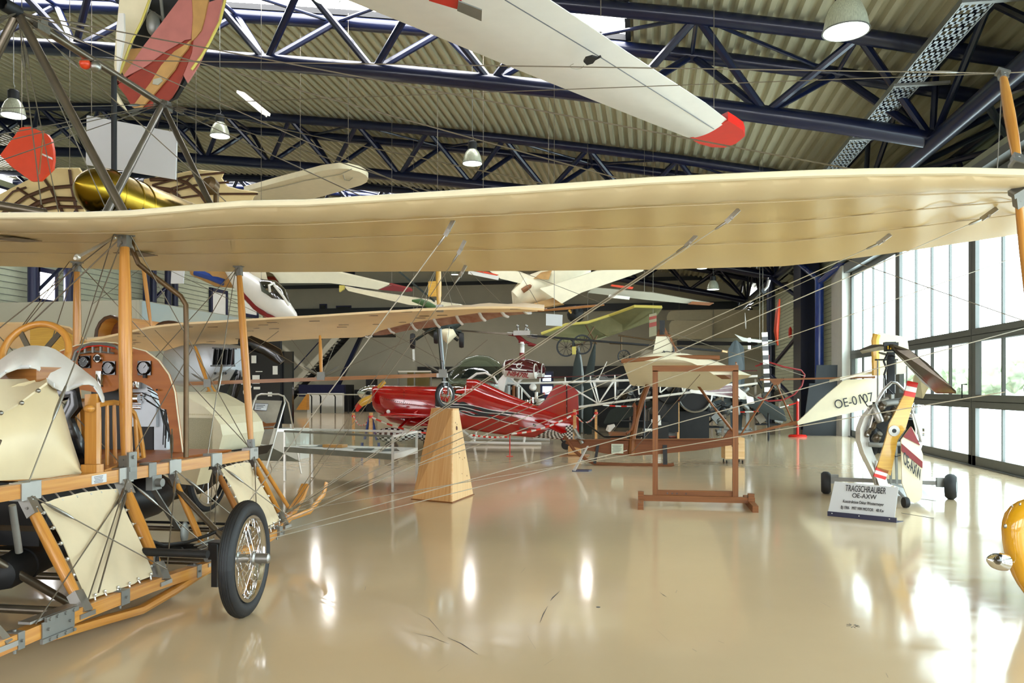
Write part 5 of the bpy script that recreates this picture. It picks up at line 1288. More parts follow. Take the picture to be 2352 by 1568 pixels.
# body shell: pale left flank
rows=[]
for py_i,xl_ in ((935,1995),(960,1975),(985,1966),(1010,1966),(1040,1975),(1070,1990),(1100,2005),(1115,2010)):
    rows.append([q(xl_+30,py_i,11.7),q(xl_+10,py_i,11.5),q(xl_,py_i,11.8),q(xl_+6,py_i,12.3),q(xl_+40,py_i,12.9)])
m=MB(); m.sheet(rows,.012); m.build('body_shell','white_paint',gy_)
rows=[]
for py_i,xl_ in ((950,2112),(985,2121),(1015,2120),(1060,2105)):
    rows.append([q(xl_-18,py_i,11.5),q(xl_,py_i,11.9),q(xl_-30,py_i,12.9)])
m=MB(); m.sheet(rows,.012); m.build('body_shell','white_paint',gy_)
m=MB(); m.box(q(2045,1000,12),(.55,.5,.5)); m.box(q(2040,950,12),(.34,.4,.35)); m.ball(q(2000,1010,11.9),(.14,.2,.25)); m.ball(q(2090,1000,12),(.16,.2,.28)); m.build('engine_block','black',gy_)
m=MB()
for px,py,r in ((2020,940,.06),(2030,962,.06),(2048,950,.05),(2066,930,.05),(2075,960,.05),(2000,985,.05),(2010,1010,.06),(1990,1000,.04)): m.mark(); m.lathe([(r,0),(r*1.1,.04),(r,.08),(r*.7,.1),(r*.7,.14)],q(px,py,11.6),(.3,-.6,.7),12)
m.build('cylinder_fin','tube_steel',gy_)
rn=random.Random(9)
for k in range(16):
    x,y=rn.uniform(1990,2105),rn.uniform(930,1050); MB().path([q(x,y,11.55),q(x+rn.uniform(-25,25),y+rn.uniform(-20,20),11.5),q(x+rn.uniform(-40,40),y+rn.uniform(-30,30),11.6)],.008,6).build('pipe','alu' if k%2 else 'iron_dark',gy_)
m=MB(); m.lathe([(.05,0),(.06,.02),(.06,.26),(.05,.28)],q(2022,970,11.5),(-.35,.2,1),16); m.build('oil_can','alu',gy_)
m=MB(); m.tube(q(2020,928,11.6),q(2075,922,11.6),.06); m.build('exhaust_manifold','alu_dull',gy_)
# tubular cage
for pts in ([(1992,1000),(2000,975),(2008,945),(2015,925),(2025,918),(2040,914)],[(2070,918),(2085,925),(2095,945),(2108,985),(2116,1015),(2106,1012)],[(2008,940),(2018,915),(2030,895),(2048,878),(2060,880),(2075,895),(2085,905)],[(2013,1058),(2010,1100),(2012,1112)]):
    MB().path([q(a,b,11.55) for a,b in pts],.024,8).build('cage_tube','alu',gy_)
m=MB(); m.path([q(1995,1020,11.5),q(2020,1022,11.5),q(2070,1018,11.5)],.035,8,flat=.6); m.build('engine_mount','alu_dull',gy_)
for a,b in (((2045,1020),(2046,1110)),((2058,1020),(2060,1112)),((2045,1110),(2080,1120))): MB().beam(q(*a,11.6),q(*b,11.6),.03).build('frame_tube','alu_dull',gy_)
m=MB(); m.prism([q(*p,12.4) for p in ((2010,1030),(2070,1030),(2072,1100),(2040,1112),(2012,1080))],(0,.03,0)); m.build('fuel_tank','cream_leather',gy_)
# mast and rotor
m=MB(); m.beam(q(2046,905,11.9),q(2046,808,11.9),.10,.07); m.build('mast','iron_dark',gy_)
m=MB(); m.box(q(2044,796,11.9),(.14,.12,.14)); m.box(q(2046,790,11.8),(.2,.06,.05)); m.lathe([(.12,0),(.12,.01)],q(2037,815,11.8),(.3,0,1),16); m.tube(q(2010,826,11.8),q(2062,826,11.8),.012)
m.build('rotor_head','black',gy_)
m=MB()
for x in (2040,2046,2052): m.mark(); m.tube(q(x,802,11.8),q(x,786,11.8),.016)
m.build('rotor_bolt','brass',gy_)
for x,y0_,y1_ in ((2016,826,915),(2083,840,905),(2030,868,915),(2058,826,860)): MB().tube(q(x,y0_,11.8),q(x,y1_,11.8),.012).build('control_rod','alu_dull',gy_)
m=MB(); m.path([q(2036,885,11.8),q(2031,860,11.8),q(2036,845,11.8),q(2030,830,11.8),q(2037,815,11.8)],.016,6); m.path([q(2052,905,11.8),q(2042,895,11.8),q(2036,885,11.8)],.01,6); m.build('control_cable','black',gy_)
def blade(pts,w0,th,mt,nm='rotor_blade',up_=(0,0,1)):
    m=MB(); P_=[V(p) for p in pts]; R=[]
    for i,p in enumerate(P_):
        d_=(P_[min(i+1,len(P_)-1)]-P_[max(i-1,0)]).normalized(); w_=w0[i]; _,s_,t_=frame(d_,up_)
        R.append([p+s_*w_*a+t_*th*b for a,b in ((-.5,0),(-.35,.5),(0,.8),(.35,.4),(.5,0),(.2,-.4),(-.3,-.4))])
    m.rings(R); return m.build(nm,mt,gy_)
m=MB(); m.prism([q(2040,795,11.85),q(2052,795,11.6),q(2090,808,11.3),q(2130,838,10.7),q(2185,893,10.0),q(2196,903,9.9),q(2150,903,10.6),q(2118,878,11.2),q(2070,825,11.7)],(0,0,.03)); m.build('rotor_blade','tube_steel',gy_,smooth=False)
m=MB(); m.prism([q(2152,899,10.55),q(2196,899,9.9),q(2196,903.5,9.88),q(2152,903.5,10.53)],(0,.01,0)); m.build('blade_tip','mahog',gy_)
m=MB(); m.prism([q(2040,797,11.9),q(2022,795,12.2),q(2000,796,12.6),q(1975,806,13.0),q(1980,812,13.1),q(2010,806,12.7),q(2036,803,12.1)],(0,0,.03)); m.build('rotor_blade','tube_steel',gy_,smooth=False)
# wooden propeller with red and white tips
h=q(2053,989,11.15)
def pb(a,b): return q(a,b,11.15)
def pl(pts,nm,mt): m=MB(); m.prism([pb(*p) for p in pts],V((SP*0,.045,0))); return m.build(nm,mt,gy_,smooth=False)
pl([(2036,1003),(2042,975),(2076,908),(2101,913),(2080,985),(2062,1010),(2046,1092),(2014,1075)],'propeller','yellow_wood')
def lp(a,b,t): return (lerp(a[0],b[0],t),lerp(a[1],b[1],t))
TL,TR,BL,BR=(2086,874),(2109,879),(2076,908),(2101,913)
for k,(c_) in enumerate(('red_bright','white_paint','red_bright')):
    pl([lp(TL,BL,k/3),lp(TR,BR,k/3),lp(TR,BR,(k+1)/3),lp(TL,BL,(k+1)/3)],'tip_band',c_)
TL,TR,BL,BR=(2014,1072),(2042,1080),(2007,1094),(2034,1102)
for k,(c_) in enumerate(('red_bright','white_paint','red_bright')):
    pl([lp(TL,BL,k/3),lp(TR,BR,k/3),lp(TR,BR,(k+1)/3),lp(TL,BL,(k+1)/3)],'tip_band',c_)
m=MB(); m.lathe([(.075,0),(.075,.03),(.03,.032),(.03,0)],h+V((0,.01,0)),(0,-1,0),24); m.build('propeller_hub','alu',gy_)
MB().lathe([(.028,0),(.028,.035)],h+V((0,.01,0)),(0,-1,0),16).build('hub_bore','black',gy_)
# fin
m=MB(); m.prism([q(*p,11.0) for p in ((2070,1010),(2093,979),(2100,990),(2120,1043),(2118,1140),(2112,1150),(2100,1155),(2088,1150),(2072,1110))],(0,.03,0)); fn=m.build('fin','cream_paint',gy_,smooth=False)
for pts in ([(2075,1003),(2093,979),(2114,1023),(2108,1020)],[(2071,1018),(2119,1060),(2119,1075),(2071,1036)]):
    MB().prism([q(*p,10.985) for p in pts],(0,.01,0)).build('red_stripe','red_ink',fn)
text('OE-AXW','ink',fn,q(2095,1072,10.97),q(2114,1092,10.97)-q(2076,1052,10.97),(0,0,1),.24,.003,bold=.002,xs=.36,raw=True)
m=MB(); c=gr(2080,1166); c.z=.075; m.lathe([(.02,-.03),(.07,-.03),(.075,0),(.07,.03),(.02,.03)],c,(1,.2,0),16); m.build('tail_wheel','rubber',gy_)
m=MB(); m.path([c+V((0,.05,.03)),q(2074,1140,11.1),q(2060,1125,11.4)],.022,6); m.build('tail_wheel_arm','alu_dull',gy_)
m=MB(); m.prism([gr(2060,1135)+V((0,0,.12)),gr(2110,1135)+V((0,0,.12)),gr(2150,1168)+V((0,0,.1)),gr(2052,1155)+V((0,0,.1))],(0,0,.012)); m.build('tailplane','white_sign',gy_)
m=MB(); m.lathe([(.06,0),(.06,.03)],q(2118,992,11.6),(1,-.3,0),16); m.build('mirror','chrome',gy_)
# cream tail fin standing behind the gyroplane
t=thing('tail_fin','cream rounded rudder standing upright behind the gyroplane mast','rudder',gr(2040,1000)+V((0,0,0)))
m=MB(); m.prism([aty(*p,15.5) for p in ((2012,860),(2010,780),(2013,770),(2022,764),(2060,770),(2083,775),(2086,790),(2093,850),(2075,858),(2015,862))],(0,.09,0)); m.build('rudder_panel','cream_paint',t); m=MB(); m.path([aty(2012,862,15.48),aty(2010,780,15.48),aty(2014,768,15.48)],.07,8); m.build('leading_edge','yellow_wood',t)
MB().beam(aty(2050,860,15.5),V((aty(2050,860,15.5).x,15.5,0)),.05).build('support','alu_dull',t)
# placard
t=thing('placard','tilted white information placard with black lettering before the gyroplane','sign',gr(1980,1198))
a,b=gr(1901,1184),gr(2060,1200); d_=(b-a).normalized(); w_=(b-a).length
tl2=at(1917,1105,10.35); pn_=(b-a).cross(tl2-a-V((0,0,.03))).normalized(); tr2=ray(2064,1119,a+V((0,0,.03)),pn_)
off=V((0,0,.03)); m=MB(); m.prism([a+off,b+off-d_*.03,tr2,tl2],pn_*(.008 if pn_.y>0 else -.008)); pb_=m.build('board','white_sign',t,smooth=False)
m=MB(); nrm=V((d_.y,-d_.x,0)); m.prism([a,b,b+V((0,0,.06)),a+V((0,0,.06))],nrm*.012); m.prism([a,b,b-nrm*.14+d_*.04,a-nrm*.14],(0,0,.008)); ft=m.build('foot','navy',t,smooth=False)
m=MB()
for k in (.07,.47,.9): m.mark(); m.ball(a.lerp(b,k)+V((0,0,.038))+nrm*.012,.007,8,5)
m.build('screw','white_paint',t)
yd=((tl2-a-off)+(tr2-b-off)).normalized()
ctr=lambda px,py: at(px,py,9.85)
pn_=pn_ if pn_.y<0 else -pn_
def onb(u,v): p=(a+off).lerp(b+off-d_*.03,u).lerp(tl2.lerp(tr2,u),v); return p+pn_*.006
for s_,u,v,sz,xs in (('TRAGSCHRAUBER',.51,.83,.115,.52),('OE-AXW',.51,.62,.085,.85),('Konstruktion Oskar Westermeyer',.51,.42,.056,.62),('Bj 1966   MIT VW MOTOR   48 Kw',.51,.23,.056,.62)):
    text(s_,'ink',pb_,onb(u,v),d_,yd,sz,.002,xs=xs)
# floor arrow tape
o=MB().prism([gr(2070,1178),gr(2072,1178),gr(2145,1190),gr(2143,1190)],(0,0,.003)).build('floor_mark','dark_ink'); tag(o,'thin dark line marked on the floor right of the placard','mark')
# ---- yellow streamlined nose at the right edge
t=thing('yellow_vehicle','glossy yellow rounded nose with dark opening cut off at the right edge','vehicle',(3.9,5,0))
c=at(2440,1262,5.6); m=MB(); R=[]
for px,py in ((2352,1145),): pass
prof=[(2352,1143),(2335,1149),(2318,1160),(2305,1176),(2299,1195),(2297,1212),(2299,1240),(2303,1265),(2312,1295),(2322,1320),(2335,1343),(2352,1367),(2375,1392),(2400,1410)]
cx=2440; rows=[]
for k,(px,py) in enumerate(prof): rows.append([px,py])
ctrp=at(2440,1270,5.6); R=[]
out=[at(x,y,5.6) for x,y in prof]
mir=[at(2*2440-x,y,5.6) for x,y in prof][::-1]
loop=out+[at(2440,1425,5.6)]+mir+[at(2440,1120,5.6)]
fw=V((-SP,CP,0))
fw=(ctrp-V((0,0,H))).normalized()
for dd,sc in ((-.0,.50),(-.03,.58),(-.02,.75),(.03,.9),(.12,1.0),(.4,.98),(1.0,.9),(1.4,.6)): R.append([ctrp+(p-ctrp)*sc*(1+dd/5.7*.0)+fw*dd for p in loop])
m.rings(R,caps=False); m.build('body','yellow_paint',t,angle=80)
m=MB(); m.rings([[ctrp+(p-ctrp)*.56+fw*.02 for p in loop],[ctrp+(p-ctrp)*.5+fw*.3 for p in loop]]); m.build('intake','black',t)
m=MB(); m.lathe([(.002,0),(.025,.02),(.05,.06),(.06,.10),(.058,.16),(.03,.18)],at(2267,1284,5.4),at(2312,1292,5.45)-at(2267,1284,5.4),18); m.build('chrome_lamp','chrome',t)
m=MB(); m.ball(at(2292,1286,5.36),(.025,.03,.03)); m.build('lamp_lens','canopy_dark',t)
m=MB()
for px,py,r in ((2309,1208,.012),(2325,1162,.006),(2343,1158,.008)): m.mark(); m.ball(at(px,py,5.46),(r,r*.6,r*1.3),8,5)
m.build('fastener','steel',t)
MB().box(V((at(2440,1300,6.3).x,at(2440,1300,6.3).y,.12)),(.3,.5,.24)).build('wheel','rubber',t)
MB().path([at(2306,1291,5.46),at(2322,1292,5.6),at(2340,1292,5.95)],.014,8).build('lamp_bracket','chrome',t)
# ================================================= helicopter behind the red aeroplane
YH=23.5
he=thing('helicopter','open-frame helicopter with glass bubble, maroon and white fuel tanks and white lattice tail','helicopter',(1,YH,0))
def h_(px,py,Y=YH): return aty(px,py,Y)
c=h_(1095,888); m=MB(); R=[]
for px,yt,yb,hw in ((1027,895,905,.12),(1031,872,925,.5),(1040,850,940,.68),(1055,832,948,.78),(1075,819,950,.84),(1100,815,950,.86),(1125,818,948,.84),(1145,830,945,.78),(1156,845,940,.7)):
    a=h_(px,yt); b=h_(px,yb); zc_=(a.z+b.z)/2; hh=(a.z-b.z)/2
    R.append([V((a.x,YH+hw*math.cos(2*PI*q/24),zc_+hh*math.sin(2*PI*q/24))) for q in range(24)])
m.rings(R,caps=False); m.build('cockpit_bubble','bubble_glass',he)
m=MB(); m.path([h_(1064,925,YH-.8),h_(1068,890,YH-.85),h_(1078,870,YH-.85),h_(1095,858,YH-.86),h_(1115,856,YH-.86),h_(1135,866,YH-.84),h_(1142,880,YH-.8)],.035,8); m.path([R[0][q] for q in range(24)],.02,6,closed=True); m.build('door_frame','white_paint',he)
m=MB(); m.prism([h_(*p,YH-.7) for p in ((1118,925),(1138,880),(1160,855),(1166,855),(1150,930),(1140,960),(1118,960))],(0,1.3,0)); dp=m.build('cabin_rear_panel','white_paint',he,smooth=False)
m=MB(); m.prism([h_(*p,YH-.71) for p in ((1134,877),(1144,875),(1143,882),(1132,884))],(0,-.01,0)); m.build('flag_emblem','white_cloth',dp)
m=MB()
for k in range(3): m.beam(h_(1133,878.5+k*2,YH-.73),h_(1143,876.5+k*2,YH-.73),.01,.02)
m.build('flag_stripe','red_ink',dp)
m=MB(); m.box(h_(1100,900),(.5,.9,.5)); m.box(h_(1085,920),(.8,1,.2)); m.build('cabin_seat','teal_dark',he); MB().tube(h_(1082,873,YH-.5),h_(1132,877,YH-.3),.02).build('control_bar','red_ink',he)
def tank(Y,dx,lab):
    m=MB(); n=24; A_=[(1152,844,.05),(1155,835,.2),(1162,828,.3),(1175,824,.34),(1195,824,.35),(1215,829,.35),(1230,836,.32),(1235,843,.2),(1236,848,.05)]
    lo=[849,858,864,868,871,871,868,860,850]; R=[]; M_=[]
    for (px,yt,hw),yb in zip(A_,lo):
        a=aty(px+dx,yt,Y); b=aty(px+dx,yb,Y); zc_=(a.z+b.z)/2; hh=(a.z-b.z)/2
        R.append([V((a.x,Y+hw*math.cos(2*PI*q/n+.001),zc_+hh*math.sin(2*PI*q/n+.001))) for q in range(n)])
    m.rings(R); 
    o=m.build('fuel_tank',['maroon','white_paint'],he)
    for p in o.data.polygons:
        u=p.center; 
        if u.z < lerp(h_(1155,848).z,h_(1235,856).z,min(1,max(0,(u.x-h_(1155,850).x)/(h_(1235,850).x-h_(1155,850).x)))): p.material_index=1
    s=MB()
    for i in (2,6): s.mark(); s.path([q_+(q_-V((R[i][0].x,Y,(R[i][6].z+R[i][18].z)/2)))*.02 for q_ in R[i]],.02,5,closed=True)
    s.build('tank_strap','white_paint',o); return o
t1=tank(YH-1.0,0,''); t2=tank(YH+.9,17,'')
text('N8478L','red_ink',t1,aty(1189,860,YH-1.36),aty(1215,863,YH-1.36)-aty(1165,857,YH-1.36),(0,.25,1),.19,.004,shear=.25,bold=.006)
m=MB(); c=aty(1192,840,YH-1.37); m.path([c+V((.07*math.cos(PI*k/8),0,.07*math.sin(PI*k/8))) for k in range(16)],.012,5,closed=True); m.tube(c+V((-.2,0,-.1)),c+V((.22,0,-.13)),.02,n=6); m.tube(c+V((-.07,0,0)),c+V((.09,0,.09)),.01,n=6); m.build('tank_emblem','white_paint',t1)
m=MB(); m.tube(h_(1199,830),h_(1200,785),.07); m.build('mast','white_paint',he); m=MB(); m.tube(h_(1199,825),h_(1199,810),.08); m.path([h_(1168,768),h_(1185,769),h_(1195,778),h_(1208,785),h_(1226,793)],[.03,.05,.08,.04,.05],8); m.tube(h_(1192,783),h_(1208,788),.05); m.ball(h_(1222,792),(.14,.1,.05)); m.build('stabiliser_bar','red_ink',he)
m=MB(); m.box(h_(1200,765),(.5,.3,.14)); m.tube(h_(1165,764),h_(1234,770),.03); m.tube(h_(1210,772),h_(1234,776),.03); m.tube(h_(1192,765),h_(1189,748),.025); m.tube(h_(1205,762),h_(1209,748),.025); m.tube(h_(1212,770),h_(1212,757),.03)
for p in ((1189,748),(1209,748),(1212,757)): m.ball(h_(*p),.055,8,5)
m.lathe([(.12,0),(.12,.02)],h_(1199,791),(0,0,1),14); m.build('rotor_head','alu',he)
def rb(a,b,w_,nm='rotor_blade',mt='alu_dull'):
    m=MB(); m.beam(a,b,w_,.05,up=(0,0,1)); return m.build(nm,mt,he)
rb(h_(1178,768),h_(1010,756),.3,mt='tube_steel'); bl=rb(h_(1222,771),h_(1655,806),.3,mt='iron_dark'); MB().beam(h_(1658,806),h_(1670,808),.32,.06).build('blade_tip','yellow_paint',bl)
m=MB(); m.box(h_(1184,912),(.5,.5,.8)); m.box(h_(1212,905),(.4,.6,.6)); m.box(h_(1235,918),(.3,.5,.4)); m.build('engine_block','iron_dark',he)
for k,(px,y0_,y1_,r,mt) in enumerate(((1166,885,925,.10,'alu_dull'),(1180,885,925,.05,'frame_wood'),(1190,888,925,.06,'alu'),(1198,890,926,.03,'steel_light'),(1232,900,922,.05,'white_paint'),(1222,912,925,.08,'chrome'),(1210,918,926,.06,'chrome'),(1241,915,930,.12,'wall_white'))): MB().tube(h_(px,y0_,YH-.5),h_(px,y1_,YH-.5),r,n=12).build('engine_part',mt,he)
m=MB(); m.lathe([(.11,0),(.09,.06),(.02,.08)],h_(1224,889,YH-.6),(.2,-1,.3),14); m.build('lamp','white_paint',he)
hub=(1188,881)
for a,b,r in ((hub,(1156,880),.035),(hub,(1188,928),.04),(hub,(1152,910),.035),(hub,(1228,925),.035),(hub,(1172,868),.03),(hub,(1200,868),.03),((1156,878),(1170,862),.02),((1160,864),(1150,925),.025)):
    MB().tube(h_(*a,YH-.4),h_(*b,YH-.4),r,n=8).build('frame_tube','white_paint',he)
# lattice tail boom
T=lambda px:h_(px,interp([(1188,881),(1460,870),(1800,862)],px)); Bt=lambda px:h_(px,interp([(1330,934),(1470,905),(1580,896),(1700,884)],px)); T_=lambda px:T(px)+V((0,.7,0))
m=[('boom_tube',T(1188),T(1740),.032),('boom_tube',T_(1188),T_(1700),.032),('boom_tube',Bt(1325),Bt(1740),.032)]
for nm,a,b,r in m: MB().tube(a,b,r,n=8).build(nm,'white_paint',he)
for a,b in ((1288,1372),(1355,1372),(1362,1376),(1410,1376),(1412,1413),(1462,1415),(1464,1468),(1515,1470),(1517,1516),(1560,1517),(1563,1568),(1600,1570),(1612,1615),(1660,1617)):
    MB().tube(T(a),Bt(b),.02,n=6).build('boom_brace','white_paint',he); 
    if a%2==0: MB().tube(T_(a),Bt(b),.02,n=6).build('boom_brace','white_paint',he)
for px in (1240,1298,1356,1412): MB().tube(T(px),T(px)+V((0,0,.14)),.02).build('shaft_bearing','white_paint',he)
MB().tube(T(1190)+V((0,.1,.16)),T(1740)+V((0,.1,.16)),.018).build('drive_shaft','maroon',he)
MB().tube(T(1372)+V((0,.1,0)),h_(1394,830),.012).build('antenna','white_paint',he)
m=MB(); m.path([T(1372)+V((0,.1,.0)),T(1372)+V((0,.1,.07))],[.08,.02],8); m.build('antenna_base','white_paint',he)
# tail plane and tail rotor
m=MB(); m.prism([h_(*p,YH-.6) for p in ((1584,897),(1588,893),(1683,880),(1712,902),(1724,916),(1708,917),(1588,902))],(0,.06,0)); fn_=m.build('tail_fin','white_paint',he,smooth=False)
for pts in ([(1612,892),(1680,884),(1683,889),(1640,893)],[(1612,898),(1684,890),(1688,899),(1640,900)],[(1640,903),(1688,902),(1700,913)]): MB().prism([h_(*p,YH-.615) for p in pts],(0,.02,0)).build('maroon_stripe','maroon',fn_)
m=MB(); m.prism([h_(*p,YH-.66) for p in ((1714,908),(1730,912),(1733,926),(1716,928))],(0,.01,0)); m.build('hanging_note','paper',he)
tr=MB(); N=14
for k in range(N):
    a=h_(1756,763,YH-.5).lerp(h_(1763,910,YH-.5),k/N); b=h_(1756,763,YH-.5).lerp(h_(1763,910,YH-.5),(k+1)/N); tr.m=k%2; tr.beam(a,b,.16,.04,up=(0,1,0))
tr.build('tail_rotor',['white_paint','gloss_black'],he,smooth=False,label='tail rotor blade in black and white bands')
MB().path([h_(1735,841,YH-.4),h_(1765,831,YH-.4),h_(1800,842,YH-.4),h_(1840,850,YH-.4),h_(1848,860,YH-.4),h_(1842,885,YH-.4),h_(1825,905,YH-.4),h_(1800,918,YH-.4),h_(1765,921,YH-.4),h_(1740,912,YH-.4)],.025,6).build('rotor_guard','red_ink',he)
m=MB(); m.tube(h_(1764,850,YH-.5),h_(1755,835,YH),.04); m.path([h_(1745,835,YH-.4),h_(1765,832,YH-.4),h_(1766,815,YH-.4)],.02,6); m.build('tail_gearbox','red_ink',he)
for yy in (-1.0,1.0):
    m=MB(); x0=h_(1090,890).x; x1=h_(1230,890).x; m.path([V((x0-.6,YH+yy,.3)),V((x0-.3,YH+yy,.06)),V((x1,YH+yy,.045)),V((x1+.3,YH+yy,.045))],.045,8); m.build('landing_skid','white_paint',he)
    for x in (x0+.2,x1-.2): MB().tube(V((x,YH+yy,.05)),V((x,YH+yy*.3,.8)),.035).build('skid_strut','white_paint',he)
def flatblade(pts,ws,th=.05):
    # blade outline in the propeller disc, with a little twist and thickness
    P_=[V(p) for p in pts]; Q_=[]; W_=[]
    for k in range(4*(len(P_)-1)+1):
        t=k/4; i=min(int(t),len(P_)-2); f=t-i; Q_.append(P_[i].lerp(P_[i+1],f)); W_.append(lerp(ws[i],ws[i+1],f if i<len(P_)-2 else math.sin(f*PI/2)**2 if 0 else f))
    W_[-1]=W_[-2]*.45; R=[]
    for i,p in enumerate(Q_):
        d=(Q_[min(i+1,len(Q_)-1)]-Q_[max(i-1,0)]).normalized(); s=V((d.z,0,-d.x)).normalized(); s=(s+V((0,.35,0))).normalized(); n_=d.cross(s).normalized()
        R.append([p+s*W_[i]*a+n_*th*b for a,b in ((-1,0),(-.5,.5),(0,.6),(.5,.5),(1,0),(.5,-.3),(-.5,-.3))])
    return MB().rings(R)
# ================================================= engines, propellers on stands (right background)
def prop_engine(px,Y,lab,blades,hubpy,mt='green_dark',r=.3,carts=True,label2=None):
    t=thing('engine_on_stand',lab,'engine',V((aty(px,900,Y).x,Y,0)))
    c=aty(px,hubpy,Y)
    MB().lathe([(.02,-.35),(.12,-.3),(.17,-.15),(.2,0),(.2,.1)],c,(0,1,0),18).build('spinner','gloss_black',t)
    for pts,ws in blades:
        flatblade([aty(a,b,Y-.05) for a,b in pts],[w*.72 for w in ws]).build('propeller_blade',mt,t)
    m=MB(); m.lathe([(r,.2),(r*1.25,.3),(r*1.3,.8),(r,1.3)],c,(0,1,0),20); m.build('engine_cowl','iron_dark',t)
    for k in range(9):
        a=2*PI*k/9; MB().lathe([(.07,0),(.09,.05),(.08,.25),(.05,.3)],c+V((math.cos(a)*r*.9,.1,math.sin(a)*r*.9)),V((math.cos(a),0,math.sin(a))),10).build('cylinder','alu_dull',t)
    for dx in (-.45,.45): MB().beam(V((c.x+dx,Y+.6,c.z-.1)),V((c.x+dx,Y+.6,.1)),.09).build('stand_leg','alu_dull',t)
    MB().box(V((c.x,Y+.6,.14)),(1.2,.9,.08)).build('stand_base','alu_dull',t)
    for dx in (-.55,.55):
        for dy in (-.35,.35): MB().lathe([(.02,-.02),(.06,-.02),(.06,.02),(.02,.02)],V((c.x+dx,Y+.6+dy,.06)),(1,0,0),12).build('castor','alu_dull',t)
    return t
prop_engine(1516,26,'radial engine on a stand with wide dark green propeller behind the glider seat',[([(1505,925),(1450,940),(1410,955),(1388,972)],[.12,.3,.34,.05]),([(1520,922),(1545,935),(1575,955),(1606,985)],[.12,.26,.3,.05]),([(1513,910),(1510,860),(1512,800)],[.1,.2,.05])],912,r=.35)
prop_engine(1690,28,'grey propeller engine behind the striped helicopter fin',[([(1690,915),(1640,935),(1600,955),(1588,965)],[.12,.3,.34,.05]),([(1700,915),(1745,930),(1780,950),(1806,966)],[.12,.28,.34,.05]),([(1692,900),(1692,840),(1691,782)],[.1,.35,.07])],915,mt='prop_grey',r=.3)
t=thing('jet_engine','dark round jet engine intake with silver rim','engine',aty(1592,1000,25.5)); c=aty(1596,908,25.5)
MB().lathe([(.50,0),(.53,.04),(.55,.15),(.55,1.4)],c,(0,1,0),28,caps=False).build('casing','iron_dark',t); MB().lathe([(.47,.02),(.5,-.02),(.54,.0),(.55,.04),(.5,.05),(.47,.02)],c,(0,1,0),28,caps=False).build('intake_lip','alu',t); MB().lathe([(.49,.2),(.49,.22)],c,(0,1,0),24).build('intake','black',t)
MB().box(V((c.x,26.2,.45)),(.9,1.0,.9)).build('stand','iron_dark',t)
t=thing('radial_cowl','dark ring cowling with pale blue arc beside the wing stand','engine',aty(1555,1000,24.8)); c=aty(1540,888,24.8)
MB().lathe([(.5,0),(.54,.05),(.54,.7)],c,(0,1,0),24,caps=False).build('ring','iron_dark',t); m=MB(); m.path([c+V((.42*math.cos(a),-.02,.42*math.sin(a))) for a in [-.4+.2*k for k in range(7)]],.05,6); m.build('pale_arc','mural',t); MB().box(c+V((0,.5,-.8)),(.5,.3,1.2)).build('support','iron_dark',t)
# display boards and dark clutter between
t=thing('information_stand','black information stand with white sheets at the foot of the wing stand','display board',aty(1530,998,25)); 
for k,(px,pyt,pyb,w_) in enumerate(((1500,960,995,.9),)): MB().box(V((aty(1507,978,25.2).x,25.2,.3)),(.75,.5,.6)).build('plinth','black',t)
MB().box(aty(1518,935,24.9),(.36,.03,.0001+.6)).build('black_panel','black',t); MB().box(aty(1507,966,24.9),(.3,.02,.09)).build('white_band','paper',t); MB().box(aty(1487,987,24.9),(.28,.02,.08)).build('white_band','paper',t)
m=MB(); m.prism([aty(*p,24.7) for p in ((1499,955),(1516,953),(1519,976),(1502,978))],(0,.01,0)); m.build('note_sheet','paper',t)
# engine test rack with many small parts
def rack(px0,px1,Y,pyt,lab,seed):
    rn=random.Random(seed); t=thing('engine_rack',lab,'engine rack',V((aty((px0+px1)/2,900,Y).x,Y,0)),None)
    x0=aty(px0,900,Y).x; x1=aty(px1,900,Y).x; zt=aty(px0,pyt,Y).z
    for x in (x0,(x0+x1)/2,x1): MB().beam((x,Y,0),(x,Y,zt),.07).build('rack_post','tube_steel',t)
    for z in (.35,zt*.6): MB().box(((x0+x1)/2,Y,z),(x1-x0,.7,.05)).build('shelf','iron_dark',t)
    for k in range(26):
        x=rn.uniform(x0,x1); z=rn.uniform(.5,zt); r=rn.uniform(.05,.17); p=V((x,Y-.2-rn.random()*.2,z))
        m=MB()
        if k%3==0: m.lathe([(r*.5,0),(r,.03),(r,.12),(r*.8,.14),(r*.8,.2),(r*.4,.22)],p,(rn.uniform(-1,1),-1,rn.uniform(-1,1)),12)
        elif k%3==1: m.path([p,p+V((rn.uniform(-.3,.3),0,.2)),p+V((rn.uniform(-.5,.5),.1,rn.uniform(-.2,.4)))],.03,7)
        else: m.box(p,(r*2,r*2,r*1.6),Matrix.Rotation(rn.random(),3,'Y'))
        m.build('engine_part',rn.choice(['iron_dark','alu_dull','black','tube_steel','alu_dull','black']),t)
    return t
rack(1345,1400,30,868,'dark rack of engine parts directly behind the red tail fin',1); rack(1405,1490,31,872,'dark rack of engine parts behind the white helicopter boom',2); rack(1610,1660,27.2,905,'engine parts rack under the striped helicopter fin',3)
rack(1735,1790,29.5,870,'dark engine rack under the black and white rotor',4)
MB_=None
t=thing('engine_trolley','pale steel engine trolley on castors behind the stand upright','trolley',gr(1690,992)); p=gr(1690,992)
for dx in (-.42,.42): MB().beam(p+V((dx,0,.12)),p+V((dx,0,.95)),.14,.06).build('upright','wall_white',t)
MB().box(p+V((0,0,.13)),(1.1,.1,.1)).build('base_bar','wall_white',t)
for dx in (-.55,.55): MB().lathe([(.02,-.025),(.07,-.02),(.07,.02),(.02,.025)],p+V((dx,-.1,.07)),(1,0,0),14).build('castor','wall_white',t)
m=MB(); m.ball(p+V((0,.1,.95)),(.4,.3,.3)); m.build('engine_core','iron_dark',t)
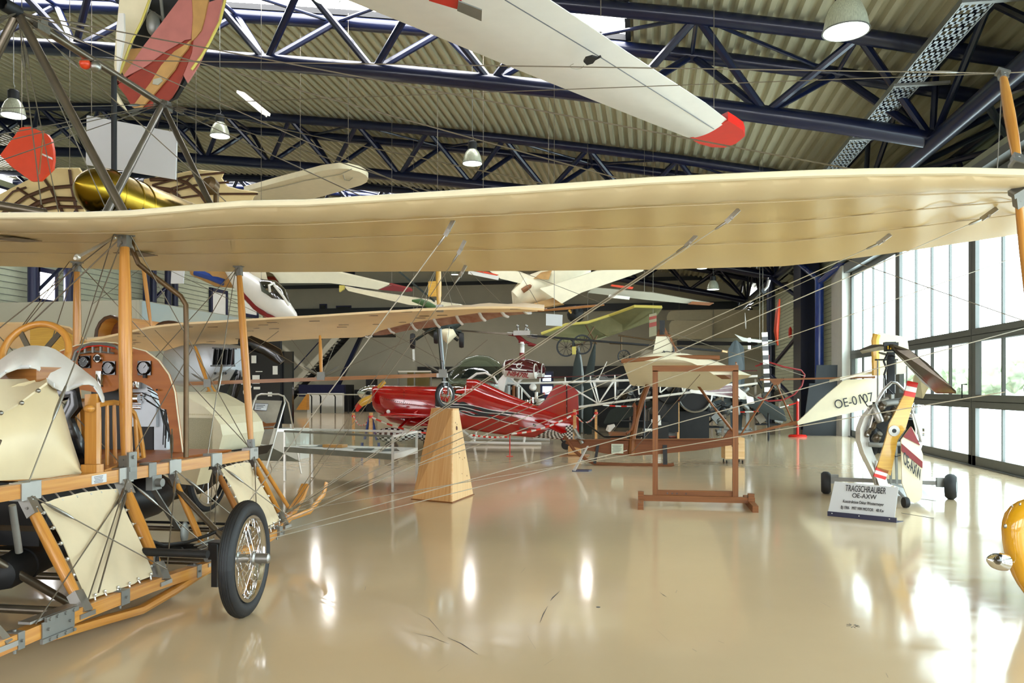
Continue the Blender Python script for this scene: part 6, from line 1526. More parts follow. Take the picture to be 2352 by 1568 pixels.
for k in range(8): a=k*PI/4; MB().lathe([(.05,0),(.07,.04),(.06,.2)],p+V((.3*math.cos(a),-.1,.95+.25*math.sin(a))),(math.cos(a),-.3,math.sin(a)),10).build('engine_cylinder','alu_dull',t)
t=thing('cabinet','dark green steel cabinet behind the helicopter tail','cabinet',aty(1440,990,33)); MB().box(aty(1440,900,33.5)+V((0,0,-.4)),(5,.6,2.4)).build('body','iron_dark',t)
t=thing('engine_bench','pale chrome engine top on the bench behind the boom','engine',aty(1385,980,29)); MB().tube(aty(1345,880,29),aty(1420,878,29),.17,n=14).build('cylinder_bank','alu_dull',t); MB().box(aty(1385,930,29.4),(1,.5,1.5)).build('bench','iron_dark',t)
t=thing('display_screen','lit screen with bright picture left of the red fin','screen',aty(1256,935,30)); MB().box(aty(1256,868,30),(.4,.1,.4)).build('housing','navy',t); MB().box(aty(1256,868,29.9),(.32,.02,.22)).build('screen','screen_glow',t); MB().box(aty(1257,896,29.9),(.36,.02,.3)).build('screen','screen_glow',t); MB().box(aty(1249,904,29.87),(.1,.02,.1)).build('picture_patch','red_bright',t); MB().box(aty(1256,910,30.1),(.5,.1,1.9)).build('post','navy',t)
# tall propeller blades standing upright
for i,(pts,ws,mt,lab) in enumerate((([(1326,985),(1325,870),(1326,835),(1327,800)],[.12,.17,.13,.01],'green_dark','tall dark green propeller blade standing upright left of its twin'),([(1350,985),(1352,870),(1360,825),(1368,782)],[.15,.17,.12,.01],'green_dark','tall dark green propeller blade leaning right, standing upright'),([(1335,985),(1335,860),(1332,820),(1328,790)],[.06,.1,.06,.01],'alu_dull','narrow silver propeller blade between the two green ones'),([(1691,940),(1692,860),(1691,800),(1689,782)],[.2,.32,.3,.08],'prop_grey','broad grey propeller blade upright behind the wing stand'))):
    P_=[aty(a,b,27.5+i*.7) for a,b in pts]; P_[0].z=0.02; o=flatblade(P_,ws).build('propeller_blade',mt); tag(o,lab,'propeller')
# extra dark propeller at far right
o=flatblade([aty(1735,925,25.6),aty(1765,935,25.6),aty(1790,950,25.6),aty(1803,965,25.6)],[.1,.16,.18,.05]).build('propeller_blade','prop_grey'); tag(o,'grey propeller blade sloping down right of the brown strut','propeller'); pz=aty(1765,938,25.75)-o.location; MB().tube(pz,V((pz.x,pz.y,-o.location.z)),.03).build('support_rod','iron_dark',o).matrix_parent_inverse=Matrix.Identity(4)
# leaning dark panels by the white pier
for k,(px,py,lab) in enumerate(((1868,880,'leftmost dark panel leaning beside the blue column'),(1885,838,'middle dark panel leaning beside the blue column'),(1903,838,'rightmost dark panel leaning beside the blue column'))):
    b=gr(px-6+k*2,1000); tp=at(px+3,py,27.3); w_=.28; m=MB(); m.prism([V((b.x-w_,b.y,0)),V((b.x+w_,b.y,0)),V((tp.x+w_*.9,tp.y,tp.z)),V((tp.x-w_*.6,tp.y,tp.z))],(0,.05,0)); o=m.build('leaning_panel','teal_dark',smooth=False); tag(o,lab,'panel')
t=thing('notice_frame','framed dark notice on the siding wall','notice',atx(1852,820,6.7)); a=atx(1844,790,6.74); b=atx(1852,845,6.74); MB().box(V((6.72,(a.y+b.y)/2,(a.z+b.z)/2)),(.06,abs(a.y-b.y),a.z-b.z)).build('frame','black',t); MB().box(V((6.68,(a.y+b.y)/2,(a.z+b.z)/2+.2)),(.02,abs(a.y-b.y)*.5,.35)).build('picture','wall_grey',t)
# ================================================= back wall furniture
t=thing('exhibit_board','black exhibit board covered with small white notes and photographs','display board',aty(590,950,17)); Y=17.5
MB().box(aty(575,880,Y),(1.55,.1,.001+2.7)).build('board','black',t); MB().box(aty(632,890,Y+.1),(.9,.1,1.7)).build('board','gloss_black',t)
for a,b,w_,h__ in ((583,825,.12,.18),(588,871,.18,.2),(595,853,.17,.02),(548,850,.12,.08),(560,862,.15,.05),(590,891,.16,.06),(573,888,.11,.05),(632,850,.12,.2),(556,878,.2,.1),(620,905,.1,.1)): 
    MB().box(aty(a,b,Y-.08),(w_,.01,h__)).build('note_card','paper',t)
m=MB(); m.ball(aty(566,900,Y-.1),(.09,.02,.09)); m.build('round_picture','paper',t)
MB().box(V((aty(590,930,Y).x,Y,.35)),(2.4,.5,.7)).build('plinth','wall_white',t)
t=thing('long_table','long folding table by the far staircase','table',aty(760,940,50)); 
A_=aty(692,905,48); B_=aty(828,906,48); MB().beam(A_,B_,1.2,.06,up=(0,0,1)).build('table_top','wall_grey',t)
for px in (716,737,770,800): MB().path([aty(px-4,905,48),aty(px,911,48),V((aty(px,911,48).x,48,0.02))],.04,6).build('leg','black',t)
for px,w_,lab in ((717,.7,'white box leaning under the long far table'),(757,1.2,'broad white board behind the long far table')): o=MB().box(V((aty(px,920,49).x,49.4,.65)),(w_*1.3,.3,1.3)).build('panel_box','wall_white'); tag(o,lab,'board')
o=MB().prism([aty(680,941,45.5),aty(704,941,45.5),aty(704,905,45.5)],(0,.4,0)).build('wood_wedge','ash'); tag(o,'tan wooden panel at the foot of the far staircase','panel')
o=MB().box(V((aty(740,898,50.5).x,50.5,1.45)),(3.2,.3,.8)).build('blue_counter','navy'); tag(o,'dark blue counter front behind the long far table','counter'); o.location.z=.55+.5
for k in range(7):
    rn=random.Random(40+k); px=770+k*13; h__=rn.uniform(.9,2.4); o=MB().box(V((aty(px,900,52).x,52.5+.4*(k%2),h__/2)),(rn.uniform(.5,.9),.5,h__)).build('shop_shelf','iron_dark'); tag(o,['low dark shelf unit in the far background, first from the left of the red nose','dark shelf unit in the far background, second left of the red nose','third dark shelf unit in the far background','fourth dark shelf unit in the far background','fifth dark shelf unit in the far background','sixth dark shelf unit just left of the red nose','last dark shelf unit right above the propeller spinner'][k],'shelf')
t=thing('far_showcase','tall glass showcase against the back wall behind the red nose','showcase',aty(960,930,40)); a=aty(915,853,40); b=aty(990,930,40)
for x in (a.x,b.x,(a.x+b.x)/2):
    MB().beam((x,40,0),(x,40,a.z),.07).build('showcase_post','alu_dull',t)
MB().beam((a.x,40,a.z),(b.x,40,a.z),.08,.08).build('top_rail','white_paint',t); MB().box(((a.x+b.x)/2,40.5,.5),(b.x-a.x,.8,1)).build('cabinet','iron_dark',t); MB().box(((a.x+b.x)/2,40,1.8),(b.x-a.x,.02,1.6)).build('glass','case_glass',t); MB().box(((a.x+b.x)/2,40.8,1.9),(1.2,.3,1.2)).build('exhibit','glass_amber',t)
# ================================================= things hanging from the roof
def cable(p,pt,nm='suspension_cable'):
    x,y=pt.x,pt.y; MB().tube(pt,V((x,y,zc(x)+1.7)),.006,n=5).build(nm,'steel_wire',p)
# white wing with red tip
hw=thing('hanging_wing','long white glider wing with red tip hanging over the scene','wing',at(1400,200,10))
def HW(px,py,z): return atz(px,py,z)
LA=[(560,-100,5.6),(790,-3,5.6),(960,66,5.6),(1180,157,5.55),(1400,245,5.5),(1500,285,5.48),(1585,318,5.46),(1650,336,5.45)]
RA=[(1000,-180,5.6),(1262,0,5.6),(1350,58,5.6),(1440,120,5.55),(1540,185,5.5),(1620,237,5.48),(1672,277,5.46),(1706,303,5.45)]
rows=[]; R=[]
for (a,b,z),(c_,d__,z2) in zip(LA,RA):
    p,q_=HW(a,b,z),HW(c_,d__,z2); r=[]
    for k in range(15): u=k/14; e=p.lerp(q_,u); e.z+=-.05*math.sin(PI*u)*1; r.append(e)
    for k in range(14,-1,-1): u=k/14; e=p.lerp(q_,u); e.z+=.12*math.sin(PI*u)**.7+.01; r.append(e)
    R.append(r)
m=MB(); m.rings(R[:7]); hwm=m.build('wing_panel','white_paint',hw,angle=60)
tipA=[(1585,318),(1605,330),(1635,338),(1665,339),(1690,330),(1705,318),(1711,312),(1707,300),(1690,288),(1672,277)]
m=MB(); m.prism([HW(a,b,5.44) for a,b in tipA],(0,0,.13)); m.build('wing_tip','red_bright',hw)
m=MB(); m.tube(HW(1160,0,5.52),HW(1380,132,5.45),.006,n=5); m.tube(HW(1380,132,5.45),HW(1640,296,5.42),.006,n=5); m.build('aileron_gap','dark_ink',hwm)
m=MB(); m.prism([HW(1340,142,5.38),HW(1345,134,5.38),HW(1360,130,5.38),HW(1372,133,5.38),HW(1362,146,5.38),HW(1348,150,5.38)],(0,0,.02)); m.tube(HW(1365,137,5.4),HW(1380,129,5.42),.014); m.build('tie_down','iron_dark',hw)
m=MB(); cc=HW(1325,152,5.4); m.path([cc+V((.08*math.cos(PI*k/8),.08*math.sin(PI*k/8),0)) for k in range(12)],.004,4); m.build('inspection_ring','wall_grey',hwm)
m=MB(); m.prism([HW(985,-8,5.35),HW(1062,-6,5.35),HW(1058,10,5.35),HW(1052,22,5.35),HW(985,2,5.35)],(0,0,.06)); m.build('air_brake','red_bright',hw); m=MB(); m.prism([HW(1053,3,5.33),HW(1107,24,5.33),HW(1106,49,5.33),HW(1050,25,5.33)],(0,0,.012)); m.build('brake_cap','alu_dull',hw)
for px,py in ((1380,130),(1640,290)): cable(hw,HW(px,py,5.55))
# striped hull
hh=thing('hanging_hull','wooden hull bottom in red, pink and tan stripes hanging upright at upper left','fuselage',at(380,120,9.5))
def Z(px,py,D=9.5): return at(px,py,D)
m=MB(); m.prism([Z(*p,9.6) for p in ((275,-10),(345,-10),(330,40),(302,90),(285,140),(272,170),(268,190),(262,150),(266,80))],(0,.05,.02)); m.build('left_flank','cream_paint',hh,smooth=False)
m=MB(); m.path([Z(*p,9.5) for p in ((345,-5),(325,50),(300,100),(282,150),(270,185))],.014,6); m.path([Z(*p,9.45) for p in ((518,-5),(505,50),(480,100),(462,130),(440,160))],.016,6); m.build('edge_piping','hull_yellow',hh)
m=MB(); m.prism([Z(*p,9.9) for p in ((345,-10),(515,-10),(500,50),(470,110),(440,160),(400,225),(345,250),(300,225),(268,185),(290,130),(320,60))],(0,.08,.02)); m.build('inner_frame','iron_dark',hh)
def pan(pts,mt,nm,D=9.5): m=MB(); m.prism([Z(a,b,D) for a,b in pts],(0,.03,.01)); return m.build(nm,mt,hh)
pan([(268,185),(273,200),(290,222),(303,245),(340,250),(375,240),(392,225),(405,205),(425,160),(440,120),(445,80),(438,90),(425,90),(380,118),(335,150),(290,175),(270,195)],'hull_red','red_planking',9.46)
pan([(410,0),(440,0),(442,40),(438,90),(425,92),(380,118),(335,152),(285,178),(272,190),(300,150),(330,105),(365,60)],'hull_pink','pink_planking',9.44)
pan([(440,0),(478,0),(470,40),(462,70),(450,85),(440,95),(442,40)],'hull_tan','tan_planking',9.45)
pan([(438,92),(428,100),(400,118),(370,150),(345,190),(303,246),(320,252),(345,225),(375,190),(400,160),(415,130),(430,112)],'hull_tan','tan_keel_stripe',9.42)
pan([(352,182),(368,178),(372,186),(362,195),(350,193)],'wall_grey','repair_patch',9.40)
pan([(444,85),(470,45),(480,5),(510,-5),(500,50),(478,100),(455,150),(430,190),(420,170),(438,125)],'hull_pink','right_flank',9.47)
pan([(265,212),(290,256),(285,252),(268,235)],'cream_paint','lower_nose',9.41); pan([(300,112),(330,110),(312,145),(285,175),(280,165)],'hull_tan','cockpit_side',9.6)
m=MB(); m.tube(Z(335,20,9.7),Z(400,60,9.7),.02); m.tube(Z(295,100,9.7),Z(320,140,9.7),.02); m.tube(Z(370,0,9.7),Z(375,50,9.7),.02); m.ball(Z(352,55,9.6),(.08,.08,.15)); m.build('inner_tube','alu_dull',hh)
m=MB(); m.prism([Z(*p,9.4) for p in ((268,70),(272,30),(284,30),(285,80),(272,160),(268,180))],(0,.03,0)); m.build('nose_strip','white_paint',hh)
cable(hh,Z(300,-10,9.6)); cable(hh,Z(490,-10,9.6))
# white board and orange tail
o=thing('hanging_board','blank light grey board hanging behind the brass tank','sign',at(300,340,14))
m=MB(); m.prism([at(*p,14.5) for p in ((199,266),(202,265),(395,302),(406,312),(403,412),(197,378))],(0,.03,0)); m.build('board','white_sign',o); cable(o,at(210,268,14.5)); cable(o,at(390,303,14.5))
o=thing('orange_tail','orange red hexagonal tail plate hanging at the far left','tail plane',at(60,350,12)); m=MB(); m.prism([at(*p,12.5) for p in ((0,356),(48,292),(70,291),(108,308),(117,320),(122,345),(123,368),(120,388),(92,415),(72,416),(28,384))],(0,.05,0)); q_=m.build('plate','orange_red',o); m=MB(); m.prism([at(*p,12.45) for p in ((97,352),(120,362),(121,367),(97,356))],(0,-.01,0)); m.build('white_stripe','white_paint',q_)
m=MB(); m.tube(at(100,300,12.4),at(90,400,12.4),.012); m.build('hinge_line','ash_dark',o); cable(o,at(50,293,12.5))
# bat-wing glider
bg=thing('bat_wing_glider','cream bat-winged glider with curved brown ribs hanging behind the brass tank','glider',at(300,450,15)); B_=lambda x,y,D=15.5:at(x,y,D)
m=MB(); m.prism([B_(*p) for p in ((-40,470),(0,445),(50,420),(90,400),(130,386),(180,386),(190,400),(195,520),(-40,520))],(0,.04,.02)); m.build('wing_cloth','bat_fabric',bg)
m=MB(); m.prism([B_(*p) for p in ((330,412),(400,400),(450,390),(505,395),(512,400),(508,410),(520,428),(545,435),(592,442),(580,455),(575,480),(520,520),(330,520))],(0,.04,.02)); m.build('wing_cloth','bat_fabric',bg)
D_=15.45
for pts,r in (([(0,495),(60,452),(110,432),(185,425)],.035),([(30,500),(90,465),(130,456),(190,458)],.05),([(60,500),(100,480),(140,474),(190,476)],.035),([(95,402),(115,430),(135,470),(150,500)],.03),([(160,390),(165,430),(178,495)],.03),([(40,432),(90,465),(110,500)],.03),([(0,470),(30,440),(60,430)],.02),
    ([(345,412),(400,410),(430,420),(460,445),(485,480)],.04),([(350,430),(390,435),(410,450),(425,485)],.04),([(350,425),(430,405),(515,396)],.022),([(370,445),(450,425),(525,418)],.022),([(390,458),(480,445),(592,445)],.022),([(370,440),(420,425),(450,395)],.02),([(395,480),(480,475),(520,480)],.02)):
    MB().path([B_(a,b,D_) for a,b in pts],r,7).build('wing_rib','dark_wood',bg)
cable(bg,B_(160,388)); cable(bg,B_(450,392))
# cream wing pointing right
o=thing('hanging_wing','cream tapered wing with rounded tip hanging under the roof beside the bat wing','wing',at(700,430,20)); m=MB(); 
out=[(560,440),(640,418),(740,392),(777,387),(800,388),(825,394),(840,402),(846,410),(842,419),(830,425),(780,440),(700,462),(600,480),(560,495)]
m.prism([atz(a,b,6.9) for a,b in out],(0,0,.14)); w_=m.build('wing_panel','cream_paint',o); m=MB(); m.path([atz(*p,6.88) for p in ((560,447),(650,428),(700,415),(780,401),(808,388))],.012,5); m.path([atz(*p,6.88) for p in ((788,401),(792,413),(802,415),(810,408))],.012,5); m.build('aileron_gap','wall_grey',w_); cable(o,atz(690,420,6.98)); cable(o,atz(800,405,6.98))
# white gliders hanging at centre left
o=thing('white_glider','white glider with slim pod, dark canopy and red wing tip hanging at centre left','glider',at(640,690,20)); 
D1=19
m=MB(); R=[]
ax0=[(520,600,.15),(560,648,.27),(590,672,.33),(620,694,.32),(650,713,.25),(672,725,.12),(681,729,.03)]
P_=[at(a,b,D1-(i*.15)) for i,(a,b,r) in enumerate(ax0)]; m.path(P_,[r for a,b,r in ax0],20); pod=m.build('fuselage_pod','white_paint',o)
m=MB(); m.path([at(598,645,D1-.45),at(618,662,D1-.5),(at(640,682,D1-.55)),at(664,704,D1-.6)],[.05,.24,.24,.05],14); m.build('canopy','canopy_dark',pod)
m=MB(); m.path([at(620,670,D1-.9),at(618,655,D1-1),at(630,650,D1-.9)],.03,6); m.path([at(630,655,D1-.9),at(650,680,D1-.95),at(664,701,D1-.9)],.03,6); m.build('canopy_frame','white_paint',pod)
m=MB(); m.path([at(556,672,D1-.5),at(585,705,D1-.6),at(612,725,D1-.7),at(635,733,D1-.7)],.06,8); m.build('red_sill','red_ink',pod)
m=MB(); m.prism([at(*p,D1+.2) for p in ((555,628),(560,620),(640,618),(760,622),(900,655),(868,665),(760,650),(640,650))],(0,.15,.05)); m.build('wing','glider_cream',o); m=MB(); m.prism([at(*p,D1+.2) for p in ((868,665),(895,653),(940,664),(946,669),(935,670),(900,668))],(0,.1,.05)); m.build('wing_tip','red_ink',o)
m=MB(); m.prism([at(*p,D1) for p in ((555,620),(565,622),(562,645),(555,645))],(0,.2,0)); m.build('fin','orange_red',o); m=MB(); m.prism([at(*p,D1) for p in ((610,622),(625,628),(638,645),(640,650),(622,650),(614,640))],(0,.05,0)); m.build('wing_root_fairing','canopy_dark',o)
m=MB(); m.path([at(*p,19.3) for p in ((440,622),(500,630),(560,645))],[.1,.3,.2],12,flat=1); m.build('tail_boom','hull_tan',o); MB().path([at(*p,19.1) for p in ((448,624),(480,634),(515,648))],.09,8).build('blue_stripe','chair_blue',o)
cable(o,at(600,650,19))
o=thing('hanging_wing','slim pale wing with light green tip hanging behind the peach wing','wing',at(900,680,26)); m=MB(); m.prism([at(*p,26) for p in ((790,657),(830,665),(950,683),(1060,700),(1060,708),(940,700),(800,668))],(0,.2,.03)); m.build('wing_panel','cream_paint',o); m=MB(); m.prism([at(*p,25.9) for p in ((779,655),(790,655),(789,664),(779,670))],(0,.1,0)); m.build('winglet','hull_yellow',o); cable(o,at(900,676,26.1))
o=MB().path([at(*p,24) for p in ((946,690),(965,692),(985,700),(1002,705))],[.03,.1,.1,.04],10,flat=.4).build('hanging_propeller','green_paint'); tag(o,'green propeller hanging left of the yellow box','propeller')
o=MB().box(at(999,664,22),(.33,.2,.42)).build('fuel_box','yellow_wood'); tag(o,'yellow box hanging behind the wooden kingpost','box')
# trainer aircraft hanging, undercarriage seen
o=thing('hanging_aeroplane','dark green aeroplane undercarriage with three small tyres hanging behind the kingpost','aeroplane',at(1005,770,22))
for px,py,s in ((948,783,1),(1060,781,1),(1002,775,.8)):
    m=MB(); m.lathe([(.08,-.07),(.2*s,-.06),(.22*s,0),(.2*s,.06),(.08,.07)],at(px,py,22),(1,.2,0),18); m.build('wheel','rubber',o)
for a,b in (((955,780),(1000,750)),((1052,782),(1012,752)),((1002,765),(1005,750)),((1056,772),(1036,750)),((1000,751),(1060,762))): MB().tube(at(*a,22),at(*b,22),.04).build('leg','green_dark',o)
m=MB(); m.path([at(960,735,22.4),at(1010,745,22.4),at(1060,738,22.4)],[.15,.5,.1],12,flat=1); m.build('fuselage_belly','green_dark',o)
m=MB(); m.path([at(1012,763,21.5),at(1028,772,21.5),at(1045,763,21.5)],[.1,.22,.1],10); m.build('drop_tank','cream_paint',o)
for a,b in (((915,622),(998,692)),): MB().beam(at(*a,22),at(*b,22),.1,.05).build('wing_strut','green_dark',o)
cable(o,at(1005,740,22.4))
# cream V-tail glider
o=thing('cream_glider','cream and tan glider with wide V-shaped wings hanging at centre right','glider',at(1280,670,22)); D1=22
m=MB(); m.path([at(1180,700,D1),at(1190,686,D1),at(1215,668,D1),at(1250,658,D1+.3),at(1300,640,D1+.6),(at(1340,620,D1+1))],[.04,.28,.42,.45,.4,.3],18); m.build('fuselage','glider_cream',o)
m=MB(); m.prism([at(*p,D1-.5) for p in ((1198,704),(1276,682),(1292,697),(1215,712))],(0,.5,.02)); m.build('belly_panel','hull_tan',o)
m=MB(); m.prism([at(*p,D1-.2) for p in ((1110,612),(1190,625),(1260,645),(1280,655),(1235,660),(1150,640))],(0,.2,.05)); m.build('wing','glider_cream',o)
m=MB(); m.prism([at(*p,D1-.7) for p in ((1290,697),(1240,663),(1290,648),(1370,622),(1480,612),(1478,622),(1440,636),(1335,672))],(0,.2,.05)); m.build('wing','glider_cream',o)
m=MB(); m.prism([at(*p,D1-.3) for p in ((1225,640),(1240,630),(1265,625),(1260,642),(1232,640))],(0,.3,.1)); m.build('rear_panel','hull_tan',o)
m=MB(); m.path([at(1200,668,D1-.35),at(1212,660,D1-.35),at(1222,656,D1-.3)],.07,8); m.build('cockpit_edge','frame_wood',o); cable(o,at(1260,640,D1)); 
o=thing('hanging_flap','white and orange control flap hanging under the big wing','flap',at(1110,630,20)); MB().prism([at(*p,20) for p in ((1076,622),(1082,622),(1146,634),(1144,643),(1075,629))],(0,.03,0)).build('white_plate','white_paint',o); MB().prism([at(*p,20.05) for p in ((1085,621),(1120,624),(1145,631),(1140,633))],(0,.03,0)).build('orange_plate','orange_red',o); cable(o,at(1110,628,20))
o=thing('hanging_wing','long thin dark wing with orange and white air brakes hanging at centre right','wing',at(1500,675,23)); MB().prism([at(*p,23) for p in ((1350,672),(1362,660),(1500,672),(1600,690),(1640,697),(1600,699),(1480,688))],(0,.3,.05)).build('wing_panel','wall_grey',o); MB().prism([at(*p,22.8) for p in ((1405,653),(1455,659),(1452,664),(1402,657))],(0,.05,0)).build('air_brake','orange_red',o); MB().prism([at(*p,22.8) for p in ((1400,676),(1447,681),(1445,688),(1396,683))],(0,.05,0)).build('lower_air_brake','white_paint',o); MB().prism([at(*p,22.9) for p in ((1590,692),(1640,695),(1630,701),(1580,698))],(0,.1,0)).build('wing_tip','frame_wood',o); cable(o,at(1480,675,23.1))
# parasol ultralight with bicycle wheels
o=thing('hanging_ultralight','old olive fabric flying machine with bicycle wheels hanging over the helicopter','aeroplane',at(1370,750,25)); U=lambda x,y,D=25:at(x,y,D)
m=MB(); m.sheet([[U(1243,767),U(1290,748,25.5),U(1360,735,26)],[U(1262,775),U(1310,765,25.3),U(1372,745,26)],[U(1290,785),U(1340,782,25),U(1390,768,26)],[U(1330,788),U(1370,780,25),U(1400,770,26)]],.04); m.build('wing','hang_fabric',o)
m=MB(); m.sheet([[U(1350,740,25.5),U(1400,725,25),U(1455,702,24)],[U(1375,760,25.3),U(1430,745,25),U(1490,702,24)],[U(1385,767,25.2),U(1430,758,25),U(1522,705,24.2)],[U(1395,772,25),U(1440,758,25),U(1500,735,25)]],.04); m.build('wing','hang_fabric',o)
m=MB(); m.path([U(1243,766,24.9),U(1300,745,24.9),U(1350,740,24.9),U(1400,724,24.9),U(1458,703,23.9),U(1520,705,23.9)],.045,8); m.build('leading_edge','hull_yellow',o)
for px,py,r in ((1300,797,.30),(1337,791,.31),(1433,818,.20)):
    c=U(px,py,24.5); m=MB(); m.lathe([(r*.84,-.02),(r,-.025),(r,.025),(r*.84,.02),(r*.84,-.02)],c,(.25,-1,0),26,caps=False); wq=m.build('bicycle_wheel','rubber',o); m=MB()
    for k in range(10): a=PI*k/5; m.tube(c,c+V((math.cos(a)*r*.9,.2*math.cos(a)*r,math.sin(a)*r*.9)),.006,n=4)
    m.build('spokes','iron_dark',wq)
for a,b in (((1310,795),(1335,790)),((1345,745),(1370,790)),((1340,790),(1365,750)),((1420,770),(1550,788)),((1400,788),(1560,795)),((1427,773),(1427,805)),((1310,715),(1342,730)),((1362,790),(1372,770))): MB().tube(U(*a),U(*b),.025).build('frame_pole','bronze_tube',o)
m=MB(); m.path([U(1306,712),U(1318,722),U(1330,733)],[.03,.07,.03],8,flat=.5); m.build('propeller','yellow_wood',o); m=MB(); m.ball(U(1322,722,25.2),.28,10,6); m.lathe([(.05,0),(.09,.05),(.09,.2)],U(1322,722,25),(0,-.3,1),10); m.build('engine','iron_dark',o)
MB().prism([U(*p,24.4) for p in ((1314,796),(1323,795),(1323,813),(1314,814))],(0,.01,0)).build('tag_card','hull_yellow',o); cable(o,U(1350,742,25.4))
o=thing('hanging_sign','blank white sign board hanging right of the peach wing tip','sign',at(1272,735,18)); MB().prism([at(*p,18) for p in ((1254,720),(1292,723),(1291,749),(1254,747))],(0,.02,0)).build('board','white_sign',o); cable(o,at(1273,722,18.05))
o=thing('hanging_sign','blank light grey board hanging beside the brown exhaust pipe top','sign',at(407,637,15)); MB().prism([at(*p,15) for p in ((394,620),(423,620),(421,651),(392,651))],(0,.02,0)).build('board','white_sign',o); cable(o,at(407,621,15.05))
o=thing('paper_strip','narrow white paper strip hanging before the back wall','paper',at(950,815,30)); MB().prism([at(*p,30) for p in ((947,802),(952,802),(953,829),(948,829))],(0,.02,0)).build('strip','paper',o); cable(o,at(950,802,30))
o=thing('striped_tail','red and white striped tail plate hanging beside the far cream wings','tail plane',at(1500,745,24))
for k,(y0_,y1_,mt) in enumerate(((718,724,'dim_fabric'),(724,731,'hull_red'),(731,738,'dim_fabric'),(738,748,'hull_red'),(748,770,'dim_fabric'))): MB().prism([at(1491,y0_+4,24),at(1508,y0_,24),at(1508,y1_,24),at(1491,y1_+4,24)],(0,.05,0)).build('stripe',mt,o)
cable(o,at(1500,719,24))
# big cream wings mounted on the back wall
o=thing('wall_mounted_wings','two broad dim cream wings mounted high at the back right','wing',aty(1660,800,44)); Yw=44
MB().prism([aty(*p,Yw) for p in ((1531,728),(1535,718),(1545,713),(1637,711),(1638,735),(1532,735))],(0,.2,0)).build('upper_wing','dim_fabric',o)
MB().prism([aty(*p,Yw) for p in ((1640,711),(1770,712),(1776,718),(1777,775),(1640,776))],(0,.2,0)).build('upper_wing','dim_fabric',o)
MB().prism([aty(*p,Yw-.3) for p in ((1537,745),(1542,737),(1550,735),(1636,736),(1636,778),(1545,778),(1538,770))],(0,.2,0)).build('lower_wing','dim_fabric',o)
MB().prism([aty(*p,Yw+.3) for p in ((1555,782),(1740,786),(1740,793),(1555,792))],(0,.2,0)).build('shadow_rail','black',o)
for x in (1560,1720): cable(o,aty(x,720,Yw))
o=thing('wall_partition','grey partition wall below the mounted cream wings','partition',aty(1620,900,46)); MB().box(V((aty(1610,900,46).x,46.2,1.9)),(6.6,.2,3.8)).build('panel','wall_grey',o)
for pts,mt,lab in (([(1790,687),(1786,720),(1783,760),(1786,793)],'orange_red','long red propeller blade hanging upright before the blue column'),([(1711,718),(1712,738),(1713,755)],'white_paint','small white propeller hanging near the mounted wings')):
    P_=[aty(a,b,30) for a,b in pts]; o=MB().path(P_,[.08,.22,.22,.08] if len(pts)==4 else [.02,.07,.02],10,flat=.4).build('hanging_propeller',mt); tag(o,lab,'propeller')
o=thing('model_aeroplane','small model glider with pale wings hanging left of the striped rotor','model aeroplane',aty(1740,780,27)); MB().prism([aty(*p,27) for p in ((1688,768),(1710,776),(1745,781),(1775,782),(1745,787),(1705,783))],(0,.1,.02)).build('wing','wall_white',o); MB().prism([aty(*p,27) for p in ((1725,797),(1770,783),(1785,790),(1750,798))],(0,.1,.02)).build('wing','green_dark',o); cable(o,aty(1745,782,27.05)); cable(o,aty(1752,790,27.05))
o=thing('fire_extinguisher','small red extinguisher on the siding wall column','extinguisher',atx(1815,770,6.5)); MB().lathe([(.02,0),(.08,.02),(.08,.4),(.04,.46),(.02,.5)],atx(1815,775,6.55),(0,0,1),12).build('cylinder','red_bright',o)
# pennant wheel hanging
o=thing('hanging_tail_wheel','silver tail wheel leg hanging under the dark roof','wheel',aty(1760,660,24)); m=MB(); m.tube(aty(1767,643,24),aty(1763,658,24),.04); m.tube(aty(1763,658,24),aty(1755,667,24),.04); m.build('leg','alu',o); m=MB(); m.lathe([(.03,-.03),(.08,-.03),(.08,.03),(.03,.03)],aty(1754,668,24),(.3,-1,0),12); m.build('wheel','rubber',o)
# ceiling aircraft bits left
for i,(a,b,c_,d__,lab) in enumerate(((505,1000,516,900,''),)): pass

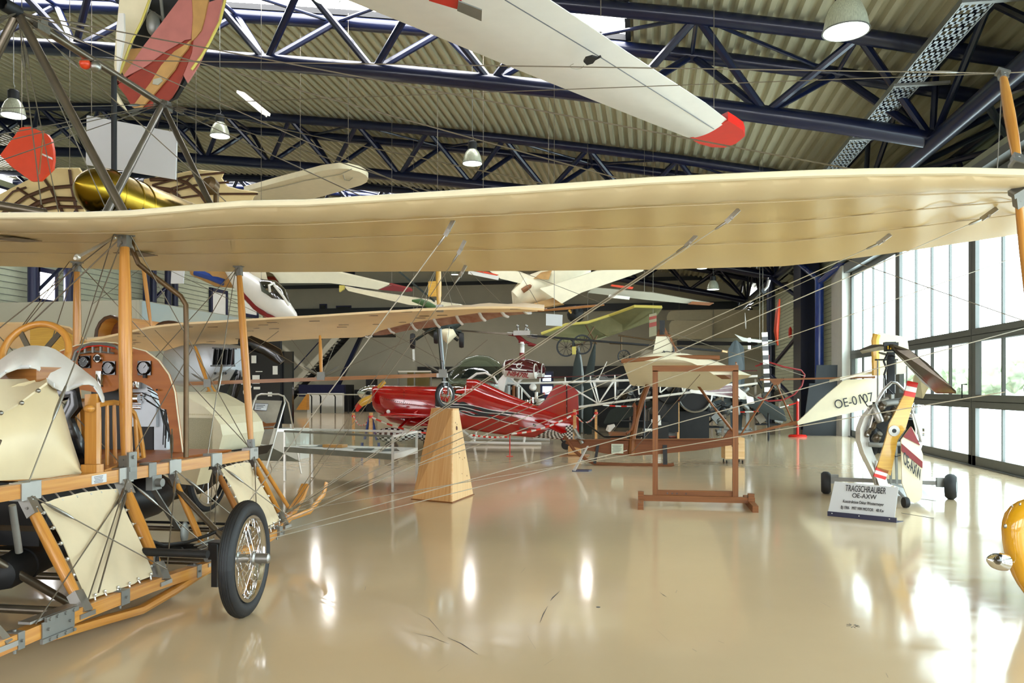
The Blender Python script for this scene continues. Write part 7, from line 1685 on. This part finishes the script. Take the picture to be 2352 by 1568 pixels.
# scuffs and scratches lying on the floor paint
m=MB()
def scuff(pts,w_,h=.0012):
    P_=[gr(*p)+V((0,0,h)) for p in pts]; L_=[];R_=[]
    for i,p in enumerate(P_):
        d=(P_[min(i+1,len(P_)-1)]-P_[max(i-1,0)]).normalized(); s=d.cross(V((0,0,1)))*w_*(1 if 0<i<len(P_)-1 else .2); L_.append(p+s); R_.append(p-s)
    b=len(m.v); n=len(P_); m.v+=L_+R_
    for i in range(n-1): m.face((b+i,b+i+1,b+n+i+1,b+n+i))
for pts,w_ in (([(948,1453),(990,1462),(1032,1479)],.003),([(1028,1464),(1060,1478),(1098,1503)],.004),([(960,1409),(985,1420),(1020,1460)],.002),([(1286,1357),(1270,1372),(1264,1380)],.005),([(1258,1392),(1248,1410),(1240,1430)],.004),([(1207,1303),(1197,1315)],.004),
  ([(1515,1360),(1525,1367),(1532,1371)],.003),([(1650,1472),(1663,1477)],.005),([(1508,1446),(1538,1473)],.002),([(1033,1259),(1045,1259)],.008),([(1212,1460),(1230,1490)],.002),([(1885,1382),(1908,1395)],.003),([(1590,1490),(1600,1496)],.006),([(1555,1355),(1552,1362)],.005),([(1005,1542),(1030,1525)],.002),([(1250,1528),(1272,1513)],.002),([(840,1347),(838,1355)],.005),([(785,1272),(805,1268)],.003),([(2035,1546),(2040,1556)],.004)): scuff(pts,w_)
o=m.build('floor_scratches','dark_ink',smooth=False); tag(o,'thin dark scratches and scuffs scattered over the glossy floor','scratches',kind='stuff')
m=MB(); m.lathe([(.016,0),(.016,.002)],gr(1374,1394),(0,0,1),10); o=m.build('floor_stain','dark_ink'); tag(o,'small round dark spot on the floor at lower centre','stain')
m=MB(); c=gr(1959,1437); 
for k in range(9): a=k*2.4; m.box(c+V((.03*math.cos(a),.035*math.sin(a),.001)),(.03,.006,.001),Matrix.Rotation(a,3,'Z'))
o=m.build('floor_mark','tube_steel'); tag(o,'grey smudge mark on the floor below the placard','mark',kind='stuff')
sun=bpy.data.lights.new('sun','SUN'); sun.energy=5; sun.angle=.02; sun.color=(1,.97,.9)
so=bpy.data.objects.new('sun',sun); COL.objects.link(so); so.rotation_euler=(math.radians(50),0,math.radians(-60))
